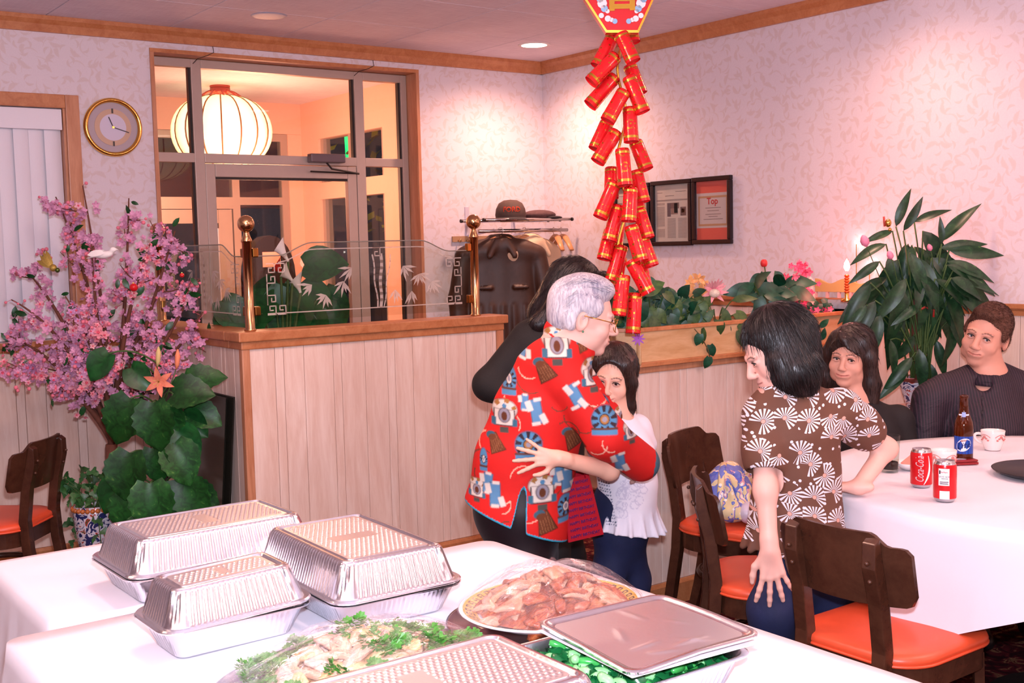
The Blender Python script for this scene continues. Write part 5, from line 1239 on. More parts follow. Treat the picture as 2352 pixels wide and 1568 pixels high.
# bottle
bpz = PZ(2213, 1062, ZT); bt = thing('beer_bottle', bpz, 'brown glass beer bottle with a blue oval label', 'bottle', None, -math.atan2(bpz.x, bpz.y))
bg = NB('brown_bottle_glass'); bg.base('5a2408'); bg.set(Roughness=.06); bg.b.inputs['Transmission Weight'].default_value = .55; bg.b.inputs['IOR'].default_value = 1.45
MB().lathe([(.0001, .003), (.026, .003), (.0295, 0), (.031, .006), (.031, .125), (.029, .142), (.021, .162), (.0155, .176), (.0145, .19), (.0135, .222), (.0145, .224), (.0145, .233), (.012, .235), (.0105, .230)], 36, cap=False).build('glass_body', bg.m, bt, True, local=True)
BLU = plain('blue_label', '1c4aa8', .3); LBW = plain('white_label_oval', 'e8e8ee', .35)
patch(bt, -1.35, 1.35, .035, .095, BLU, 'label', .0314)
ov = MB(); vs = [(0.0315*math.sin(0), -.0316, .066)]+[(.0316*math.sin(.80*math.cos(a)), -.0316*math.cos(.80*math.cos(a)), .066+.022*math.sin(a)+.006*math.cos(a)) for a in [2*PI*k/28 for k in range(28)]]
ov.add(vs, [(0, 1+k, 1+(k+1) % 28) for k in range(28)]); ov.build('label_oval', LBW, bt, local=True)
text_mesh('label_lettering', 'Lite', .030, plain('navy_print', '14307a', .4), Matrix.Identity(4), bt, .0002, font_shear=.25, wrap=lambda p: Vector((.0319*math.sin(p.x/.0314), -.0319*math.cos(p.x/.0314), .064+p.y+p.x*.2))).matrix_parent_inverse = Matrix.Identity(4)
text_mesh('label_lettering', 'Miller', .009, plain('rust_print', 'c0603a', .4), Matrix.Identity(4), bt, .0002, bold=True, font_shear=.2, wrap=lambda p: Vector((.0319*math.sin(p.x/.0314), -.0319*math.cos(p.x/.0314), .081+p.y+p.x*.2))).matrix_parent_inverse = Matrix.Identity(4)
patch(bt, -.9, .9, .166, .171, LBW, 'neck_label', .0205); patch(bt, -.3, .3, .160, .178, plain('pale_blue_foil', '9ab0e0', .3), 'neck_emblem', .0212)
# cups
CUPM = plain('ivory_cup', 'eee2de', .15); PKP = plain('rust_cup_print', 'c8766e', .4)
def cup(px, py, label, handle):
    p = PZ(px, py, ZT); t = thing('tea_cup', p, label, 'cup', 'printed china cups', -math.atan2(p.x, p.y))
    MB().lathe([(.0001, .006), (.024, .006), (.026, 0), (.028, .004), (.036, .025), (.041, .062), (.0425, .072), (.0415, .0725), (.0395, .062), (.034, .025), (.026, .009), (.0001, .009)], 36, cap=False).build('bowl', CUPM, t, True, local=True)
    if handle: MB().tube(bez((-.038, 0, .058), (-.075, 0, .066), (-.064, 0, .034), 10, (-.036, 0, .024)), .0052, 8).build('handle', CUPM, t, True, local=True)
    for a0 in (-.75, .75, 2.2, 3.8):
        for k in range(5): 
            a = a0+(k-2)*.17; z = .052-.006*abs(k-2)
            MB().ball((.0405*math.sin(a), -.0405*math.cos(a), z), .0042 if k != 2 else .006, 5, None, (1, .45, .8)).build('print_motif', PKP, t, local=True)
        pts = [(.0413*math.sin(a0+(k-5)*.11), -.0413*math.cos(a0+(k-5)*.11), .060-.010*((k-5)/5)**2) for k in range(11)]
        MB().tube(pts, .0011, 4).build('print_scroll', PKP, t, local=True)
    return t
cup(2167, 1082, 'china cup with a rust scroll print behind the soda cans', False); cup(2280, 1033, 'china cup with a handle beside the beer bottle', True)
ph_ = PZ(2212, 1066, ZT); pt_ = thing('flip_phone', ph_, 'small red folding phone lying beside the beer bottle', 'phone', None, -.5)
MB().box((-.045, -.024, .001), (.045, .024, .010)).build('phone_base', plain('red_phone_shell', '8a1820', .25), pt_, bevel=.004, local=True); MB().box((-.045, -.023, .0105), (.043, .023, .019)).build('phone_flip', plain('red_phone_shell', '8a1820', .25), pt_, bevel=.004, local=True)
MB().box((-.03, -.012, .0192), (.005, .012, .0197)).build('outer_screen', plain('silver_screen', 'b8b4c8', .2), pt_, local=True)
dp = PZ(2092, 1078, ZT); ds = thing('sauce_dish', dp, 'small white dish with a folded napkin beside the cans', 'dish')
MB().lathe([(.0001, .004), (.03, .002), (.045, .014), (.058, .026), (.056, .027), (.043, .016), (.029, .006), (.0001, .007)], 32, cap=False).build('dish_bowl', PORC, ds, True, local=True)
MB().prism([(-.04, -.02), (.03, -.025), (.04, .015), (-.03, .025)], .004, Matrix.Translation((0, 0, .026)) @ Euler((.2, -.25, .3)).to_matrix().to_4x4()).build('napkin', plain('pink_napkin', 'e88a7a', .8), ds, local=True)
bk = PZ(2405, 1092, ZT); bk_ = thing('serving_tray', bk, 'round black serving tray at the right edge of the table', 'tray')
MB().lathe([(.0001, .006), (.14, .006), (.165, .018), (.168, .022), (.163, .021), (.14, .010), (.0001, .010)], 56, cap=False).build('tray_disc', plain('black_plastic', '17131a', .35), bk_, True, local=True)
gl_ = PZ(2044, 1084, ZT); gt_ = thing('drinking_glass', gl_, 'tall drinking glass with a little cola beside the bent elbow', 'glass')
MB().lathe([(.0001, .008), (.024, .008), (.026, 0), (.027, .004), (.033, .125), (.0315, .125), (.0255, .012), (.0001, .012)], 32, cap=False).build('tumbler', GLASSD, gt_, True, local=True)
MB().lathe([(.0001, .0125), (.0252, .0125), (.0262, .035), (.0001, .035)], 28, cap=False).build('cola', plain('cola', '2a0c06', .1), gt_, True, local=True)
# ---------------------------------------------------------------- bags on the chair
def bag_mat():
    n = NB('paisley_cloth'); n.set(Roughness=.8); v = n.coord('Object'); vo = n.n('TexVoronoi', feature='F1'); vo.inputs['Scale'].default_value = 42; n.l(v, vo.inputs['Vector'])
    c = n.ramp(n.math('FRACT', n.math('MULTIPLY', n.noise(v, 14, 2).outputs[0], 5)), [(.0, 'dcc89a'), (.4, 'e6dcc8'), (.55, 'd8a0a8'), (.7, '5a78c8'), (.85, 'e0cc90')], 'CONSTANT')
    big = n.noise(v, 9, 2, .5, 2.0); n.base(n.mix(n.math('MULTIPLY', n.math('GREATER_THAN', big.outputs[0], .56), .85), n.mix(n.math('LESS_THAN', vo.outputs[0], .25), c, 'f0e8e0'), '3a5cc0')); n.bump(vo.outputs[0], .15, .003); return n.m
BAGM = bag_mat()
bc = np.array([3.26, 3.05, .472]); sd = SD(); rb = rotm((.3, -.95, 0)); B = lambda a, b, c: bc+rb @ np.array([a, b, c])
sd.ell(B(.0, .0, .085), (.135, .085, .085), rb, .03); sd.ell(B(-.03, -.02, .15), (.10, .05, .06), rb, .04); sd.ell(B(.06, .0, .14), (.05, .05, .05), rb, .04); sd.ell(B(.06, .05, .05), (.09, .06, .05), rb, .03); sd.ell(B(-.09, .03, .06), (.055, .06, .055), rb, .02)
for q_ in range(9): sd.cap(B(-.12+q_*.03, .085+.01*(q_ % 3), .03), B(-.10+q_*.025, .04, .17-.012*(q_ % 4)), .006, .01, .025, -1 if q_ % 2 else 1)
sd.cap(B(0, 0, .05), B(.06, .0, .05), .05, .05, .04)
pb_ = soft('patterned_bag', sd, .007, BAGM); tag(pb_, 'blue and cream paisley cloth bag on the chair seat', 'bag')
st = [B(.10, .03, .23), B(.16, .05, .21), B(.20, .06, .10), B(.205, .05, .02), B(.19, .02, .006)]; MB().tube(st, .012, 8, flat=.4).build('strap', BAGM, pb_, True)
sd = SD(); sd.ell(B(.07, .12, .045), (.055, .04, .042), rb, .02); sd.ell(B(.02, .125, .035), (.05, .04, .035), rb, .02)
tag(soft('plastic_bag', sd, .005, plain('milky_plastic', 'c8c0d0', .3, var=.2, bump=.6, bscale=40)), 'small milky plastic bag in front of the paisley bag', 'bag')
# ================================================================ PLANTS
def leaf_mat(name, a, b, c=None, rough=.35, sc=14, stripes=0):
    n = NB(name); n.set(Roughness=rough); n.b.inputs['Specular IOR Level'].default_value = .45; v = n.coord('Object'); oi = n.n('ObjectInfo')
    x = n.noise(v, sc, 3, .6, 1.0); cc = n.ramp(x.outputs[0], [(.38, a), (.62, b)]+([(.72, c)] if c else []))
    hs = n.n('HueSaturation'); n.l(cc, hs.inputs['Color']); n.l(n.math('ADD', n.math('MULTIPLY', oi.outputs['Random'], .5), .75), hs.inputs['Value']); n.base(hs.outputs[0])
    n.b.inputs['Transmission Weight'].default_value = 0; return n.m
def leaf_mesh(name, L, Wd, mat, kind='lance', fold=.18, droop=.25, nx=4, ny=8, lobes=0):
    """leaf blade from the origin along +Y, face +Z, folded along the midrib and drooping to the tip"""
    mb = MB(); vs = []
    for j in range(ny+1):
        t = j/ny
        if kind == 'lance': w = math.sin(PI*min(1, t**.8))**.9
        elif kind == 'heart': w = (1.15*math.sin(PI*(t*.86+.14))**.8) if t < 1 else 0
        elif kind == 'ivy': w = (1.0-.9*t)*(1 if j % 2 else .62)
        else: w = math.sin(PI*t)**.6
        if lobes and j % 2 and 0 < j < ny: w *= 1-lobes
        if j == ny: w = .02
        for i in range(nx+1):
            s = -1+2*i/nx; x = s*w*Wd/2; y = L*t-(.10*L*abs(s)*(1-t)*(1 if kind == 'heart' else 0)); z = fold*abs(x)*(1-.3*t)-droop*L*t*t+.04*Wd*math.cos(6*t+s*2)*abs(s)
            vs.append((x, y, z))
    mb.add(vs, [(j*(nx+1)+i, j*(nx+1)+i+1, (j+1)*(nx+1)+i+1, (j+1)*(nx+1)+i) for j in range(ny) for i in range(nx)]); me = mb.mesh(name, True); me.materials.append(mat); return me
def leaf_m(base, tip_dir, normal, s=1.0):
    y = Vector(tip_dir).normalized(); z = Vector(normal); z = (z-y*z.dot(y)).normalized(); x = y.cross(z); m = Matrix((x, y, z)).transposed().to_4x4() @ Matrix.Scale(s, 4); m.translation = Vector(base); return m
TOC = Vector(-FW)   # towards the viewer
RTV = Vector(RT); UPV = Vector((0, 0, 1))
def img_dir(dx, dy): return (RTV*dx-UPV*dy)
L_DEEP = leaf_mat('deep_green_leaf', '0b3c17', '185824', rough=.38); L_VAR = leaf_mat('marbled_pothos_leaf', '0d3812', '1d5820', '55803a', .45, 26); L_BLUE = leaf_mat('bluish_silk_leaf', '0c3a26', '17543a', rough=.4); L_OLV = leaf_mat('olive_silk_leaf', '2c4a20', '49662c', '5f7c3a', .45, 20); L_DARK = leaf_mat('dark_striped_leaf', '12301a', '24482a', '4a6a34', .38, 26)
STEMG = plain('green_stem', '3f5a28', .6); BARK = plain('brown_bark', '6a3c2c', .8, var=.3, bump=.4)
def rv(r, a=1): return Vector((r.uniform(-a, a), r.uniform(-a, a), r.uniform(-a, a)))
# ---------------------------------------------------------------- blossom tree
TD = 5.2; r = random.Random(42)
def T(px, py, dd=0): return PD(px, py, TD+dd)
tb = T(266, 1255); tb.z = 0
bt_ = thing('blossom_tree', tb, 'pink artificial blossom tree standing before the panelled wall', 'tree')
PET = NB('pink_blossom_silk'); PET.set(Roughness=.7); oi = PET.n('ObjectInfo'); PET.base(PET.ramp(oi.outputs['Random'], [(0, 'ee949e'), (.4, 'eca8b6'), (.7, 'c892c0'), (1, 'f4bcbc')])); PETD = plain('deep_pink_centre', 'd8506a', .7)
MB().tube([tb+Vector((0, 0, .0)), T(258, 1150), T(256, 1020)], [.035, .03, .026], 10).build('trunk', BARK, bt_, True)
MB().lathe([(.11, 0), (.14, .24), (.13, .25), (.12, .235), (.0001, .225)], 28, Matrix.Translation(tb+Vector((0, 0, .0))), cap=True).build('plain_pot', plain('dark_wicker', '3a281e', .8), bt_, True)
TIPS = [((256,1020),(262,820),(190,426),-.05),((256,1020),(240,700),(128,452),.08),((260,1000),(290,750),(296,455),.0),((262,1000),(330,760),(402,530),.1),((262,1000),(380,780),(458,640),-.05),((262,980),(400,820),(466,716),.12),((256,1010),(170,760),(26,688),-.1),((256,1010),(160,720),(60,622),.12),((256,1010),(150,820),(22,772),.0),((256,1010),(170,860),(44,852),-.15),((256,1010),(200,820),(115,905),-.12),((262,980),(330,850),(432,825),-.12),((258,990),(280,720),(345,560),-.14),((258,990),(220,760),(210,560),-.15),((260,980),(300,860),(370,880),-.2),((258,990),(230,800),(150,680),-.2),((260,990),(300,740),(420,590),.16),((258,1000),(250,850),(200,870),-.18)]
pts_all = []
for (a, b, c, dd) in TIPS:
    P = bez(T(a[0], a[1]), T(b[0], b[1], dd*.6), T(c[0], c[1], dd), 12)
    MB().tube(P, [.016*(1-.83*i/12) for i in range(13)], 6).build('branch', BARK, bt_, True); pts_all.append(P)
    for q in range(5):
        k = r.randint(5, 11); s0 = P[k]; e = s0+img_dir(r.uniform(-1, 1), r.uniform(-.9, .5))*r.uniform(.08, .16)+TOC*r.uniform(-.1, .1); pts_all.append([s0+(e-s0)*i/6 for i in range(7)]); MB().tube([s0, (s0+e)/2+rv(r, .01), e], [.004, .003, .0015], 5).build('twig', BARK, bt_, True)
def blossom(R, n=5, layers=2, seed=0):
    mb = MB(); rr = random.Random(seed)
    for l in range(layers):
        for k in range(n):
            a = 2*PI*k/n+l*.6; ra = R*(1-.33*l); zl = .15*R+.25*R*l; c, s = math.cos(a), math.sin(a); w = ra*.62
            def q(u, v, z): return (c*u-s*v, s*u+c*v, z)
            mb.add([q(0, 0, l*.1*R), q(ra*.6, -w*.55, zl*.8), q(ra, -w*.25, zl+.2*R), q(ra, w*.25, zl+.2*R), q(ra*.6, w*.55, zl*.8)], [(0, 1, 2, 3, 4)])
    return mb
bm_ = []
for R_ in (.014, .018, .026):
    mb = blossom(R_, 5, 3 if R_ > .02 else 2); nf = len(mb.f); mb.lathe([(R_*.28, R_*.2), (R_*.2, R_*.5), (.0001, R_*.55)], 6, cap=False); me = mb.mesh('blossom'); me.materials.append(PET.m); me.materials.append(PETD)
    for i, p in enumerate(me.polygons): p.material_index = 1 if i >= nf else 0
    bm_.append(me)
cand = []
for P in pts_all:
    L_ = len(P); n_ = 40 if L_ > 8 else 10
    for q in range(n_):
        t = r.uniform(.30 if L_ > 8 else .15, 1.0); i = min(L_-1, int(t*(L_-1))); sp = .055*(1-.55*t) if L_ > 8 else .028
        cand.append(P[i]+img_dir(r.gauss(0, 1), r.gauss(0, 1))*sp*.75+TOC*r.gauss(0, sp*1.1))
r.shuffle(cand); cand = [c for c in cand if c.x < 1.96 and c.y < 5.88]
cand.sort(key=lambda c: -c.dot(TOC)+r.uniform(-.12, .12))
def bl_mat(c, s): 
    z = (TOC*1.0+rv(r, .8)+UPV*.15).normalized(); return frame_m(c, z) @ Matrix.Rotation(r.uniform(0, 6), 4, 'Z') @ Matrix.Scale(s, 4)
for c in cand[:296]: part_copy(r.choice([bm_[0], bm_[1], bm_[1], bm_[2]]), bt_, bl_mat(c, r.uniform(.9, 1.15)), 'blossom', local=False)
st_ = MB()
for c in cand[296:]:
    mb = blossom(r.choice([.014, .018, .022]), 5, 2); st_.add(mb.v, mb.f, bl_mat(c, 1))
o = st_.build('blossom_mass', PET.m, bt_); o['kind'] = 'stuff'
bd_ = MB()
for P in pts_all:
    for q in range(5):
        i = r.randint(len(P)//2, len(P)-1); c = P[i]+rv(r, .035); bd_.ball(c, r.uniform(.006, .010), 4); bd_.tube([P[i], c], .0012, 3)
o = bd_.build('buds', plain('pink_bud', 'e4788c', .6), bt_, True); o['kind'] = 'stuff'
lf_ = leaf_mesh('small_leaf', .05, .024, L_DEEP, 'oval', ny=4, nx=2)
for q in range(120):
    P = r.choice(pts_all); c = P[r.randint(len(P)//3, len(P)-1)]+rv(r, .02); part_copy(lf_, bt_, leaf_m(c, img_dir(r.uniform(-1, 1), r.uniform(-1, 1))+TOC*.2, TOC+rv(r, .5), r.uniform(.7, 1.2)), 'small_leaf', local=False)
# ornaments in the tree
dv = thing('dove_ornament', T(240, 585, -.22), 'white feathered bird ornament perched in the blossom tree', 'ornament'); WF = plain('white_feather', 'f2ece8', .8, bump=.3, bscale=120)
sd = SD(); R_ = rotm(np.array(RTV)*.95+np.array([0, 0, .12])); c = np.array(dv.location); Bv = lambda a, b, d: c+R_ @ np.array([a, b, d])
sd.ell(Bv(0, .0, 0), (.017, .036, .016), R_, .012); sd.ell(Bv(0, .04, .016), (.012, .014, .012), R_, .012); sd.cap(Bv(0, -.02, 0), Bv(0, -.08, -.004), .012, .004, .012, flat=(R_[:, 2], .4)); sd.cap(Bv(0, .052, .016), Bv(0, .064, .013), .004, .0015, .003)
soft('body', sd, .003, WF, dv)
for s_ in (-1, 1): part_copy(leaf_mesh('wing', .075, .032, WF, 'oval', ny=4, nx=2), dv, leaf_m(Vector(Bv(s_*.016, .01, .008)), Vector(R_ @ np.array([s_*.25, -1, .12])), Vector(R_ @ np.array([s_, 0, .5]))), 'wing', local=False)
gb = thing('gold_bird_ornament', T(122, 615, -.2), 'gold bird ornament clipped to the left of the blossom tree', 'ornament'); GF = plain('gold_glitter', 'b89a4a', .4, .6, bump=.6, bscale=300)
for a in (0, .35, -.35, .7): part_copy(leaf_mesh('feather', .085, .022, GF, 'oval', ny=4, nx=2), gb, leaf_m(gb.location, img_dir(-.8+a*.3, -.75-a), TOC+RTV*.2), 'feather', local=False)
MB().ball(tuple(gb.location), .016, 7, None).build('body', GF, gb, True); MB().ball(tuple(gb.location+img_dir(.6, .35)*.03), .011, 6).build('head', plain('green_gilt', '5a6a30', .3, .7), gb, True)
for px, py, lb in ((307, 660, 'shiny red ball ornament near the middle of the blossom tree'), (418, 632, 'tiny red ball ornament at the right of the blossom tree')):
    s_ = .018 if px < 400 else .01; t = thing('ball_ornament', T(px, py, -.2), lb, 'ornament', 'red ball ornaments'); MB().ball((0, 0, 0), s_, 8).build('ball', plain('red_glass_ball', 'c81a20', .15), t, True, local=True); MB().lathe([(s_*.25, s_*.95), (s_*.25, s_*1.25)], 8).build('ornament_cap', GOLD, t, local=True)
# ---------------------------------------------------------------- big leaved pothos on a moss pole
GD = 4.86
def G(px, py, dd=0): return PD(px, py, GD+dd)
gb0 = G(365, 1250); gb0.z = 0
pt = thing('pothos_plant', gb0, 'tall artificial pothos with large marbled leaves on a dark pole', 'plant')
MB().tube([gb0+Vector((0, 0, .12)), G(372, 1160, .05), G(368, 1020, .05), G(382, 890, .06)], [.034, .032, .03, .026], 9).build('moss_pole', plain('dark_moss_pole', '2c211c', .95, bump=.9, bscale=40), pt, True)
MB().lathe([(.10, 0), (.13, .2), (.125, .21), (.115, .2), (.0001, .19)], 28, Matrix.Translation(gb0)).build('plain_pot', plain('dark_green_pot', '1f2a22', .5), pt, True)
hl = [leaf_mesh('large_leaf', .20, .17, L_VAR, 'heart', .38, .32, 6, 12, .09), leaf_mesh('large_leaf', .20, .165, L_VAR, 'heart', .3, .45, 6, 12, .13), leaf_mesh('large_leaf', .20, .16, L_DEEP, 'heart', .35, .3, 6, 10, .0)]
LV = [(300,915,-.45,1,1.0,1,-.12),(352,925,.05,1,.98,1,-.16),(375,930,.35,.9,.8,0,-.05),(300,1040,-.2,1,1.0,0,-.12),(352,1030,.1,1,.72,1,-.1),(398,1020,.45,.9,.92,0,-.08),(312,1130,-.35,1,1.05,1,-.10),(345,1110,.1,1,1.0,0,-.14),(410,1100,.6,.9,1.0,1,-.06),(430,1120,.9,.75,.85,0,0),(250,812,-.5,.6,.66,2,-.1),(300,845,.5,.5,.62,2,-.06),(398,905,.9,-.1,.85,0,-.06),(430,880,1,-.35,.78,1,0),(405,985,.55,.8,.8,2,-.05),(420,950,.7,.7,.7,2,.02),(380,1170,.5,.9,.8,0,-.06),(278,1100,-.6,.8,.8,2,-.04),(330,1190,-.2,1,.8,0,-.1),(440,940,.9,.4,.7,0,.04)]
for px, py, dx, dy, s_, k, dd in LV:
    b = G(px, py, dd); part_copy(hl[k], pt, leaf_m(b, img_dir(dx, dy)+TOC*.25, TOC+UPV*.55+rv(r, .25), s_), 'large_leaf', local=False)
    MB().tube(bez(G(370, min(1200, py+30), .04), (b+G(370, py, .0))/2+UPV*.04, b, 6), .004, 5).build('leaf_stalk', STEMG, pt, True)
# orange lily and buds on tall stems
ly_ = thing('orange_lily', G(380, 1000, -.05), 'orange lily with two buds in front of the dark pole', 'flower'); LO = leaf_mat('orange_lily_petal', 'e0785a', 'f09a7c', rough=.6); c = G(366, 876, -.2)
MB().tube(bez(G(375, 1010, -.02), G(378, 930, -.1), c, 8), .004, 6).build('stem', STEMG, ly_, True)
pm_ = leaf_mesh('petal', .062, .026, LO, 'lance', .2, .35, 2, 6)
for k in range(6):
    a = 2*PI*k/6+.4; d = img_dir(math.cos(a), math.sin(a)*.85)+TOC*.45; part_copy(pm_, ly_, leaf_m(c, d, TOC-img_dir(math.cos(a), math.sin(a))*.3+TOC*.5, 1.0), 'petal', local=False)
for k in range(5): a = k*1.3; MB().tube([c, c+TOC*.045+img_dir(math.cos(a), math.sin(a))*.014], .0012, 4).build('stamen', plain('yellow_stamen', 'd8c060', .6), ly_, True)
for px, py, m in ((364, 818, 'd0b878'), (408, 824, 'e88a62')):
    MB().tube([G(px, py-22, -.1), G(px, py-8, -.1), G(px-1, py+12, -.1), G(px-3, py+24, -.1)], [.003, .011, .010, .003], 8).build('bud', plain('lily_bud_'+m, m, .6), ly_, True); MB().tube([G(px-3, py+22, -.1), G(376, 930, -.08)], .0025, 5).build('stem', STEMG, ly_, True)
# ---------------------------------------------------------------- ivy in a porcelain jar
IV = 4.95; jb = PD(222, 1262, IV); jb.z = 0; jz = .27
jr = thing('porcelain_jar', (jb.x, jb.y, 0), 'painted porcelain jar on a dark foot holding ivy', 'jar')
def jar_mat():
    n = NB('painted_porcelain'); n.set(Roughness=.15); v = n.coord('Object'); a = n.noise(v, 16, 2, .5, 1.0); n.base(n.ramp(a.outputs[1], [(0, 'c8c0d0'), (1, 'c8c0d0')])); b = n.noise(v, 22, 3, .6, 1.5)
    n.base(n.ramp(b.outputs[0], [(.36, '2c3060'), (.44, 'd6d0da'), (.54, 'dcd4da'), (.58, 'b83a34'), (.64, '3a5a3a'), (.7, 'd8d0d8')], 'CONSTANT')); return n.m
JARM = jar_mat()
MB().lathe([(.05, .16), (.062, .165), (.075, .24), (.088, .33), (.092, .375), (.086, .40), (.08, .405), (.075, .40), (.078, .375), (.0001, .37)], 32, Matrix.Translation((jb.x, jb.y, .055)), cap=False).build('jar_body', JARM, jr, True)
rg = MB()
for k in range(26): a = 2*PI*k/26; rg.ball((jb.x+.088*math.cos(a), jb.y+.088*math.sin(a), .445), .011, 5)
rg.build('scalloped_rim', plain('orange_glaze', 'c06a34', .3), jr, True)
MB().lathe([(.09, 0), (.095, .02), (.06, .05), (.045, .12), (.05, .19), (.062, .215), (.0001, .215)], 24, Matrix.Translation((jb.x, jb.y, 0))).build('stand', plain('dark_rosewood', '3a1a16', .35), jr, True)
iv = thing('ivy_plant', (jb.x, jb.y, .45), 'green ivy spilling over the painted porcelain jar', 'plant'); ivl = [leaf_mesh('ivy_leaf', .05, .052, leaf_mat('ivy_leaf_green', '1c4a22', '3a7034', rough=.4), 'ivy', .2, .2, 2, 5), leaf_mesh('ivy_leaf', .045, .048, leaf_mat('ivy_leaf_pale', '2c5a2c', '5a8a4a', rough=.4), 'ivy', .2, .2, 2, 5)]
r = random.Random(3)
for q in range(16):
    a = r.uniform(0, 6.3); e = Vector((jb.x+.1*math.cos(a), jb.y+.1*math.sin(a), .47+r.uniform(.02, .17)*(1 if q < 11 else 0))); e2 = e+Vector((math.cos(a)*.05, math.sin(a)*.05, 0 if q < 11 else -r.uniform(.1, .28)))
    P = bez((jb.x, jb.y, .44), e, e2, 8); MB().tube(P, .002, 4).build('vine', STEMG, iv, True)
    for k in range(8): c = P[min(8, 2+k)]+rv(r, .025); part_copy(r.choice(ivl), iv, leaf_m(c, rv(r, .8)+Vector((0, 0, -.5))+TOC*.3, TOC+UPV*.4+rv(r, .6), r.uniform(.8, 1.25)), 'ivy_leaf', local=False)
for q in range(4):
    s0 = PD(190+q*8, 1160, IV-.04); P = bez(s0, s0-RTV*.05-UPV*.1, PD(180+q*14, 1215+q*9, IV-.03), 8); MB().tube(P, .002, 4).build('vine', STEMG, iv, True)
    for k in range(6): part_copy(r.choice(ivl), iv, leaf_m(P[2+k]+rv(r, .012), rv(r, .5)-UPV, TOC+rv(r, .5), r.uniform(.7, 1.1)), 'ivy_leaf', local=False)
# ---------------------------------------------------------------- dark glass sheets leaning on the partition
SG = NB('smoked_glass'); SG.base('2a2a24'); SG.set(Roughness=.08, Alpha=.86); GE = plain('dark_glass_edge', '14140f', .3)
for k in range(2):
    x1_, x0 = PX0-.022-k*.02, PX0-.10-k*.02; a, b = PX(553-k*7, 918, x1_), PX(476-k*7, 905, x1_); zt_ = .905-.006*k
    t = thing('smoked_glass_sheet', (x0, (a.y+b.y)/2, 0), ('rear' if k == 0 else 'front')+' smoked glass sheet of the pair leaning on the partition', 'glass sheet', 'leaning glass sheets'); ya, yb = 4.76+k*.035, 5.32
    MB().add([(x0, ya, 0), (x0, yb, 0), (x1_, yb, zt_), (x1_, ya, zt_), (x0+.008, ya, 0), (x0+.008, yb, 0), (x1_+.008, yb, zt_), (x1_+.008, ya, zt_)], [(0, 1, 2, 3), (7, 6, 5, 4), (0, 3, 7, 4), (1, 5, 6, 2), (3, 2, 6, 7), (0, 4, 5, 1)]).build('glass_plate', SG.m, t)
    MB().tube([(x0+.004, ya, 0), (x1_+.004, ya, zt_), (x1_+.004, yb, zt_)], .0032, 4).build('edge_strip', GE, t)
# ---------------------------------------------------------------- callas and leaves behind the glass screen
CY = 5.22
cb = PY(650, 735, CY); cp = thing('calla_lily_plant', (cb.x, cb.y, 0), 'white calla lilies and big leaves behind the etched glass screen', 'plant')
MB().lathe([(.12, 0), (.16, .3), (.155, .31), (.14, .3), (.0001, .29)], 28, Matrix.Translation((cb.x, cb.y, 0))).build('pot', plain('brown_pot', '5a3a2a', .6), cp, True)
big = leaf_mesh('large_leaf', .30, .24, L_DEEP, 'heart', .15, .25, 6, 8); WHT = plain('calla_white', 'eee8e0', .5); REDF = plain('red_spathe', 'd02a24', .4)
for px, py, dx, dy, s_ in ((640, 650, -.5, .9, .8), (690, 650, .25, .9, .95), (630, 690, -.9, .4, .75), (700, 610, .95, -.1, .7), (660, 660, 0, 1, .95), (740, 670, .5, .9, .7), (600, 720, -.7, .6, .7), (700, 700, .1, .8, .8), (540, 700, -.2, .8, .7), (510, 690, .6, .7, .6)):
    b = PY(px, py, CY+r.uniform(-.05, .05)); part_copy(big, cp, leaf_m(b, img_dir(dx, dy)+TOC*.1, TOC+UPV*.5+rv(r, .2), s_), 'large_leaf', local=False); MB().tube(bez((cb.x, cb.y, .3), (b.x*.3+cb.x*.7, b.y, b.z-.1), b, 6), .006, 5).build('leaf_stalk', STEMG, cp, True)
for px, py, qx, qy, m in ((662, 600, 640, 560, WHT), (672, 645, 650, 618, WHT), (690, 672, 680, 636, WHT), (645, 625, 634, 606, REDF)):
    a, b = PY(px, py, CY-.1), PY(qx, qy, CY-.1); d = b-a; M_ = frame_m(a, d); L_ = d.length; rows = []
    for j in range(7):
        t_ = j/6; rr_ = .006+.03*t_**1.6
        rows.append([M_ @ Vector((rr_*math.cos(q), rr_*math.sin(q), L_*t_+(.022*t_*(math.cos(q-.8)))))for q in [2*PI*k/14 for k in range(14)]])
    mb = MB(); mb.add([p for w in rows for p in w], [(i*14+k, i*14+(k+1) % 14, (i+1)*14+(k+1) % 14, (i+1)*14+k) for i in range(6) for k in range(14)]); mb.build('spathe', m, cp, True); MB().tube([a, a+d*.6], .005, 6).build('spadix', plain('yellow_spadix', 'e0b040', .6), cp, True); MB().tube(bez((cb.x, cb.y, .3), (cb.x, cb.y, .9), a, 8), .006, 6).build('flower_stalk', STEMG, cp, True)
# ---------------------------------------------------------------- planter contents
PYY = QY+.09
def Q(px, py, dy=0): return PY(px, py, PYY+dy)
r = random.Random(12)
def bush(name, px, label, leaves, stalk_y, meshes, cat='plant', up=.6, stem=STEMG):
    b = Q(px, stalk_y); b.z = 1.12; t = thing(name, b, label, cat)
    for (x, y, dx, dy, s_, k, dep) in leaves:
        p = Q(x, y, dep); part_copy(meshes[k], t, leaf_m(p, img_dir(dx, dy)+TOC*.2, TOC+UPV*up+rv(r, .35), s_), 'leaf', local=False); MB().tube(bez(b+rv(r, .03)*Vector((1, .6, 0)), (b+p)/2+UPV*.03, p, 5), .0025, 4).build('stalk', stem, t)
    return t
sv = [leaf_mesh('leaf', .085, .058, L_BLUE, 'heart', .2, .25, 2, 6), leaf_mesh('leaf', .085, .058, L_OLV, 'heart', .2, .3, 2, 6), leaf_mesh('leaf', .13, .045, L_OLV, 'lance', .2, .3, 2, 6), leaf_mesh('leaf', .15, .075, L_BLUE, 'lance', .2, .25, 2, 7)]
lv = []
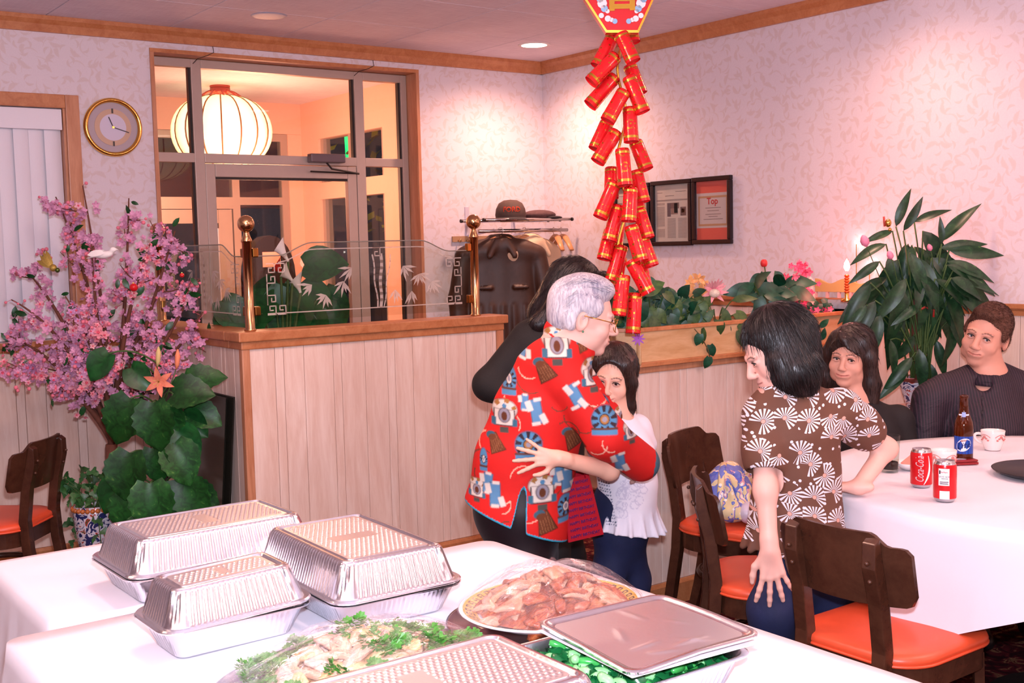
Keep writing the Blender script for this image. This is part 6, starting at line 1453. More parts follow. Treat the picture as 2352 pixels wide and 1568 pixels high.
for q in range(170): x = r.uniform(1390, 1615); lv.append((x, r.uniform(664, 752) if x < 1560 else r.uniform(676, 750), r.uniform(-1, 1), r.uniform(-.5, 1), r.uniform(.5, 1.0), r.choice([0, 0, 1]), r.uniform(-.09, .09)))
lv += [(1528, 668, .3, .4, 1.0, 1, .0), (1490, 640, .2, .5, .7, 0, -.02), (1545, 690, .4, .7, .9, 1, -.05)]
bush('silk_ivy', 1500, 'dense dark silk ivy filling the left half of the planter box', lv, 745, sv)
lv = [(1640, 710, -.8, .9, .9, 2, -.06), (1660, 705, .3, 1, 1.0, 2, -.08), (1620, 740, -.2, 1, .8, 1, -.1), (1650, 735, .1, 1, .85, 1, -.12), (1600, 720, -.6, .9, .8, 1, -.08), (1680, 690, 1, -.2, .9, 2, -.04), (1690, 720, .8, .6, 1.0, 1, -.08), (1700, 740, .7, .9, 1.0, 1, -.12), (1718, 775, .3, 1, .9, 2, -.14), (1590, 700, -1, -.3, .7, 1, -.04), (1665, 745, .2, 1, .7, 0, -.1), (1630, 700, -.4, -.8, .7, 1, 0), (1700, 760, .35, 1, .9, 1, -.13), (1580, 740, -.5, .9, .7, 0, -.1), (1610, 755, -.1, 1, .8, 1, -.12)]
tp = bush('protea_arrangement', 1640, 'silk greenery with a pink protea and orange blooms in the planter middle', lv, 745, sv)
PRT = leaf_mat('protea_bract', 'd8788a', 'e8a8a8', rough=.6); c = Q(1640, 672, -.11); pmx = leaf_mesh('bract', .062, .016, PRT, 'lance', .1, -.2, 2, 4)
for k in range(20):
    a = 2*PI*k/20; part_copy(pmx, tp, leaf_m(c+UPV*.002, img_dir(math.cos(a)*.9, -abs(math.sin(a))*.7-.35 if k % 3 else math.sin(a)*.7)+TOC*.35, TOC, r.uniform(.85, 1.15)), 'bract', local=False)
MB().ball(tuple(c+TOC*.012-UPV*.002), .024, 8, None, (1, 1, .8)).build('flower_centre', plain('cream_pincushion', 'e4d4c0', .9, bump=1, bscale=200), tp, True)
ORF = leaf_mat('orange_silk_petal', 'd88a50', 'd8b878', '8a9a50', .6)
pmo = leaf_mesh('petal', .04, .022, ORF, 'oval', .2, .1, 2, 4)
for fx, fy in ((1585, 650), (1605, 640), (1610, 668), (1590, 672), (1618, 655), (1600, 690)):
    for k in range(6): a = k*1.05+fx; part_copy(pmo, tp, leaf_m(Q(fx, fy, -.03), img_dir(math.cos(a), math.sin(a))+TOC*.3, TOC+rv(r, .3), r.uniform(.6, 1)), 'petal', local=False)
    MB().tube([Q(fx, fy, -.03), Q(1610, 740, -.01)], .002, 4).build('stalk', STEMG, tp)
for vx in ([(1595, 755), (1612, 775), (1625, 800), (1633, 828)], [(1868, 735), (1885, 760), (1880, 790), (1870, 820)]):
    P = [Q(x, y, -.145) for x, y in vx]; vt = thing('trailing_vine', P[0], 'thin trailing vine hanging over the planter front, %s' % ('middle of the box' if vx[0][0] < 1700 else 'near the far wall end'), 'vine'); MB().tube(P, .0025, 5).build('vine_stem', plain('brown_vine', '5a4a2c', .8), vt, True)
    for i, (x, y) in enumerate(vx[1:]): 
        for s_ in (i % 2,): part_copy(sv[0 if vx[0][0] < 1700 else 3], vt, leaf_m(Q(x+(6 if s_ else -4), y-8, -.15), img_dir(.25 if s_ else (-.3 if vx[0][0] < 1700 else .8), 1 if vx[0][0] < 1700 else -.6), TOC+rv(r, .3), .42 if vx[0][0] > 1700 else .62), 'leaf', local=False)
lv = []
for q in range(26): a = r.uniform(-2.9, -.2) if q < 16 else r.uniform(0, 6.3); lv.append((1765+r.uniform(-35, 35), 672+r.uniform(-26, 30), math.cos(a)*1.2, math.sin(a)*.6+.45, r.uniform(.75, 1.05), 3, r.uniform(-.07, .05)))
lv += [(1780, 622, .5, .8, .6, 3, 0), (1750, 628, -.8, .5, .5, 3, 0), (1730, 660, -1, .15, .9, 3, -.03), (1810, 665, 1, .3, .95, 3, -.03)]
tr2 = bush('rose_bush', 1765, 'dark leaved silk rose bush with one red rose in the planter', lv, 735, sv)
ROS = plain('red_rose_petal', 'd42a2a', .5); c = Q(1755, 604)
for k in range(7): a = k*2.4; MB().ball(tuple(c+img_dir(math.cos(a), 0)*.006*(k > 0)+TOC*math.sin(a)*.005), .014 if k else .012, 6, None, (.8, .8, 1.25)).build('rose_petal', ROS, tr2, True)
MB().tube([c, Q(1760, 640), Q(1765, 700)], .003, 5).build('stalk', STEMG, tr2)
PKF = NB('hot_pink_silk'); PKF.set(Roughness=.7); oi = PKF.n('ObjectInfo'); PKF.base(PKF.ramp(oi.outputs['Random'], [(0, 'e84a78'), (1, 'f07a98')]))
pkt = thing('pink_flower_bunch', Q(1835, 735), 'hot pink silk flowers standing in the planter by the far wall', 'flower'); mb = blossom(.02, 5, 2); mpk = mb.mesh('bloom'); mpk.materials.append(PKF.m)
for q in range(70):
    x, y = 1838+r.gauss(0, 17)+(660-r.uniform(610, 700))*-.12, r.uniform(606, 720); part_copy(mpk, pkt, frame_m(Q(x, y, r.uniform(-.03, .08)), TOC+rv(r, .8)) @ Matrix.Scale(r.uniform(.7, 1.2), 4), 'bloom', local=False)
for q in range(30): x, y = r.uniform(1815, 1915), r.uniform(700, 722); part_copy(mpk, pkt, frame_m(Q(x, y, r.uniform(-.1, .05)), TOC+rv(r, .6)) @ Matrix.Scale(r.uniform(.5, .8), 4), 'bloom', local=False)
for q in range(6): MB().tube([Q(1835+r.uniform(-12, 12), 640), Q(1830, 735)], .0025, 4).build('stalk', STEMG, pkt)
for q in range(14): x, y = r.uniform(1850, 1920), r.uniform(690, 716); part_copy(sv[0], pkt, leaf_m(Q(x, y, r.uniform(-.1, .05)), img_dir(r.uniform(-1, 1), r.uniform(-.6, .6)), TOC+UPV*.5, .4), 'leaf', local=False)
pf = thing('purple_flower', Q(1466, 778, -.14), 'small purple flower hanging in front of the planter corner', 'flower'); PPL = plain('purple_petal', '9a50b8', .6)
pmp = leaf_mesh('petal', .03, .009, PPL, 'lance', .1, .1, 2, 3)
for k in range(9): a = k*.7; part_copy(pmp, pf, leaf_m(pf.location, img_dir(math.cos(a), math.sin(a))+TOC*.2, TOC), 'petal', local=False)
MB().tube([pf.location, Q(1460, 745, -.13)], .0015, 4).build('stalk', STEMG, pf)
# ---------------------------------------------------------------- electric candles, scalloped shelf, figurines by the right wall
RX_ = 4.47
cl_ = thing('electric_candle', PX(1945, 692, RX_), 'lit electric candle with a red ribbed stem by the far end of the planter', 'lamp'); b = NB('lit_candle_bulb'); b.base('ffffff'); b.b.inputs['Emission Color'].default_value = (1, .9, .85, 1); b.b.inputs['Emission Strength'].default_value = 25
p0, p1, p2 = PX(1945, 692, RX_), PX(1945, 622, RX_), PX(1945, 594, RX_)
MB().lathe([(.028, 0), (.028, .008), (.010, .016), (.010, (p1-p0).z*.3)], 16, Matrix.Translation(p0)).build('foot', GOLD, cl_, True)
for k in range(7): MB().ball((p0.x, p0.y, p0.z+.045+k*.0125), .0125, 6, None, (1, 1, .55)).build('stem_bead', plain('red_gold_bead', 'c85a28', .25, .4), cl_, True)
MB().lathe([(.006, p1.z), (.014, p1.z+.016), (.012, p1.z+.035), (.0001, p2.z)], 12, Matrix.Translation((p1.x, p1.y, 0))).build('bulb', b.m, cl_, True)
light('candle_glow', 'POINT', (RX_-.10, p1.y-.12, p1.z+.05), 4.5, (1, .22, .18), .05)
for px, py, lb in ((1967, 556, 'tiny lit bulb on a thin rod above the scalloped shelf'), (1997, 611, 'tiny lit bulb among the leaves of the tall plant')):
    q = PX(px, py, 4.632); t = thing('mini_lamp', q, lb, 'lamp'); MB().ball((0, 0, 0), .008, 6).build('bulb', b.m, t, True, local=True); MB().tube([(0, 0, -.006), (0, 0, -(q.z-1.24))], .0022, 5).build('rod', GOLD, t, local=True)
sh = thing('scalloped_shelf', PX(1925, 690, 4.6), 'small pale wooden rack with a scalloped top edge on the far ledge', 'shelf')
ya, yb = PX(1872, 690, 4.6).y, PX(2010, 690, 4.6).y; z0 = 1.238; n_ = 28; pts = []
top = [(ya+(yb-ya)*i/n_, z0+.088+.012*math.cos(i/n_*4*PI)) for i in range(n_+1)]
mb = MB(); mb.prism([(y, z) for y, z in top]+[(yb, z0+.035), (ya, z0+.035)], .014, Matrix(((0, 0, 1, 4.6), (1, 0, 0, 0), (0, 1, 0, 0), (0, 0, 0, 1)))); mb.build('back_board', plain('tan_board', 'd8a868', .6), sh)
for i in range(6): y = ya+(yb-ya)*i/5; MB().box((4.6, y-.006, z0), (4.614, y+.006, z0+.036)).build('post', plain('pink_white_post', 'e0b4b0', .6), sh)
MB().box((4.585, yb-.01, z0), (4.63, ya+.01, z0+.006)).build('base_board', HONEY, sh)
ob_ = thing('white_tower_figurine', PX(1861, 700, 4.52), 'small white tower figurine beside the pink flowers', 'figurine'); zt_ = PX(1861, 634, 4.52).z
MB().lathe([(.026, 0), (.024, .05), (.018, .06), (.016, zt_-ob_.location.z-.03), (.02, zt_-ob_.location.z-.025), (.0001, zt_-ob_.location.z)], 8).build('tower', plain('ivory_figurine', 'e0c8bc', .5), ob_, local=True)
# ---------------------------------------------------------------- tall plant by the right wall
RD = 5.0
def Rr(px, py, dd=0): return PD(px, py, RD+dd)
rb_ = Rr(2112, 960); rb_.z = 0
sd_ = thing('plant_stand', rb_, 'white plant stand half hidden behind the seated man', 'stand'); WS = plain('white_enamel', 'd8ccc4', .4)
MB().lathe([(.0001, .755), (.13, .755), (.135, .765), (.135, .785), (.13, .79), (.0001, .79)], 28, Matrix.Translation(rb_), cap=False).build('stand_top', WS, sd_, True)
for k in range(3):
    a = 2*PI*k/3+.5; MB().tube(bez(rb_+Vector((.1*math.cos(a), .1*math.sin(a), .755)), rb_+Vector((.03*math.cos(a), .03*math.sin(a), .4)), rb_+Vector((.13*math.cos(a), .13*math.sin(a), 0)), 8), .008, 6).build('leg', WS, sd_, True)
pot = thing('painted_plant_pot', rb_+Vector((0, 0, .79)), 'painted porcelain pot on the white stand behind the man', 'pot')
MB().lathe([(.055, 0), (.07, .05), (.085, .10), (.088, .125), (.08, .13), (.077, .12), (.0001, .115)], 28, cap=True).build('pot_body', JARM, pot, True, local=True)
MB().lathe([(.092, .118), (.094, .132), (.084, .134)], 28, cap=False).build('pot_rim', plain('dark_red_glaze', '6a2a22', .3), pot, True, local=True)
tpl = thing('tall_leafy_plant', rb_+Vector((0, 0, .91)), 'tall plant with long drooping striped leaves by the right wall', 'plant')
lo = [leaf_mesh('long_leaf', .25, .070, L_DARK, 'lance', .3, .35, 4, 9), leaf_mesh('long_leaf', .23, .058, L_DARK, 'lance', .25, .25, 4, 9), leaf_mesh('long_leaf', .25, .085, L_DARK, 'lance', .2, .45, 4, 9)]
LL = [(2058,520,.25,-1,.75,1),(2075,530,.45,-.8,.7,1),(2100,510,.7,-.35,.7,1),(2160,555,.6,-.8,1.0,1),(2163,560,-.1,-.95,.5,1),(2160,570,1,-.15,.85,1),(2180,575,1,.1,1.0,1),(2175,600,1,.35,.95,1),(2190,620,1,.5,.85,0),(2190,650,.9,.7,1.0,0),(2200,670,.9,.8,.95,1),(2170,665,.5,1,1.0,0),(2150,650,.3,1,1.0,2),(2130,640,.0,1,1.0,2),(2100,650,-.15,1,1.05,2),(2070,660,-.1,1,1.0,2),(2050,690,.05,1,1.15,2),(2045,780,.15,1,.75,1),(2030,660,-.4,1,1.1,0),(2010,690,-.6,1,.95,0),(1990,700,-.75,.9,.6,0),(2000,650,-.7,.9,.9,0),(2020,600,-.8,.5,.7,1),(2035,560,-.7,.2,.7,0),(2050,530,-.9,.25,.6,1),(2080,560,-.2,.9,.8,0),(2090,580,.3,.8,.9,0),(2120,530,.6,.9,1.0,2),(2060,620,-.4,.8,.9,0),(2110,610,.2,1,.9,0),(2140,600,.7,.6,.9,0),(2080,640,-.5,.7,.9,0),(2125,690,.3,1,.7,0),(2180,705,.3,1,.9,1),(2190,730,-.1,1,.85,0),(2150,700,.8,-.3,.55,0),(2160,740,-.4,.9,.7,1),(2100,770,-.5,.7,.6,2),(2110,800,.1,1,.8,0),(2095,820,-.6,.6,.75,0),(2085,850,-.7,.5,.7,0),(2130,830,.2,1,.7,2),(2150,780,.2,1,.7,0),(2115,700,-.6,.3,.6,0),(2020,720,-.2,1,.8,0),(2140,560,.4,.5,.8,0),(2040,590,.2,.9,.7,2),(2200,640,.95,.25,.8,1)]
r = random.Random(5)
for q in range(46):
    a = r.uniform(-.5, 3.6); x_ = 2105+math.cos(a)*r.uniform(10, 85); LL.append((x_, 640-math.sin(a)*r.uniform(-10, 85), (x_-2105)/90+r.uniform(-.4, .4), r.uniform(.3, 1), r.uniform(.65, 1.0), r.choice((0, 0, 1, 2))))
for px, py, dx, dy, s_, k in LL:
    b = Rr(px, py, r.uniform(-.12, .10)); c0 = rb_+Vector((r.uniform(-.04, .04), r.uniform(-.04, .04), .92))
    lim = XR-.06-.20*max(0, dx)
    if b.x > lim: b = Vector(CC)+(b-Vector(CC))*(lim/b.x)
    part_copy(lo[k], tpl, leaf_m(b, img_dir(dx, dy)+TOC*.25, TOC+UPV*.45+rv(r, .4), s_*.99), 'long_leaf', local=False); MB().tube(bez(c0, (c0+b)/2+UPV*.12, b, 6), .0035, 5).build('leaf_stalk', STEMG, tpl, True)
MB().tube([rb_+Vector((0, 0, .88)), Rr(2105, 800), Rr(2098, 700), Rr(2105, 600)], [.02, .018, .014, .008], 8).build('main_stem', BARK, tpl, True)
PKT = plain('pink_tulip', 'e88aa8', .5)
for px, py, s_ in ((1987, 556, 1.0), (2045, 588, .75), (2136, 570, .6)):
    c = Rr(px, py, -.1); M_ = frame_m(c, img_dir(-.35, -1)) @ Matrix.Scale(s_, 4); MB().lathe([(.004, -.02), (.017, -.008), (.019, .008), (.012, .024), (.003, .032)], 10, M_).build('tulip', PKT, tpl, True); MB().tube(bez(c, c+img_dir(.4, 1)*.08, Rr(px*.6+2100*.4, py+110, -.02), 6), .002, 5).build('tulip_stalk', STEMG, tpl, True)
ro = thing('red_gold_charm', Rr(2040, 512, -.02), 'red and gold charm hung at the top of the tall plant', 'ornament')
MB().ball(tuple(ro.location), .014, 6, None, (1, 1, 1.3)).build('gold_bead', GOLD, ro, True); MB().tube([Rr(2030, 497, -.02), Rr(2032, 520, -.02)], .005, 6).build('red_tassel', RW, ro, True); MB().ball(tuple(Rr(2044, 527, -.02)), .008, 6).build('bell', GOLD, ro, True)
rbn = thing('red_ribbon_stick', Rr(2100, 725, -.06), 'red wrapped stick tied across the stems of the tall plant', 'ribbon'); MB().tube([Rr(2068, 734, -.08), Rr(2125, 705, -.08), Rr(2145, 712, -.08), Rr(2144, 728, -.08)], .005, 6).build('red_wrap', plain('red_wrap', 'a82a22', .5), rbn, True)
# ================================================================ PEOPLE
def npv(v): return np.array(v, float)
FWn, RTn, UPn = npv(FW), npv(RT), np.array([0, 0, 1.])
def rot_from(yaw, pitch=0, roll=0):
    """head frame: yaw 0 faces the camera, positive turns to image right; pitch positive looks down; roll positive tips to image right"""
    f = -FWn*math.cos(yaw)+RTn*math.sin(yaw); f = f*math.cos(pitch)-UPn*math.sin(pitch)
    R = rotm(f); c, s = math.cos(roll), math.sin(roll); f = R[:, 1]
    x, u = R[:, 0], R[:, 2]; sgn = -1 if (-f @ FWn) > 0 else 1
    x2 = c*x+s*u*sgn*-1; u2 = c*u-s*x*sgn*-1; return np.stack([x2, f, u2], 1)
class Head:
    def __init__(h, c, R, s=1.0, fem=True, smile=.5, jaw=1.0, nose=1.0, old=False):
        h.c, h.R, h.s = npv(c), R, s; h.fem, h.smile, h.jaw, h.nose, h.old = fem, smile, jaw, nose, old
    def P(h, x, y, z): return h.c+h.R @ (np.array([x, y, z])*h.s)
    def build(h, sd):
        P, s, R = h.P, h.s, h.R; E = lambda c, r, k=.02, op=1: sd.ell(P(*c), np.array(r)*s, R, k*s, op); j = h.jaw
        E((0, -.014, .036), (.074, .094, .086)); E((0, .028, -.012), (.065, .066, .086), .03); E((0, .030, -.070), (.052*j, .052, .040), .03); E((0, .072, -.097), (.023*j, .019, .017), .024)
        for q in (-1, 1):
            E((q*.036, .062, -.034), (.026, .022, .026), .022); E((q*.044*j, .02, -.072), (.02, .03, .022), .03)
            E((q*.031, .105, .004), (.0195, .017, .011), .014, -1)                      # eye socket
            E((q*.0305, .0795, .0035), (.0165, .0135, .0125), .006)                     # lids over the eyeball
            sd.cap(P(q*.014, .092, .021), P(q*.046, .083, .023), .0075*s, .006*s, .012*s)   # brow ridge
            E((q*.0762, -.008, -.010), (.009, .020, .031), .008); E((q*.084, -.004, -.008), (.007, .011, .018), .006, -1)
            E((q*.0115*h.nose, .104, -.035), (.0085*h.nose, .010, .0075), .008)
        sd.cap(P(0, .090, .014), P(0, .1145, -.029), .0075*s*h.nose, .0108*s*h.nose, .012*s)
        m = h.smile; w = .022+.006*m; up = .006*m
        E((0, .088, -.062), (.030, .012, .018), .012)
        mz = lambda t: -.0625+up*t*t
        my = lambda t: .0985-.0125*t*t
        T_ = [k/4-1 for k in range(9)]
        sd.chain([P(t*w, my(t)-.001, mz(t)+.0038*(1-abs(t))) for t in T_], [(.0024+.0022*(1-abs(t)))*s for t in T_], .005*s); sd.chain([P(t*w, my(t)-.002, mz(t)-.0048*(1-t*t)) for t in T_], [(.0024+.0030*(1-t*t))*s for t in T_], .005*s)
        for q in (-1, 1):
            if m > .3: E((q*.041, .066, -.03), (.02, .016, .016), .016)
        sd.chain([P(t*w*.96, my(t)+.0045, mz(t)) for t in T_], [.0014*s]*9, .003*s, -1)
    def neck(h, sd, base, r=.05): sd.cap(h.P(0, -.018, -.06), base, r*h.s, r*1.12*h.s, .03)
    def paint(h, V, C, lip='b8605c', brow='3a2a22', cheek='e8a08a', stubble=None):
        P, s, R = h.P, h.s, h.R; m = h.smile; w = .022+.006*m; up = .006*m
        if not h.fem:
            for q in (-1, 1): paint(V, C, P(q*.075, .012, .03), npv((.03, .045, .055))*s, '4a2e24', R, .5, .8)
            paint(V, C, P(0, .06, .105), npv((.07, .05, .034))*s, '4a2e24', R, .4, .8)
        if stubble: paint(V, C, P(0, .06, -.085), npv((.055, .06, .045))*s, stubble, R, .5, .35)
        for q in (-1, 1):
            paint(V, C, P(q*.042, .066, -.03), npv((.026, .03, .022))*s, cheek, R, .9, .45)
            for a, b in ((.014, .0235), (.022, .0265), (.031, .0275), (.040, .026), (.047, .0225)): paint(V, C, P(q*a, .092, b), npv((.0065, .02, .0034))*s, brow, R, .5, .85)
            for k in range(7): t = k/6; paint(V, C, P(q*w*(1-t), .092, -.063+up*(1-t)**2), npv((.005, .02, .0038+.0042*t))*s, lip, R, .5, .55)
            paint(V, C, P(q*.0305, .092, .0135), npv((.018, .012, .0022))*s, '5a3a30', R, .5, .7)
        for k in range(-8, 9): t = abs(k)/8; paint(V, C, P(k/8*w*.97, .1, -.0626+up*t**2), npv((.0026, .02, .0015))*s, '6a2a28', R, .5, .8)
    def eyes(h, parent, gaze=(0, 0), iris='3a2216'):
        for q in (-1, 1):
            V, Q = None, None; mb = MB(); mb.ball((0, 0, 0), .0118*h.s, 12); V = np.array(mb.v); c = h.P(q*.0305, .0822, .0035); g = _n(h.R @ np.array([gaze[0], 1, gaze[1]])); V = V+c
            d = ((V-c)/(.0118*h.s)) @ g; C = np.tile(col('d8d0cc'), (len(V), 1)); C[d > .86] = col(iris); C[d > .96] = col('0a0605')
            me = bpy.data.meshes.new('eye'); me.from_pydata([tuple(v) for v in V], [], mb.f); a = me.attributes.new('Col', 'FLOAT_COLOR', 'POINT'); cc = np.ones((len(V), 4), np.float32); cc[:, :3] = C; a.data.foreach_set('color', cc.ravel())
            for p in me.polygons: p.use_smooth = True
            me.materials.append(EYE); link('eye', me, parent)
            # lids: a slit of eye shows between them
            P = h.P; top = [P(q*.0305+x, .0822+.0128*math.sqrt(max(0, 1-(x/.0165)**2*.75)), .0035+z) for x, z in ((-.0155, -.001), (-.009, .0042), (0, .0060), (.009, .0048), (.0155, .0002))]
            MB().tube(top, [.0012*h.s, .0024*h.s, .0028*h.s, .0024*h.s, .0013*h.s], 6).build('eyelash', LASH, parent, True)
            lw = [P(q*.0305+x, .0822+.0128*math.sqrt(max(0, 1-(x/.0165)**2*.75)), .0035+z) for x, z in ((-.0155, -.0015), (-.008, -.0060), (0, -.0072), (.008, -.0062), (.0155, -.001))]
            MB().tube(lw, [.0012*h.s, .0022*h.s, .0026*h.s, .0022*h.s, .0012*h.s], 6).build('lower_lid', LIDM, parent, True)
EYE = attr_mat('eye_wet', .12, .6, 0, 1, 0); LASH = plain('dark_lash', '1c1210', .5); LIDM = plain('eyelid_skin', 'd09a88', .5)
def hair_mat(name, a, b, rough=.32, sc=(260, 260, 9), spec=.5, bumpv=.5):
    n = NB(name); n.set(Roughness=rough); n.b.inputs['Specular IOR Level'].default_value = spec; v = n.coord('Object', sc); x = n.noise(v, 1, 3, .6, .4); y = n.noise(n.coord('Object', (14, 14, 5)), 1, 2)
    n.base(n.ramp(n.math('ADD', n.math('MULTIPLY', x.outputs[0], .6), n.math('MULTIPLY', y.outputs[0], .4)), [(.36, a), (.64, b)])); n.bump(x.outputs[0], bumpv, .004); return n.m
HBLK = hair_mat('black_hair', '0c0809', '1f1514'); HBRN = hair_mat('dark_brown_hair', '170c0a', '33201a'); HGRY = hair_mat('silver_hair', '857f92', 'dcd6da', .5, (170, 170, 26), .35, .8); HMAN = hair_mat('short_brown_hair', '3a2018', '6e4838', .6, (300, 300, 90), .3, 1.0)
def strands(name, parent, mat, roots, flow, n, L, rad, seed, steps=7, jit=.004, lift=0):
    """loose locks laid over the hair mass"""
    rr = random.Random(seed); mb = MB()
    for i in range(n):
        p = npv(roots(rr)); pts = [p]
        for k in range(steps): d = npv(flow(pts[-1], k/steps)); d = d/np.linalg.norm(d)*L*rr.uniform(.8, 1.2)/steps; pts.append(pts[-1]+d+np.array([rr.uniform(-jit, jit) for _ in range(3)])*.4)
        mb.tube([Vector(q) for q in pts], [rad*(1-.8*k/steps)*rr.uniform(.8, 1.2) for k in range(steps+1)], 4, cap=False)
    o = mb.build(name, mat, parent, True); return o
def fur(hair, n, L, rad, flow, seed, lift=.3, steps=3, zmin=-9, name='hair_strands', keep=None):
    """fine strands lying on a hair mass, following flow(p) pressed onto the surface"""
    me = hair.data; nv = len(me.vertices); V = np.zeros(nv*3, np.float32); me.vertices.foreach_get('co', V); V = V.reshape(-1, 3).astype(float); N = np.zeros(nv*3, np.float32); me.vertices.foreach_get('normal', N); N = N.reshape(-1, 3).astype(float)
    rr = random.Random(seed); mb = MB(); i = 0; tries = 0
    while i < n and tries < n*6:
        tries += 1; k = rr.randrange(nv); p, nn = V[k], N[k]
        if (keep and not keep(p)) or nn @ -FWn < -.35: continue
        f = npv(flow(p)); f = f/np.linalg.norm(f); pts = [p+nn*rad*.3]; d = f-nn*(f @ nn)*(1-0)
        if np.linalg.norm(d) < .15: continue
        d = d/np.linalg.norm(d)+nn*lift; d = d/np.linalg.norm(d)+np.array([rr.gauss(0, .035) for _ in range(3)]); l = L*rr.uniform(.6, 1.2)
        for s in range(steps): pts.append(pts[-1]+d*l/steps-nn*lift*l/steps*.8*(s/steps))
        mb.tube([Vector(q) for q in pts], [rad*(1-.75*s/steps) for s in range(steps+1)], 3, cap=False); i += 1
    return mb.build(name, hair.data.materials[0], hair.parent, True)
def hand(sd, wrist, fdir, back, thumb_side, s=1.0, curl=(.25, .3, .3, .35), spread=.10, k=.006, thumb=(.9, .25)):
    """wrist position, finger direction, back-of-hand normal; thumb_side +1/-1 along cross(fdir, back)"""
    f = _n(fdir); b = npv(back); b = _n(b-f*(b @ f)); x = np.cross(f, b)*thumb_side; w = npv(wrist)
    P = lambda u, v, z: w+(x*u+f*v+b*z)*s
    sd.cap(P(0, -.03, 0), P(0, .02, 0), .021*s, .024*s, .02*s, flat=(b, .75))
    xs = (.030, .010, -.010, -.028); kl = (.082, .086, .081, .073); fl = ((.040, .024, .019), (.044, .028, .020), (.041, .026, .019), (.032, .020, .017))
    for i in range(4):
        sd.cap(P(xs[i]*.55, .012, 0), P(xs[i], kl[i], .002), .0135*s, .0105*s, .012*s)
        a = spread*(1.5-i)*.5; d = f*math.cos(a)+x*math.sin(a); q = P(xs[i], kl[i], .002); ang = 0; r = .0092 if i < 3 else .0080
        for j, l in enumerate(fl[i]):
            ang += curl[i]*(.7 if j == 0 else 1.0); dd = d*math.cos(ang)-b*math.sin(ang); e = q+dd*l*s; sd.cap(q, e, r*s, (r-.0009)*s, k*s); q = e; r -= .0008
    q = P(.022, .022, -.006); t1 = _n(x*thumb[0]+f*.75-b*thumb[1]); e = q+t1*.040*s; sd.cap(q, e, .0135*s, .0105*s, .012*s); t2 = _n(x*thumb[0]*.45+f*1.0-b*thumb[1]); e2 = e+t2*.030*s; sd.cap(e, e2, .0102*s, .0092*s, .006*s); e3 = e2+_n(x*.2+f-b*thumb[1])*.022*s; sd.cap(e2, e3, .0090*s, .0072*s, .006*s)
    return P
def person(loc, label): return thing('person', Vector((loc[0], loc[1], 0)), label, 'person')
def skin_mesh(t, sd, tone, heads, res=.006, boxes=(), **kw):
    fine = [(h.c-.155*h.s, h.c+.155*h.s, .0028) for h in heads]+[(npv(a), npv(b), .003) for a, b in boxes]
    V, Q = sdf_verts(sd, res, fine); C = np.tile(col(tone), (len(V), 1))
    for h in heads: h.paint(V, C, **kw)
    return np_mesh('body', V, Q, SKIN, t, C)
def J(D0): return lambda px, py, dd=0: npv(PD(px, py, D0+dd))
def cut_below(sd, c, n, k=.004, size=.6):
    """remove everything on the -n side of the plane through c"""
    n = _n(n); u = np.cross(n, [1, .3, .2]); u = _n(u); w = np.cross(n, u); sd.box(npv(c)-n*size, (size, size, size), 0.0001, np.stack([u, w, n], 1), k, -1)
def legs(t, hip, knees, feet, mat, color, r=(.085, .062, .048), name='trousers', shoe='1a1416', fdir=None):
    sd = SD()
    for k, f in zip(knees, feet): sd.chain([hip+(k-hip)*.12, k, f+np.array([0, 0, .06])], [r[0], r[1], r[2]], .03)
    sd.cap(hip+np.array([0, 0, .02]), hip+np.array([0, 0, .10]), r[0]*1.25, r[0]*1.2, .05)
    o = soft(name, sd, .009, mat, t, color)
    for f in feet:
        s2 = SD(); d = fdir if fdir is not None else FWn; s2.cap(f+np.array([0, 0, .045]), f+d*.12+np.array([0, 0, .032]), .042, .032, .03); cut_below(s2, [f[0], f[1], .002], (0, 0, 1), .002, .2); soft('shoe', s2, .008, plain('black_shoe', shoe, .4), t)
    return o
# ---------------------------------------------------------------- 1. elderly woman in the red jacket
j = J(3.75); c = j(1190, 1200)
p1 = person(c, 'elderly grey-haired person in glasses and a red printed jacket, hugging the child')
H1 = Head(j(1338, 728), rot_from(1.62, .22, 0), 1.0, True, .35, 1.02, 1.1, True)
sd = SD(); H1.build(sd); nb = j(1296, 790); H1.neck(sd, nb, .05)
sd.chain([nb, j(1262, 870), j(1205, 1030), j(1190, 1150)], [.07, .10, .115, .12], .05)
shN, elN, wrN = j(1312, 885, -.12), j(1392, 1003, -.14), j(1474, 1066, .0)
sd.chain([shN, elN, wrN], [.045, .036, .027], .03); hand(sd, wrN, FWn*.9-RTn*.1-UPn*.2, RTn, 1, .85, (.3,)*4)
sd.chain([j(1310, 860, .12), j(1385, 960, .2), j(1400, 1020, .30)], [.045, .036, .027], .03); hand(sd, j(1400, 1020, .30), -UPn*.8+RTn*.2, FWn, -1, .85, (.3,)*4)
skin_mesh(p1, sd, 'e2b4a4', [H1], .007, brow='a89a96', lip='b0605e', cheek='dc9c92')
H1.eyes(p1, (0, -.15))
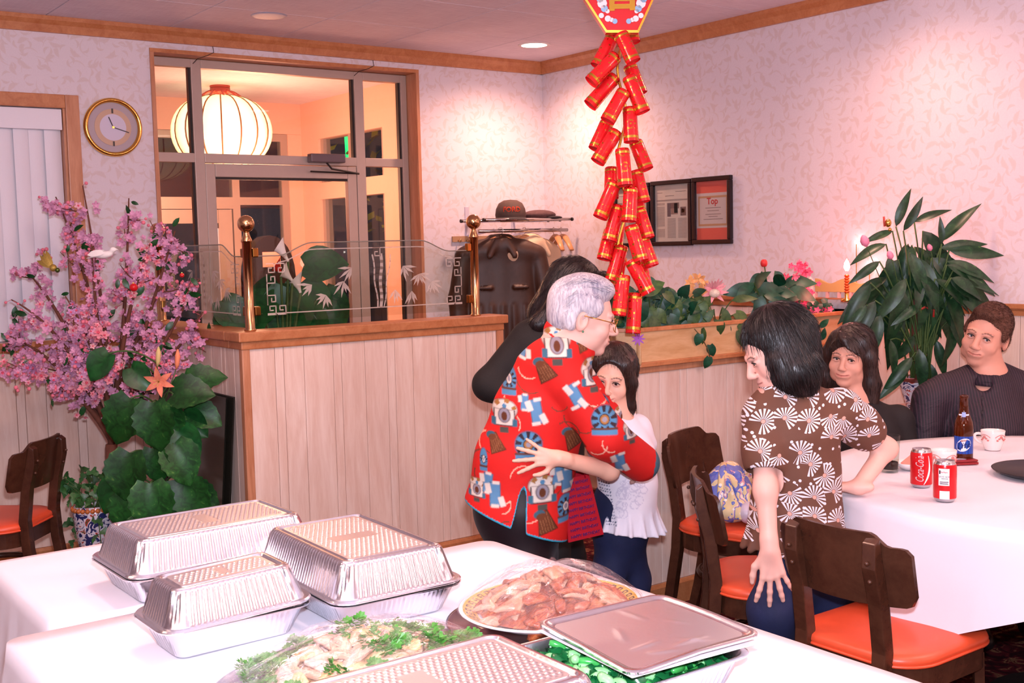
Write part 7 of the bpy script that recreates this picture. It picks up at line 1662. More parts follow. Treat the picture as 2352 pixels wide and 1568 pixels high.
# hair: short, combed back from the forehead
hs = SD(); P = H1.P; R_ = H1.R
hs.ell(P(0, -.026, .046), (.083, .100, .090), R_, .02); hs.ell(P(0, -.062, -.012), (.070, .052, .062), R_, .03); hs.ell(P(0, .045, .098), (.052, .042, .026), R_, .03); hs.ell(P(0, .01, .112), (.06, .06, .03), R_, .03)
for q in (-1, 1): hs.ell(P(q*.070, .018, .040), (.016, .036, .034), R_, .02); hs.ell(P(q*.074, -.038, -.012), (.016, .03, .036), R_, .02)
hs.ell(P(0, .105, -.005), (.10, .062, .068), R_, .02, -1); hs.box(P(0, .09, -.085), (.12, .09, .05), .02, R_, .02, -1)
for q in (-1, 1): hs.ell(P(q*.085, -.008, -.012), (.022, .019, .032), R_, .01, -1)
soft('hair', hs, .0045, HGRY, p1)
def root1(rr):
    a, b = rr.uniform(-1.35, 1.35), rr.uniform(-.5, 2.4); return P(.084*math.sin(a), -.026+.100*math.cos(a)*math.sin(b-.6), .046+.091*math.cos(a)*math.cos(b-.6)*.98)
strands('hair_locks', p1, HGRY, lambda rr: P(rr.uniform(-.07, .07), rr.uniform(-.02, .075), .125-abs(rr.uniform(-.02, .03))), lambda p, t: R_ @ np.array([0, -1, .25-1.35*t]), 170, .10, .0019, 4)
strands('hair_locks', p1, HGRY, lambda rr: P(rr.choice((-1, 1))*.078, rr.uniform(-.05, .035), rr.uniform(.02, .085)), lambda p, t: R_ @ np.array([0, -.75, -.8]), 130, .05, .0018, 5)
gl1 = MB(); 
for q in (-1, 1): gl1.tube([P(q*.033+.025*math.cos(a), .112-.008*abs(math.cos(a)), -.006+.021*math.sin(a)) for a in [2*PI*k/20 for k in range(20)]], .0015, 5, closed=True); gl1.tube([P(q*.058, .104, .002), P(q*.082, .05, .006), P(q*.083, -.005, .008)], .0016, 5)
gl1.tube([P(-.009, .112, .0), P(0, .116, .004), P(.009, .112, 0)], .0015, 5)
gl1.build('glasses', plain('gilt_wire', 'c8924a', .25, .9), p1, True)
MB().ball(tuple(P(.086, .0, -.042)), .004, 5).build('earring', plain('jade_stud', '5a8a6a', .2), p1, True)
# jacket
REDC, CY_ = 'd2231f', '3aa8c8'
ch = [(j(1302, 800), .068), (j(1272, 860), .122), (j(1240, 950), .148), (j(1206, 1060), .160), (j(1186, 1180), .172)]
sd = SD()
for (a, ra), (b, rb) in zip(ch, ch[1:]): sd.cap(a, b, ra, rb, .04)
sd.cap(ch[-1][0], j(1180, 1260), .172, .180, .03)
sd.cap(j(1285, 838, -.09), j(1285, 838, .09), .075, .075, .05)
for (a, ra), (b, rb) in zip(ch[2:], ch[3:]): sd.cap(a, b, ra-.016, rb-.014, .01, -1)
sd.cap(ch[-1][0], j(1180, 1290), .158, .166, .01, -1)
sd.chain([shN, elN, j(1472, 1062, -.03)], [.068, .066, .062], .03)
sd.chain([j(1310, 855, .12), j(1385, 955, .2), j(1398, 1005, .28)], [.07, .062, .055], .03)
sd.cap(j(1300, 775), j(1322, 800, -.01), .062, .066, .012); sd.cap(j(1290, 762), j(1312, 792), .060, .066, .012)
sd.cap(H1.P(0, -.03, -.08), nb+np.array([0, 0, .03]), .052, .052, .012, -1)
hemc = j(1190, 1192); hemn = _n(UPn*1.0+RTn*.42); cut_below(sd, hemc, hemn, .004, .5)
# side vent
vt, vb1, vb2 = j(1207, 1092, -.155), j(1172, 1215, -.165), j(1206, 1235, -.165); va = _n(vt-(vb1+vb2)/2)
sd.cap(vt, (vb1+vb2)/2-va*.05, .003, .034, .004, -1)
V, Q = sdf_verts(sd, .0035); C = np.tile(col(REDC), (len(V), 1))
sx, sz = V @ RTn, V[:, 2]
def mp(px, py): q = j(px, py, -.15); return q @ RTn, q[2]
U_ = 3.6/F     # metres on the garment per motif unit
def blob(px, py, rx, ry, c, rot=0, ring=None, soft_=.18):
    a, b = mp(px, py); u, v = (sx-a)/U_, (sz-b)/U_; cr, sr = math.cos(rot), math.sin(rot); u, v = u*cr+v*sr, -u*sr+v*cr; q = np.sqrt((u/rx)**2+(v/ry)**2); w = np.clip((1-q)/soft_, 0, 1)
    if ring: w = w*np.clip((q-ring)/.08, 0, 1)
    C[:] = C*(1-w[:, None])+col(c)*w[:, None]
def quad(px, py, hx, hy, c, rot=0, taper=0, strip=None):
    a, b = mp(px, py); u, v = (sx-a)/U_, (sz-b)/U_; cr, sr = math.cos(rot), math.sin(rot); u, v = u*cr+v*sr, -u*sr+v*cr; k = 1+taper*v/hy; w = np.clip((hx*k-np.abs(u))/2.6+.5, 0, 1)*np.clip((hy-np.abs(v))/2.6+.5, 0, 1)
    if strip: w = w*(np.sin(u/strip[0]*2*PI) > strip[1])
    C[:] = C*(1-w[:, None])+col(c)*w[:, None]
def rays(px, py, r0, r1, n, c, a0=-PI, a1=PI):
    a, b = mp(px, py); u, v = (sx-a)/U_, (sz-b)/U_; q = np.hypot(u, v); an = np.arctan2(v, u); w = ((q > r0) & (q < r1) & (an > a0) & (an < a1))*np.clip(np.sin(an*n)*1.6+.4, 0, 1); C[:] = C*(1-w[:, None])+col(c)*w[:, None]
DK, WH, BL, BR, GY, OC = '33242a', 'd8cfc4', '4f86ac', '5e3420', '8f8c98', 'a0703a'
for px, py, s in ((1280, 788, 1.08), (1364, 856, .92), (1158, 952, .95), (1246, 1122, 1.05), (1094, 1128, .65), (1150, 1330, .9), (1452, 985, .7)):
    blob(px, py-8*s, 36*s, 27*s, DK); blob(px, py-8*s, 34*s, 25*s, WH); quad(px, py+12*s, 27*s, 20*s, DK); quad(px, py+11*s, 24*s, 18*s, WH); rays(px, py-4*s, 20*s, 30*s, 6, OC, .2, 2.9)
    blob(px, py+6*s, 17*s, 20*s, DK); blob(px, py+6*s, 15*s, 18*s, GY); blob(px, py+8*s, 8*s, 12*s, BR); blob(px, py-16*s, 6*s, 6*s, BL); quad(px-26*s, py+22*s, 6*s, 9*s, '3a6a80'); quad(px+26*s, py+22*s, 6*s, 9*s, '3a6a80'); quad(px, py+40*s, 11*s, 7*s, '4a4a44')
for px, py, rx, ry in ((1169, 878, 19, 33), (1386, 958, 33, 33), (1214, 1020, 34, 33), (1302, 1172, 22, 34), (1110, 1060, 10, 26)):
    blob(px, py, rx*1.05, ry*1.05, DK); blob(px, py, rx, ry, BL); rays(px, py, min(rx, ry)*.48, min(rx, ry)*.92, 9, DK); blob(px, py, rx*.42, ry*.42, DK); blob(px, py, rx*.34, ry*.34, OC if rx > 30 else WH); blob(px, py, rx*.2, ry*.2, GY); quad(px, py+ry*.82, rx*.9, ry*.22, BL, .0); quad(px, py+ry*.62, rx*.95, 2.4, BR)
for px, py, rot, s in ((1201, 806, -.3, .8), (1320, 905, .5, 1.0), (1205, 925, -.1, .62), (1232, 945, .15, 1.0), (1120, 1112, -.1, .8), (1137, 1135, .0, .95), (1283, 1092, -.2, .85), (1304, 1108, 0, 1.0), (1424, 1062, .2, .9)):
    quad(px, py, 14*s, 29*s, '3c5a70', rot); quad(px, py, 12*s, 27*s, '5a8ab0', rot); quad(px+17*s, py+16*s, 7*s, 12*s, WH, rot+.3); quad(px-17*s, py-12*s, 7*s, 12*s, WH, rot+.2); quad(px, py+27*s, 10*s, 4*s, WH, rot); quad(px+2*s, py-27*s, 9*s, 4*s, WH, rot)
for px, py, rot, s in ((1250, 850, .5, 1.0), (1138, 1020, .35, .85), (1316, 1010, .4, 1.0), (1253, 1198, .25, 1.05), (1340, 800, .3, .5)):
    quad(px, py, 17*s, 26*s, '3a2016', rot, -.35); quad(px, py, 15*s, 24*s, '6a3c24', rot, -.35); quad(px, py, 14*s, 23*s, '8a5a3a', rot, -.35, (6*s, .55)); blob(px-14*s, py-18*s, 14*s, 10*s, '3a6070', rot); blob(px-10*s, py-13*s, 12*s, 8*s, '6a3c24', rot)
rl = random.Random(8)
for q in range(30):    # curling pale vines
    a, b, R0 = rl.uniform(1090, 1420), rl.uniform(800, 1230), rl.uniform(18, 42); a0 = rl.uniform(-PI, PI); m0, m1 = mp(a, b); u, v = (sx-m0)/U_, (sz-m1)/U_; qd = np.hypot(u, v); an = (np.arctan2(v, u)-a0) % (2*PI)
    red = np.abs(C-col(REDC)).sum(1) < .05; w = (np.abs(qd-R0) < 1.5) & (an < 2.2) & red; C[w] = col('e8a890' if q % 2 else '7a3a2a')
dh = (V-hemc) @ hemn; w = dh < .0075; C[w] = col(CY_)
ax = (vb1+vb2)/2-va*.05-vt; tt = np.clip(((V-vt) @ ax)/(ax @ ax), 0, 1); dv_ = np.linalg.norm(V-vt-tt[:, None]*ax, axis=1)-(.003+.031*tt); C[(dv_ < .0045) & (V[:, 2] < vt[2]+.01)] = col(CY_)
nd = np.linalg.norm(V-H1.P(0, -.02, -.085), axis=1); C[(nd < .068)] = col('2f7f9c')
wd = np.linalg.norm(V-j(1488, 1064, -.03), axis=1); C[wd < .05] = col('4a6a78')
jk = np_mesh('jacket', V, Q, FABRIC, p1, C)
ax_ = _n(H1.P(0, -.018, -.06)-nb); xa = _n(RTn-ax_*(RTn @ ax_)); ya = np.cross(ax_, xa); cb_ = nb+ax_*.006     # stand-up collar
for nm_, r0, r1, h0_, h1_, m_ in (('collar', .078, .062, -.012, .054, 'd2231f'), ('collar_piping', .0640, .0630, .050, .057, '2f7f9c')):
    mb = MB(); N = 36; vs = []
    for i in range(N):
        a = 2*PI*i/N; d = xa*math.cos(a)+ya*math.sin(a); dip = -.012*max(0, math.cos(a))
        for r_, h_ in ((r0, h0_), ((r0+r1)/2+.001, (h0_+h1_)/2), (r1, h1_), (r1-.005, h1_), (r0-.008, h0_)): vs.append(Vector(cb_+d*r_+ax_*(h_+dip)))
    mb.add(vs, [(5*i+k, 5*((i+1) % N)+k, 5*((i+1) % N)+k+1, 5*i+k+1) for i in range(N) for k in range(4)]); mb.build(nm_, plain('jacket_'+nm_+'_cloth', m_, .75, bump=.1), jk, True)
VELV = plain('plum_velvet', '16060f', .55, var=.5, vscale=8); VELV.node_tree.nodes['Principled BSDF'].inputs['Sheen Weight'].default_value = .06
hip = j(1195, 1170); fl = lambda v: np.array([v[0], v[1], 0.0])
legs(p1, hip, [j(1205, 1330, -.07), j(1225, 1330, .08)], [fl(j(1215, 1500, -.06)), fl(j(1235, 1500, .08))], VELV, None, (.125, .085, .07), fdir=RTn)
# ---------------------------------------------------------------- gift bag held between them
gp_ = j(1340, 1232, -.02); gb_ = thing('gift_bag', Vector(gp_), 'red glittery gift bag printed with birthday wishes, between the hugging pair', 'gift bag')
GM = Matrix.Translation(Vector(gp_)) @ Matrix((RTV*.98+UPV*.14, Vector(FW), UPV-RTV*.14)).transposed().to_4x4() @ Matrix.Rotation(.25, 4, 'Z')
GRD = plain('red_foil_paper', 'b81a2c', .3, .3)
w0, d0, h0, k0 = .062, .03, .205, .72
MB().add([(-w0, -d0, 0), (w0, -d0, 0), (w0, d0, 0), (-w0, d0, 0), (-w0*k0, -d0, h0), (w0*k0, -d0, h0), (w0*k0, d0, h0), (-w0*k0, d0, h0)], [(0, 3, 2, 1), (0, 1, 5, 4), (1, 2, 6, 5), (2, 3, 7, 6), (3, 0, 4, 7)], GM).build('bag_body', GRD, gb_)
GLT = plain('purple_glitter', '5a3a8c', .25, .7, var=.6, vscale=400)
for k in range(9):
    text_mesh('glitter_lettering', 'HAPPY BIRTHDAY', .0135, GLT, GM @ Matrix.Translation((0, -d0-.0008, .014+k*.0215)) @ Matrix.Rotation(PI/2, 4, 'X'), gb_, .0004, bold=True, xs=(1-.28*(k/9))*.93)
dm = plain('white_dot_print', 'e8c8d0', .5)
for k in range(10): MB().lathe([(.0001, 0), (.0035, 0)], 8, GM @ Matrix.Translation((w0*(1-.28*(k//2*.036+.02)/h0)+.0008, -.014+.026*(k % 2), .02+.036*(k//2))) @ Matrix.Rotation(PI/2, 4, 'Y'), cap=False).build('dot', dm, gb_)
MB().tube([GM @ Vector((-.03, -d0, h0-.01)), GM @ Vector((-.025, -d0, h0+.06)), GM @ Vector((.025, -d0, h0+.06)), GM @ Vector((.03, -d0, h0-.01))], .0022, 5).build('cord_handle', GRD, gb_, True)
# ---------------------------------------------------------------- 2. dark haired person behind
j = J(4.42); p2 = person(j(1270, 1250), 'dark-haired person in a black jacket, mostly hidden behind the hugging pair')
H2 = Head(j(1322, 672), rot_from(1.35, .42, .0), 1.0, True, .3)
sd = SD(); H2.build(sd); nb = j(1262, 752); H2.neck(sd, nb, .048); sd.chain([nb, j(1245, 850), j(1250, 1000), j(1262, 1120)], [.07, .10, .10, .11], .05)
sd.chain([j(1212, 775, -.02), j(1122, 885, -.05), j(1215, 925, -.14)], [.045, .036, .028], .03); hand(sd, j(1215, 925, -.14), RTn, UPn, 1, .95, (.3,)*4)
sd.chain([j(1290, 790, .1), j(1350, 900, .2), j(1400, 960, .1)], [.045, .036, .028], .03); hand(sd, j(1400, 960, .1), RTn*.5-UPn*.5, FWn, -1, .95, (.3,)*4)
skin_mesh(p2, sd, 'e0a894', [H2], .007, brow='1c1210'); H2.eyes(p2, (0, -.2))
hs = SD(); P = H2.P; R_ = H2.R
hs.ell(P(0, -.024, .044), (.083, .104, .092), R_, .02); hs.ell(P(0, -.045, -.03), (.076, .075, .09), R_, .03); hs.ell(P(0, .108, .0), (.10, .068, .088), R_, .015, -1)
hs.chain([P(0, -.06, -.02), j(1255, 720, .03), j(1228, 800, .06)], [.07, .065, .055], .04); hs.chain([P(.07, -.01, .03), P(.078, -.04, -.06), j(1240, 745, -.06), j(1215, 800, -.04)], [.03, .032, .035, .02], .03)
hs.ell(P(.082, -.004, -.012), (.016, .016, .026), R_, .01, -1)
for q in (-1, 1): hs.cap(P(q*.03, .072, .098), P(q*.074, .03, .05), .022, .016, .02)
fur(soft('hair', hs, .005, HBLK, p2), 900, .03, .0011, lambda p: -UPn-RTn*.8, 1, .02)
0 and strands('hair_locks', p2, HBLK, lambda rr: P(rr.uniform(-.07, .08), rr.uniform(-.02, .08), .115-abs(rr.gauss(0, .015))), lambda p, t: (R_ @ np.array([0, -1, .1-1.0*t]))+UPn*(-.6*t), 120, .2, .003, 14)
BJ = plain('black_wool', '17110f', .8, bump=.2, bscale=200); sd = SD()
sd.chain([j(1255, 770), j(1248, 850), j(1255, 1000), j(1262, 1110)], [.09, .135, .135, .145], .05); sd.cap(j(1222, 785, -.03), j(1295, 785, .1), .07, .07, .04)
sd.chain([j(1212, 778, -.02), j(1124, 883, -.05), j(1205, 922, -.13)], [.066, .06, .05], .03); sd.chain([j(1290, 790, .1), j(1350, 900, .2), j(1395, 955, .1)], [.062, .055, .048], .03)
sd.cap(H2.P(0, -.03, -.08), nb, .056, .056, .012, -1); soft('jacket', sd, .007, BJ, p2)
legs(p2, j(1262, 1120), [j(1262, 1280, -.08), j(1300, 1280, .08)], [fl(j(1262, 1400, -.06)), fl(j(1310, 1400, .08))], plain('black_trousers', '0f0d10', .7), None, (.11, .075, .055), fdir=RTn)
# ---------------------------------------------------------------- 3. child in the white top
j = J(3.98); p3_ = person(j(1420, 1300), 'smiling child in a white frilled top and jeans hugging the person in red')
H3 = Head(j(1407, 870), rot_from(-.28, .10, .12), .88, True, 1.5, .95, .85)
sd = SD(); H3.build(sd); nb = j(1416, 950); H3.neck(sd, nb, .042); sd.chain([nb, j(1425, 1020), j(1440, 1110), j(1430, 1190)], [.05, .078, .076, .088], .04)
s3, e3, w3 = j(1378, 1010, -.18), j(1400, 1080, -.30), j(1284, 1052, -.412)
sd.chain([j(1400, 985, -.04), s3, e3, w3], [.035, .036, .031, .0235], .02)
hP = hand(sd, w3, -RTn*1.0+UPn*.12-FWn*.04, -FWn+UPn*.1, -1, .80, (.03, .02, .03, .05), .7, .005, (1.2, -.05))
sd.chain([j(1460, 985, .06), j(1490, 1060, .1), j(1440, 1060, .2)], [.034, .03, .024], .02)
fine3 = [(w3+npv((-.16, -.16, -.09)), w3+npv((.16, .16, .1)))]
skin_mesh(p3_, sd, 'e8b49c', [H3], .006, fine3, brow='2a1c16', lip='c4706a', cheek='ec9c88'); H3.eyes(p3_, (-.1, -.05))
MB().tube([H3.P(-.016, .0985, -.0605), H3.P(0, .1045, -.0645), H3.P(.016, .0985, -.0605)], [.0012, .0026, .0012], 6).build('teeth', plain('teeth', 'f0e8e0', .3), p3_, True)
hs = SD(); P = H3.P; R_ = H3.R
hs.ell(P(0, -.022, .044), (.083, .100, .092), R_, .02); hs.ell(P(0, .10, -.03), (.064, .075, .098), R_, .015, -1)
for q in (-1, 1): hs.chain([P(q*.055, .045, .075), P(q*.078, .028, .0), P(q*.076, .01, -.10), P(q*.07, -.02, -.18)], [.02, .02, .022, .014], .02)
hs.chain([P(0, -.06, .0), P(0, -.06, -.1), P(0, -.05, -.2)], [.07, .065, .04], .03); fur(soft('hair', hs, .005, HBRN, p3_), 700, .03, .001, lambda p: -UPn, 2, .0)
WT = plain('white_cotton', 'e8e4ee', .8, bump=.12, bscale=150); sd = SD()
sd.chain([j(1420, 985), j(1432, 1040), j(1442, 1110), j(1440, 1160)], [.062, .100, .096, .10], .04); sd.cap(j(1395, 990, -.05), j(1462, 985, .06), .05, .05, .04)
sd.chain([j(1400, 988, -.04), j(1384, 1003, -.13), j(1379, 1030, -.19)], [.055, .052, .046], .02); sd.chain([j(1462, 985, .05), j(1480, 1020, .07)], [.05, .045], .02)
sd.cap(j(1440, 1155), j(1440, 1262), .098, .140, .02); sd.cap(j(1440, 1150), j(1440, 1290), .085, .130, .006, -1)
rp = random.Random(2)
for q in range(16):     # frill pleats
    a = 2*PI*q/16; d = RTn*math.cos(a)+FWn*math.sin(a); sd.cap(j(1440, 1172)+d*.103, j(1440, 1250)+d*.150, .004, .011, .012)
cut_below(sd, j(1440, 1214), UPn+RTn*.12, .003, .4); sd.cap(H3.P(0, -.03, -.08), nb-np.array([0, 0, .005]), .05, .052, .012, -1)
sd.cap(j(1402, 985, -.04)*.5+s3*.5, s3+(e3-s3)*2, .03, .03, .004, -1) if 0 else None
def wtp(V, C):
    sx, sz = V @ RTn, V[:, 2]
    for px in range(5):
        for py in range(15):
            q = j(1378+px*5+py*1.2, 1105+py*7.2, -.1); d = np.hypot(sx-q @ RTn, sz-q[2]); C[d < .0026] = col('4a5a78')
    for q in range(26):
        a = j(1445+rp.gauss(0, 14), 1128+rp.gauss(0, 22), -.1); R0 = rp.uniform(.006, .018); d = np.hypot(sx-a @ RTn, sz-a[2]); C[(np.abs(d-R0) < .0014)] = col('cfcbdc')
WTA = attr_mat('white_printed_cotton', .8, .2, .12, 150, .02)
soft('frilled_top', sd, .0042, WTA, p3_, 'e9e5ef', wtp)
DEN = plain('blue_denim', '121c42', .8, var=.35, vscale=14, bump=.2, bscale=400)
legs(p3_, j(1425, 1215), [j(1395, 1330, -.03), j(1455, 1330, .05)], [fl(j(1395, 1440, -.02)), fl(j(1455, 1440, .05))], DEN, None, (.078, .058, .05), 'jeans', fdir=-FWn*.6-RTn*.6)
# ---------------------------------------------------------------- 4. girl in the brown shirt, back to the camera
j = J(3.42); p4 = person(j(1840, 1400), 'girl with long black hair in a brown fan-print shirt, seen from behind')
H4 = Head(j(1782, 804), rot_from(-1.42, .50, -.10), .94, True, .3)
sd = SD(); H4.build(sd); nb = j(1810, 888); H4.neck(sd, nb, .045)
sd.chain([nb, j(1825, 980), j(1830, 1100), j(1835, 1240), j(1835, 1300)], [.06, .098, .095, .105, .11], .05)
sL, eL, wL = j(1752, 960, -.02), j(1758, 1125, -.10), j(1768, 1262, -.14)
sd.chain([sL, eL, wL], [.040, .031, .0235], .03); hand(sd, wL, -UPn+RTn*.12, -FWn-RTn*.15, 1, .96, (.12, .10, .12, .16), .5, .006, (.75, .1))
sR, eR, wR = j(1935, 945, .02), j(2042, 1040, .12), j(1975, 1128, .30)
wR = npv(PZ(1972, 1118, TZ+.035)); eR = j(2036, 1030, .12); sd.chain([sR, eR, wR], [.040, .030, .0235], .03); hand(sd, wR, FWn*.5-RTn*.75-UPn*.08, UPn, 1, .92, (.1,)*4, .3)
skin_mesh(p4, sd, 'eab6a6', [H4], .006, [(wL+npv((-.1, -.1, -.23)), wL+npv((.1, .1, .06))), (wR+npv((-.2, -.12, -.06)), wR+npv((.06, .2, .06)))], brow='1c1210'); H4.eyes(p4, (0, -.2))
hs = SD(); P = H4.P; R_ = H4.R
hs.ell(P(0, -.022, .046), (.080, .098, .088), R_, .02); hs.ell(P(0, -.05, -.02), (.073, .068, .085), R_, .03)
hs.ell(P(0, .115, -.03), (.09, .075, .10), R_, .012, -1); hs.cap(P(0, -.06, .03), npv(j(1828, 850, -.06)), .078, .066, .05)
hs.chain([P(0, -.05, .02), j(1812, 835, -.02), j(1832, 868, -.04), j(1840, 888, -.05)], [.074, .066, .052, .028], .04)
for k in range(7): hs.chain([P(-.05+.02*k, -.04, .03), j(1785+k*13, 830, -.07), j(1800+k*12, 876+8*(k % 2), -.095)], [.028, .022, .007], .02)
0
fur(soft('hair', hs, .005, HBLK, p4), 2200, .045, .0011, lambda p: -UPn+RTn*.35, 3, .0, 4)
0 and strands('hair_locks', p4, HBLK, lambda rr: j(rr.uniform(1765, 1860), rr.uniform(830, 880), -.10-rr.uniform(0, .02)), lambda p, t: -UPn*1.0+RTn*.25-FWn*.02, 70, .13, .004, 24)
def fan_mat():
    n = NB('brown_fan_print'); n.set(Roughness=.75); at = n.n('Attribute'); at.attribute_name = 'pat'; vo = n.n('TexVoronoi', feature='F1'); vo.voronoi_dimensions = '2D'; vo.inputs['Scale'].default_value = 1.0; vo.inputs['Randomness'].default_value = .72
    n.l(at.outputs['Vector'], vo.inputs['Vector']); sb = n.n('VectorMath', operation='SUBTRACT'); n.l(at.outputs['Vector'], sb.inputs[0]); n.l(vo.outputs['Position'], sb.inputs[1]); sp = n.n('SeparateXYZ'); n.l(sb.outputs[0], sp.inputs[0])
    an = n.math('ARCTAN2', sp.outputs[1], sp.outputs[0]); st = n.math('GREATER_THAN', n.math('SINE', n.math('MULTIPLY', an, 17)), -.05); d = vo.outputs['Distance']
    ring = n.math('MULTIPLY', n.math('LESS_THAN', d, .52), n.math('GREATER_THAN', d, .10)); wc = n.n('TexWhiteNoise'); n.l(vo.outputs['Color'], wc.inputs[0])
    cut = n.math('LESS_THAN', n.math('ABSOLUTE', n.math('SUBTRACT', an, n.math('SUBTRACT', n.math('MULTIPLY', wc.outputs[0], 6.28), 3.14))), 2.5)
    f = n.math('MULTIPLY', n.math('MULTIPLY', st, ring), cut); v2 = n.n('TexVoronoi', feature='F1'); v2.voronoi_dimensions = '2D'; v2.inputs['Scale'].default_value = 2.1; n.l(at.outputs['Vector'], v2.inputs['Vector']); dots = n.math('MULTIPLY', n.math('LESS_THAN', v2.outputs['Distance'], .13), n.math('GREATER_THAN', d, .46))
    ctr = n.math('LESS_THAN', d, .085); big = n.noise(at.outputs['Vector'], .8, 2)
    c = n.mix(n.math('MAXIMUM', f, dots), n.mix(big.outputs[0], '5a3424', '6e4836'), 'e2dce2'); n.base(n.mix(ctr, c, 'd8a090')); n.bump(n.noise(n.coord(), 300, 2).outputs[0], .1, .003); return n.m
FAN = fan_mat(); sd = SD()
sd.chain([j(1809, 900, -.005), j(1813, 930), j(1826, 990), j(1830, 1090), j(1828, 1200)], [.074, .085, .122, .120, .130], .05, flat=(FWn, .88)); sd.cap(j(1765, 948, -.02), j(1925, 940, .02), .062, .062, .04)
sd.cap(j(1828, 1190), j(1825, 1290), .135, .165, .04, flat=(FWn, .85)); sd.cap(j(1826, 1180), j(1824, 1320), .115, .15, .01, -1, flat=(FWn, .85))
sd.chain([sL, sL+(eL-sL)*.45, sL+(eL-sL)*.62], [.062, .060, .060], .03); sd.cap(sL+(eL-sL)*.45, sL+(eL-sL)*.9, .045, .055, .006, -1)
sd.chain([sR, sR+(eR-sR)*.35, sR+(eR-sR)*.55], [.062, .062, .060], .03); sd.cap(sR+(eR-sR)*.4, sR+(eR-sR)*.9, .046, .055, .006, -1)
sd.cap(H4.P(0, -.03, -.08), nb+np.array([0, 0, .03]), .048, .048, .008, -1); cut_below(sd, j(1826, 1243), UPn-RTn*.06, .004, .4)
for q in range(9): a = PI*q/8; d = RTn*math.cos(a)-FWn*math.sin(a)*.85; sd.cap(j(1828, 1160)+d*.118, j(1826, 1250)+d*.158, .003, .010, .014)
soft('fan_print_shirt', sd, .0045, FAN, p4, None, None, (), lambda V: np.stack([(V @ RTn)/.070+.3*np.sin(V[:, 2]*9), V[:, 2]/.070, (V @ FWn)*0], 1))
legs(p4, j(1832, 1290), [j(1775, 1400, -.06), j(1905, 1400, .04)], [fl(j(1775, 1600, .02)), fl(j(1915, 1600, .08))], DEN, None, (.092, .072, .055), 'jeans', fdir=FWn)
# ---------------------------------------------------------------- 5. seated long-haired woman
j = J(4.55); c5 = j(1975, 1050); p5 = person(c5, 'seated smiling person with long dark hair and bangs at the round table')
H5 = Head(j(1953, 820), rot_from(-.58, .06, .10), .95, True, .75, 1.05, .95)
sd = SD(); H5.build(sd); nb = j(1970, 915); H5.neck(sd, nb, .045); hp5 = npv((3.80, 2.94, .56))
sd.chain([nb, j(1980, 1000), hp5], [.06, .105, .12], .05)
for q in (-1, 1): sd.chain([j(1980+q*85, 965, q*.03), j(1980+q*103, 1070, -.05), j(1980+q*60, 1100, -.25)], [.034, .032, .026], .03); hand(sd, j(1980+q*60, 1100, -.25), -FWn-RTn*q*.4, UPn, q, .9, (.3,)*4)
skin_mesh(p5, sd, 'd39c88', [H5], .007, brow='1c1210', lip='b4544e', cheek='dc8a72'); H5.eyes(p5, (-.35, 0))
hs = SD(); P = H5.P; R_ = H5.R
hs.ell(P(0, -.022, .044), (.089, .106, .095), R_, .02); hs.ell(P(0, .103, -.040), (.066, .072, .092), R_, .012, -1)
hs.chain([P(0, -.06, .0), P(0, -.07, -.12), P(0, -.07, -.26), P(0, -.06, -.34)], [.085, .08, .07, .03], .03)
for q, L_ in ((-1, 1.6), (1, 1.1)): hs.chain([P(q*.06, .03, .085), P(q*.086, .02, .01), P(q*.094, .0, -.10), P(q*.096, -.01, -.20*L_), P(q*.10, -.02, -.30*L_)], [.022, .026, .036, .04, .018], .02)
for (x_, y_, z_) in ((-.002, .101, .066), (-.016, .1015, .052), (-.030, .097, .043), (-.045, .088, .035), (-.058, .076, .026)): hs.chain([P(.024, .078, .103), P((x_+.024)/2, y_-.008, .085), P(x_, y_, z_)], [.012, .010, .004], .008)
hs.cap(P(.02, .085, .09), P(.062, .060, .05), .011, .007, .012)
fur(soft('hair', hs, .0045, HBRN, p5), 1500, .035, .001, lambda p: -UPn+RTn*(.5 if p[2] > H5.c[2]+.03 else .05), 4, .0)
0 and strands('hair_locks', p5, HBRN, lambda rr: P(rr.choice((-1, 1))*rr.uniform(.06, .09), rr.uniform(-.05, .02), rr.uniform(.0, .07)), lambda p, t: -UPn+RTn*.06, 90, .28, .003, 3)
TOP = plain('black_knit_top', '151013', .8, bump=.2, bscale=200); sd = SD()
sd.chain([j(1978, 965), j(1982, 1010), hp5], [.10, .14, .15], .05); sd.cap(j(1905, 965, -.02), j(2058, 965, .02), .06, .06, .04)
for q in (-1, 1): sd.chain([j(1980+q*85, 968, q*.03), j(1980+q*106, 1070, -.05), j(1980+q*66, 1096, -.22)], [.06, .05, .042], .03)
sd.cap(H5.P(0, -.03, -.08), nb, .058, .06, .012, -1); soft('top', sd, .007, TOP, p5)
def seated(t, hp, fdir, mat):
    f = _n(fdir); x = np.cross(f, UPn); k = [hp+f*.40+x*q*.10-np.array([0, 0, .05]) for q in (-1, 1)]; ft = [np.array([a[0], a[1], 0])+f*.02 for a in k]
    legs(t, hp-np.array([0, 0, .03]), k, ft, mat, None, (.085, .062, .05), fdir=f)
seated(p5, hp5, npv((-.15, -1, 0)), plain('black_trousers', '0f0d10', .7))
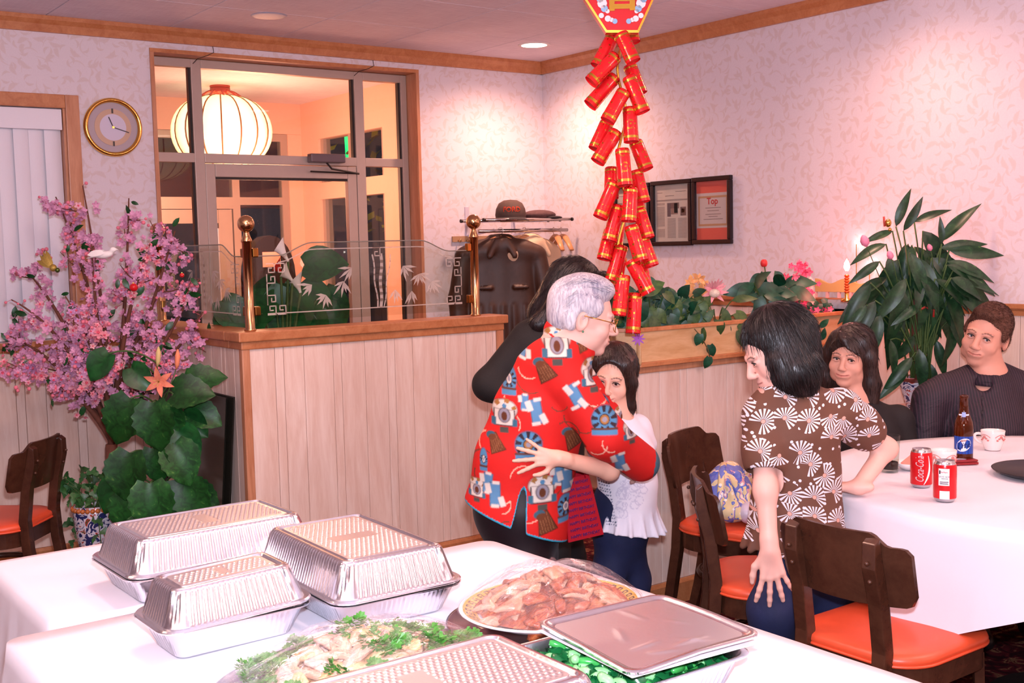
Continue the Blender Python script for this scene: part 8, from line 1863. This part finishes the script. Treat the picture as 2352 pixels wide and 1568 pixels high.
# ---------------------------------------------------------------- 6. seated man
j = J(4.62); p6 = person(j(2255, 1020), 'seated short-haired person in a dark striped shirt behind the beer bottle')
H6 = Head(j(2266, 770), rot_from(-.72, .06, .26), 1.02, False, .6, 1.14, 1.12)
sd = SD(); H6.build(sd); nb = j(2272, 872); H6.neck(sd, nb, .055); hp6 = npv((4.30, 2.66, .56))
sd.chain([nb, j(2262, 960), hp6], [.07, .12, .13], .05); sd.cap(j(2190, 915), j(2345, 915), .042, .042, .05)
for q in (-1, 1): sd.chain([j(2262+q*125, 915), j(2262+q*150, 1050, -.03), j(2262+q*85, 1090, -.28)], [.052, .042, .03], .03); hand(sd, j(2262+q*85, 1090, -.28), -FWn-RTn*q*.4, UPn, q, 1.05, (.3,)*4)
skin_mesh(p6, sd, 'd29a86', [H6], .008, brow='4a2c20', lip='b8665a', cheek='dc8468', stubble='a87868'); H6.eyes(p6, (-.45, .02), '3a4a5a')
hs = SD(); P = H6.P; R_ = H6.R; s6 = 1.02
hs.ell(P(0, -.020, .044), npv((.082, .101, .090))*s6, R_, .02); hs.ell(P(0, .050, .096), npv((.056, .038, .024))*s6, R_, .02); hs.ell(P(0, -.045, -.02), npv((.078, .06, .06))*s6, R_, .03)
for q in (-1, 1): hs.ell(P(q*.074, .022, .01), npv((.012, .018, .035))*s6, R_, .015)
0; hs.ell(P(0, .115, .012), npv((.074, .066, .075))*s6, R_, .012, -1); hs.box(P(0, .07, -.09), npv((.12, .10, .075))*s6, .01, R_, .02, -1)
for q in (-1, 1): hs.ell(P(q*.084, -.006, -.010), npv((.018, .023, .034))*s6, R_, .008, -1)
fur(soft('hair', hs, .0042, HMAN, p6), 2600, .012, .0009, lambda p: R_ @ np.array([.25, .5, .2]), 5, .22, 2)
0 and strands('hair_locks', p6, HMAN, lambda rr: P(rr.uniform(-.07, .07), rr.uniform(-.06, .07), .13-abs(rr.gauss(0, .01))), lambda p, t: R_ @ np.array([.1, .35, 1.0]), 260, .016, .0022, 6, 2)
def stripe_mat():
    n = NB('pinstriped_shirt'); n.set(Roughness=.7); v = n.coord('Object'); sp = n.n('SeparateXYZ'); n.l(v, sp.inputs[0]); u = n.math('ADD', n.math('MULTIPLY', sp.outputs[0], RT[0]), n.math('MULTIPLY', sp.outputs[1], RT[1])); w = n.math('SINE', n.math('MULTIPLY', u, 620)); n.base(n.mix(n.math('MULTIPLY', n.math('GREATER_THAN', w, .55), .55), '1c1420', '4c3040')); n.bump(n.noise(v, 14, 3, .5, 1).outputs[0], .5, .02); return n.m
sd = SD(); sd.chain([j(2265, 902), j(2262, 975), hp6], [.11, .168, .165], .05); sd.cap(j(2165, 905), j(2362, 905), .070, .070, .05)
for q in (-1, 1): sd.cap(j(2272+q*24, 850, .03), j(2268+q*90, 892), .038, .06, .04)
for q in (-1, 1): sd.chain([j(2262+q*126, 918), j(2262+q*148, 1050, -.03), j(2262+q*92, 1086, -.24)], [.072, .062, .05], .03)
sd.cap(H6.P(0, -.02, -.07), j(2264, 884, -.02), .058, .060, .01, -1); sd.cap(j(2258, 880, -.08), j(2255, 868, -.16), .03, .03, .02, -1)
sd.cap(j(2256, 905, -.165), j(2258, 1010, -.20), .004, .004, .008)
sh6 = soft('striped_shirt', sd, .006, stripe_mat(), p6)
for k in range(4): MB().lathe([(.0001, .003), (.005, .002), (.0055, 0)], 10, frame_m(Vector(j(2256, 915+k*32, -.178-k*.008)), -Vector(FW)), cap=False).build('button', plain('dark_button', '2a2228', .3), sh6)
# folded collar: a band round the neck with two points in front
nk = nb+np.array([0, 0, .030]); cv = MB(); N = 32; vs = []
for i in range(N+1):
    a = -2.95+5.9*i/N; e = 0; d = FWn*math.cos(a)+RTn*math.sin(a)
    for rr_, zz in ((.063, .014+.012*math.cos(a)), (.067, .022+.014*math.cos(a)), (.082, -.002+.012*math.cos(a)), (.098, -.036+.010*math.cos(a))): vs.append(Vector(nk+d*rr_-RTn*.012*e*np.sign(a)*1.2+np.array([0, 0, zz])))
cv.add(vs, [(4*i+k, 4*i+k+1, 4*i+5+k, 4*i+4+k) for i in range(N) for k in range(3)]); cvo = cv.build('collar', bpy.data.materials['pinstriped_shirt'], sh6, True); sm_ = cvo.modifiers.new('thick', 'SOLIDIFY'); sm_.thickness = .004
seated(p6, hp6, npv((-.68, -.73, 0)), plain('black_trousers', '0f0d10', .7))
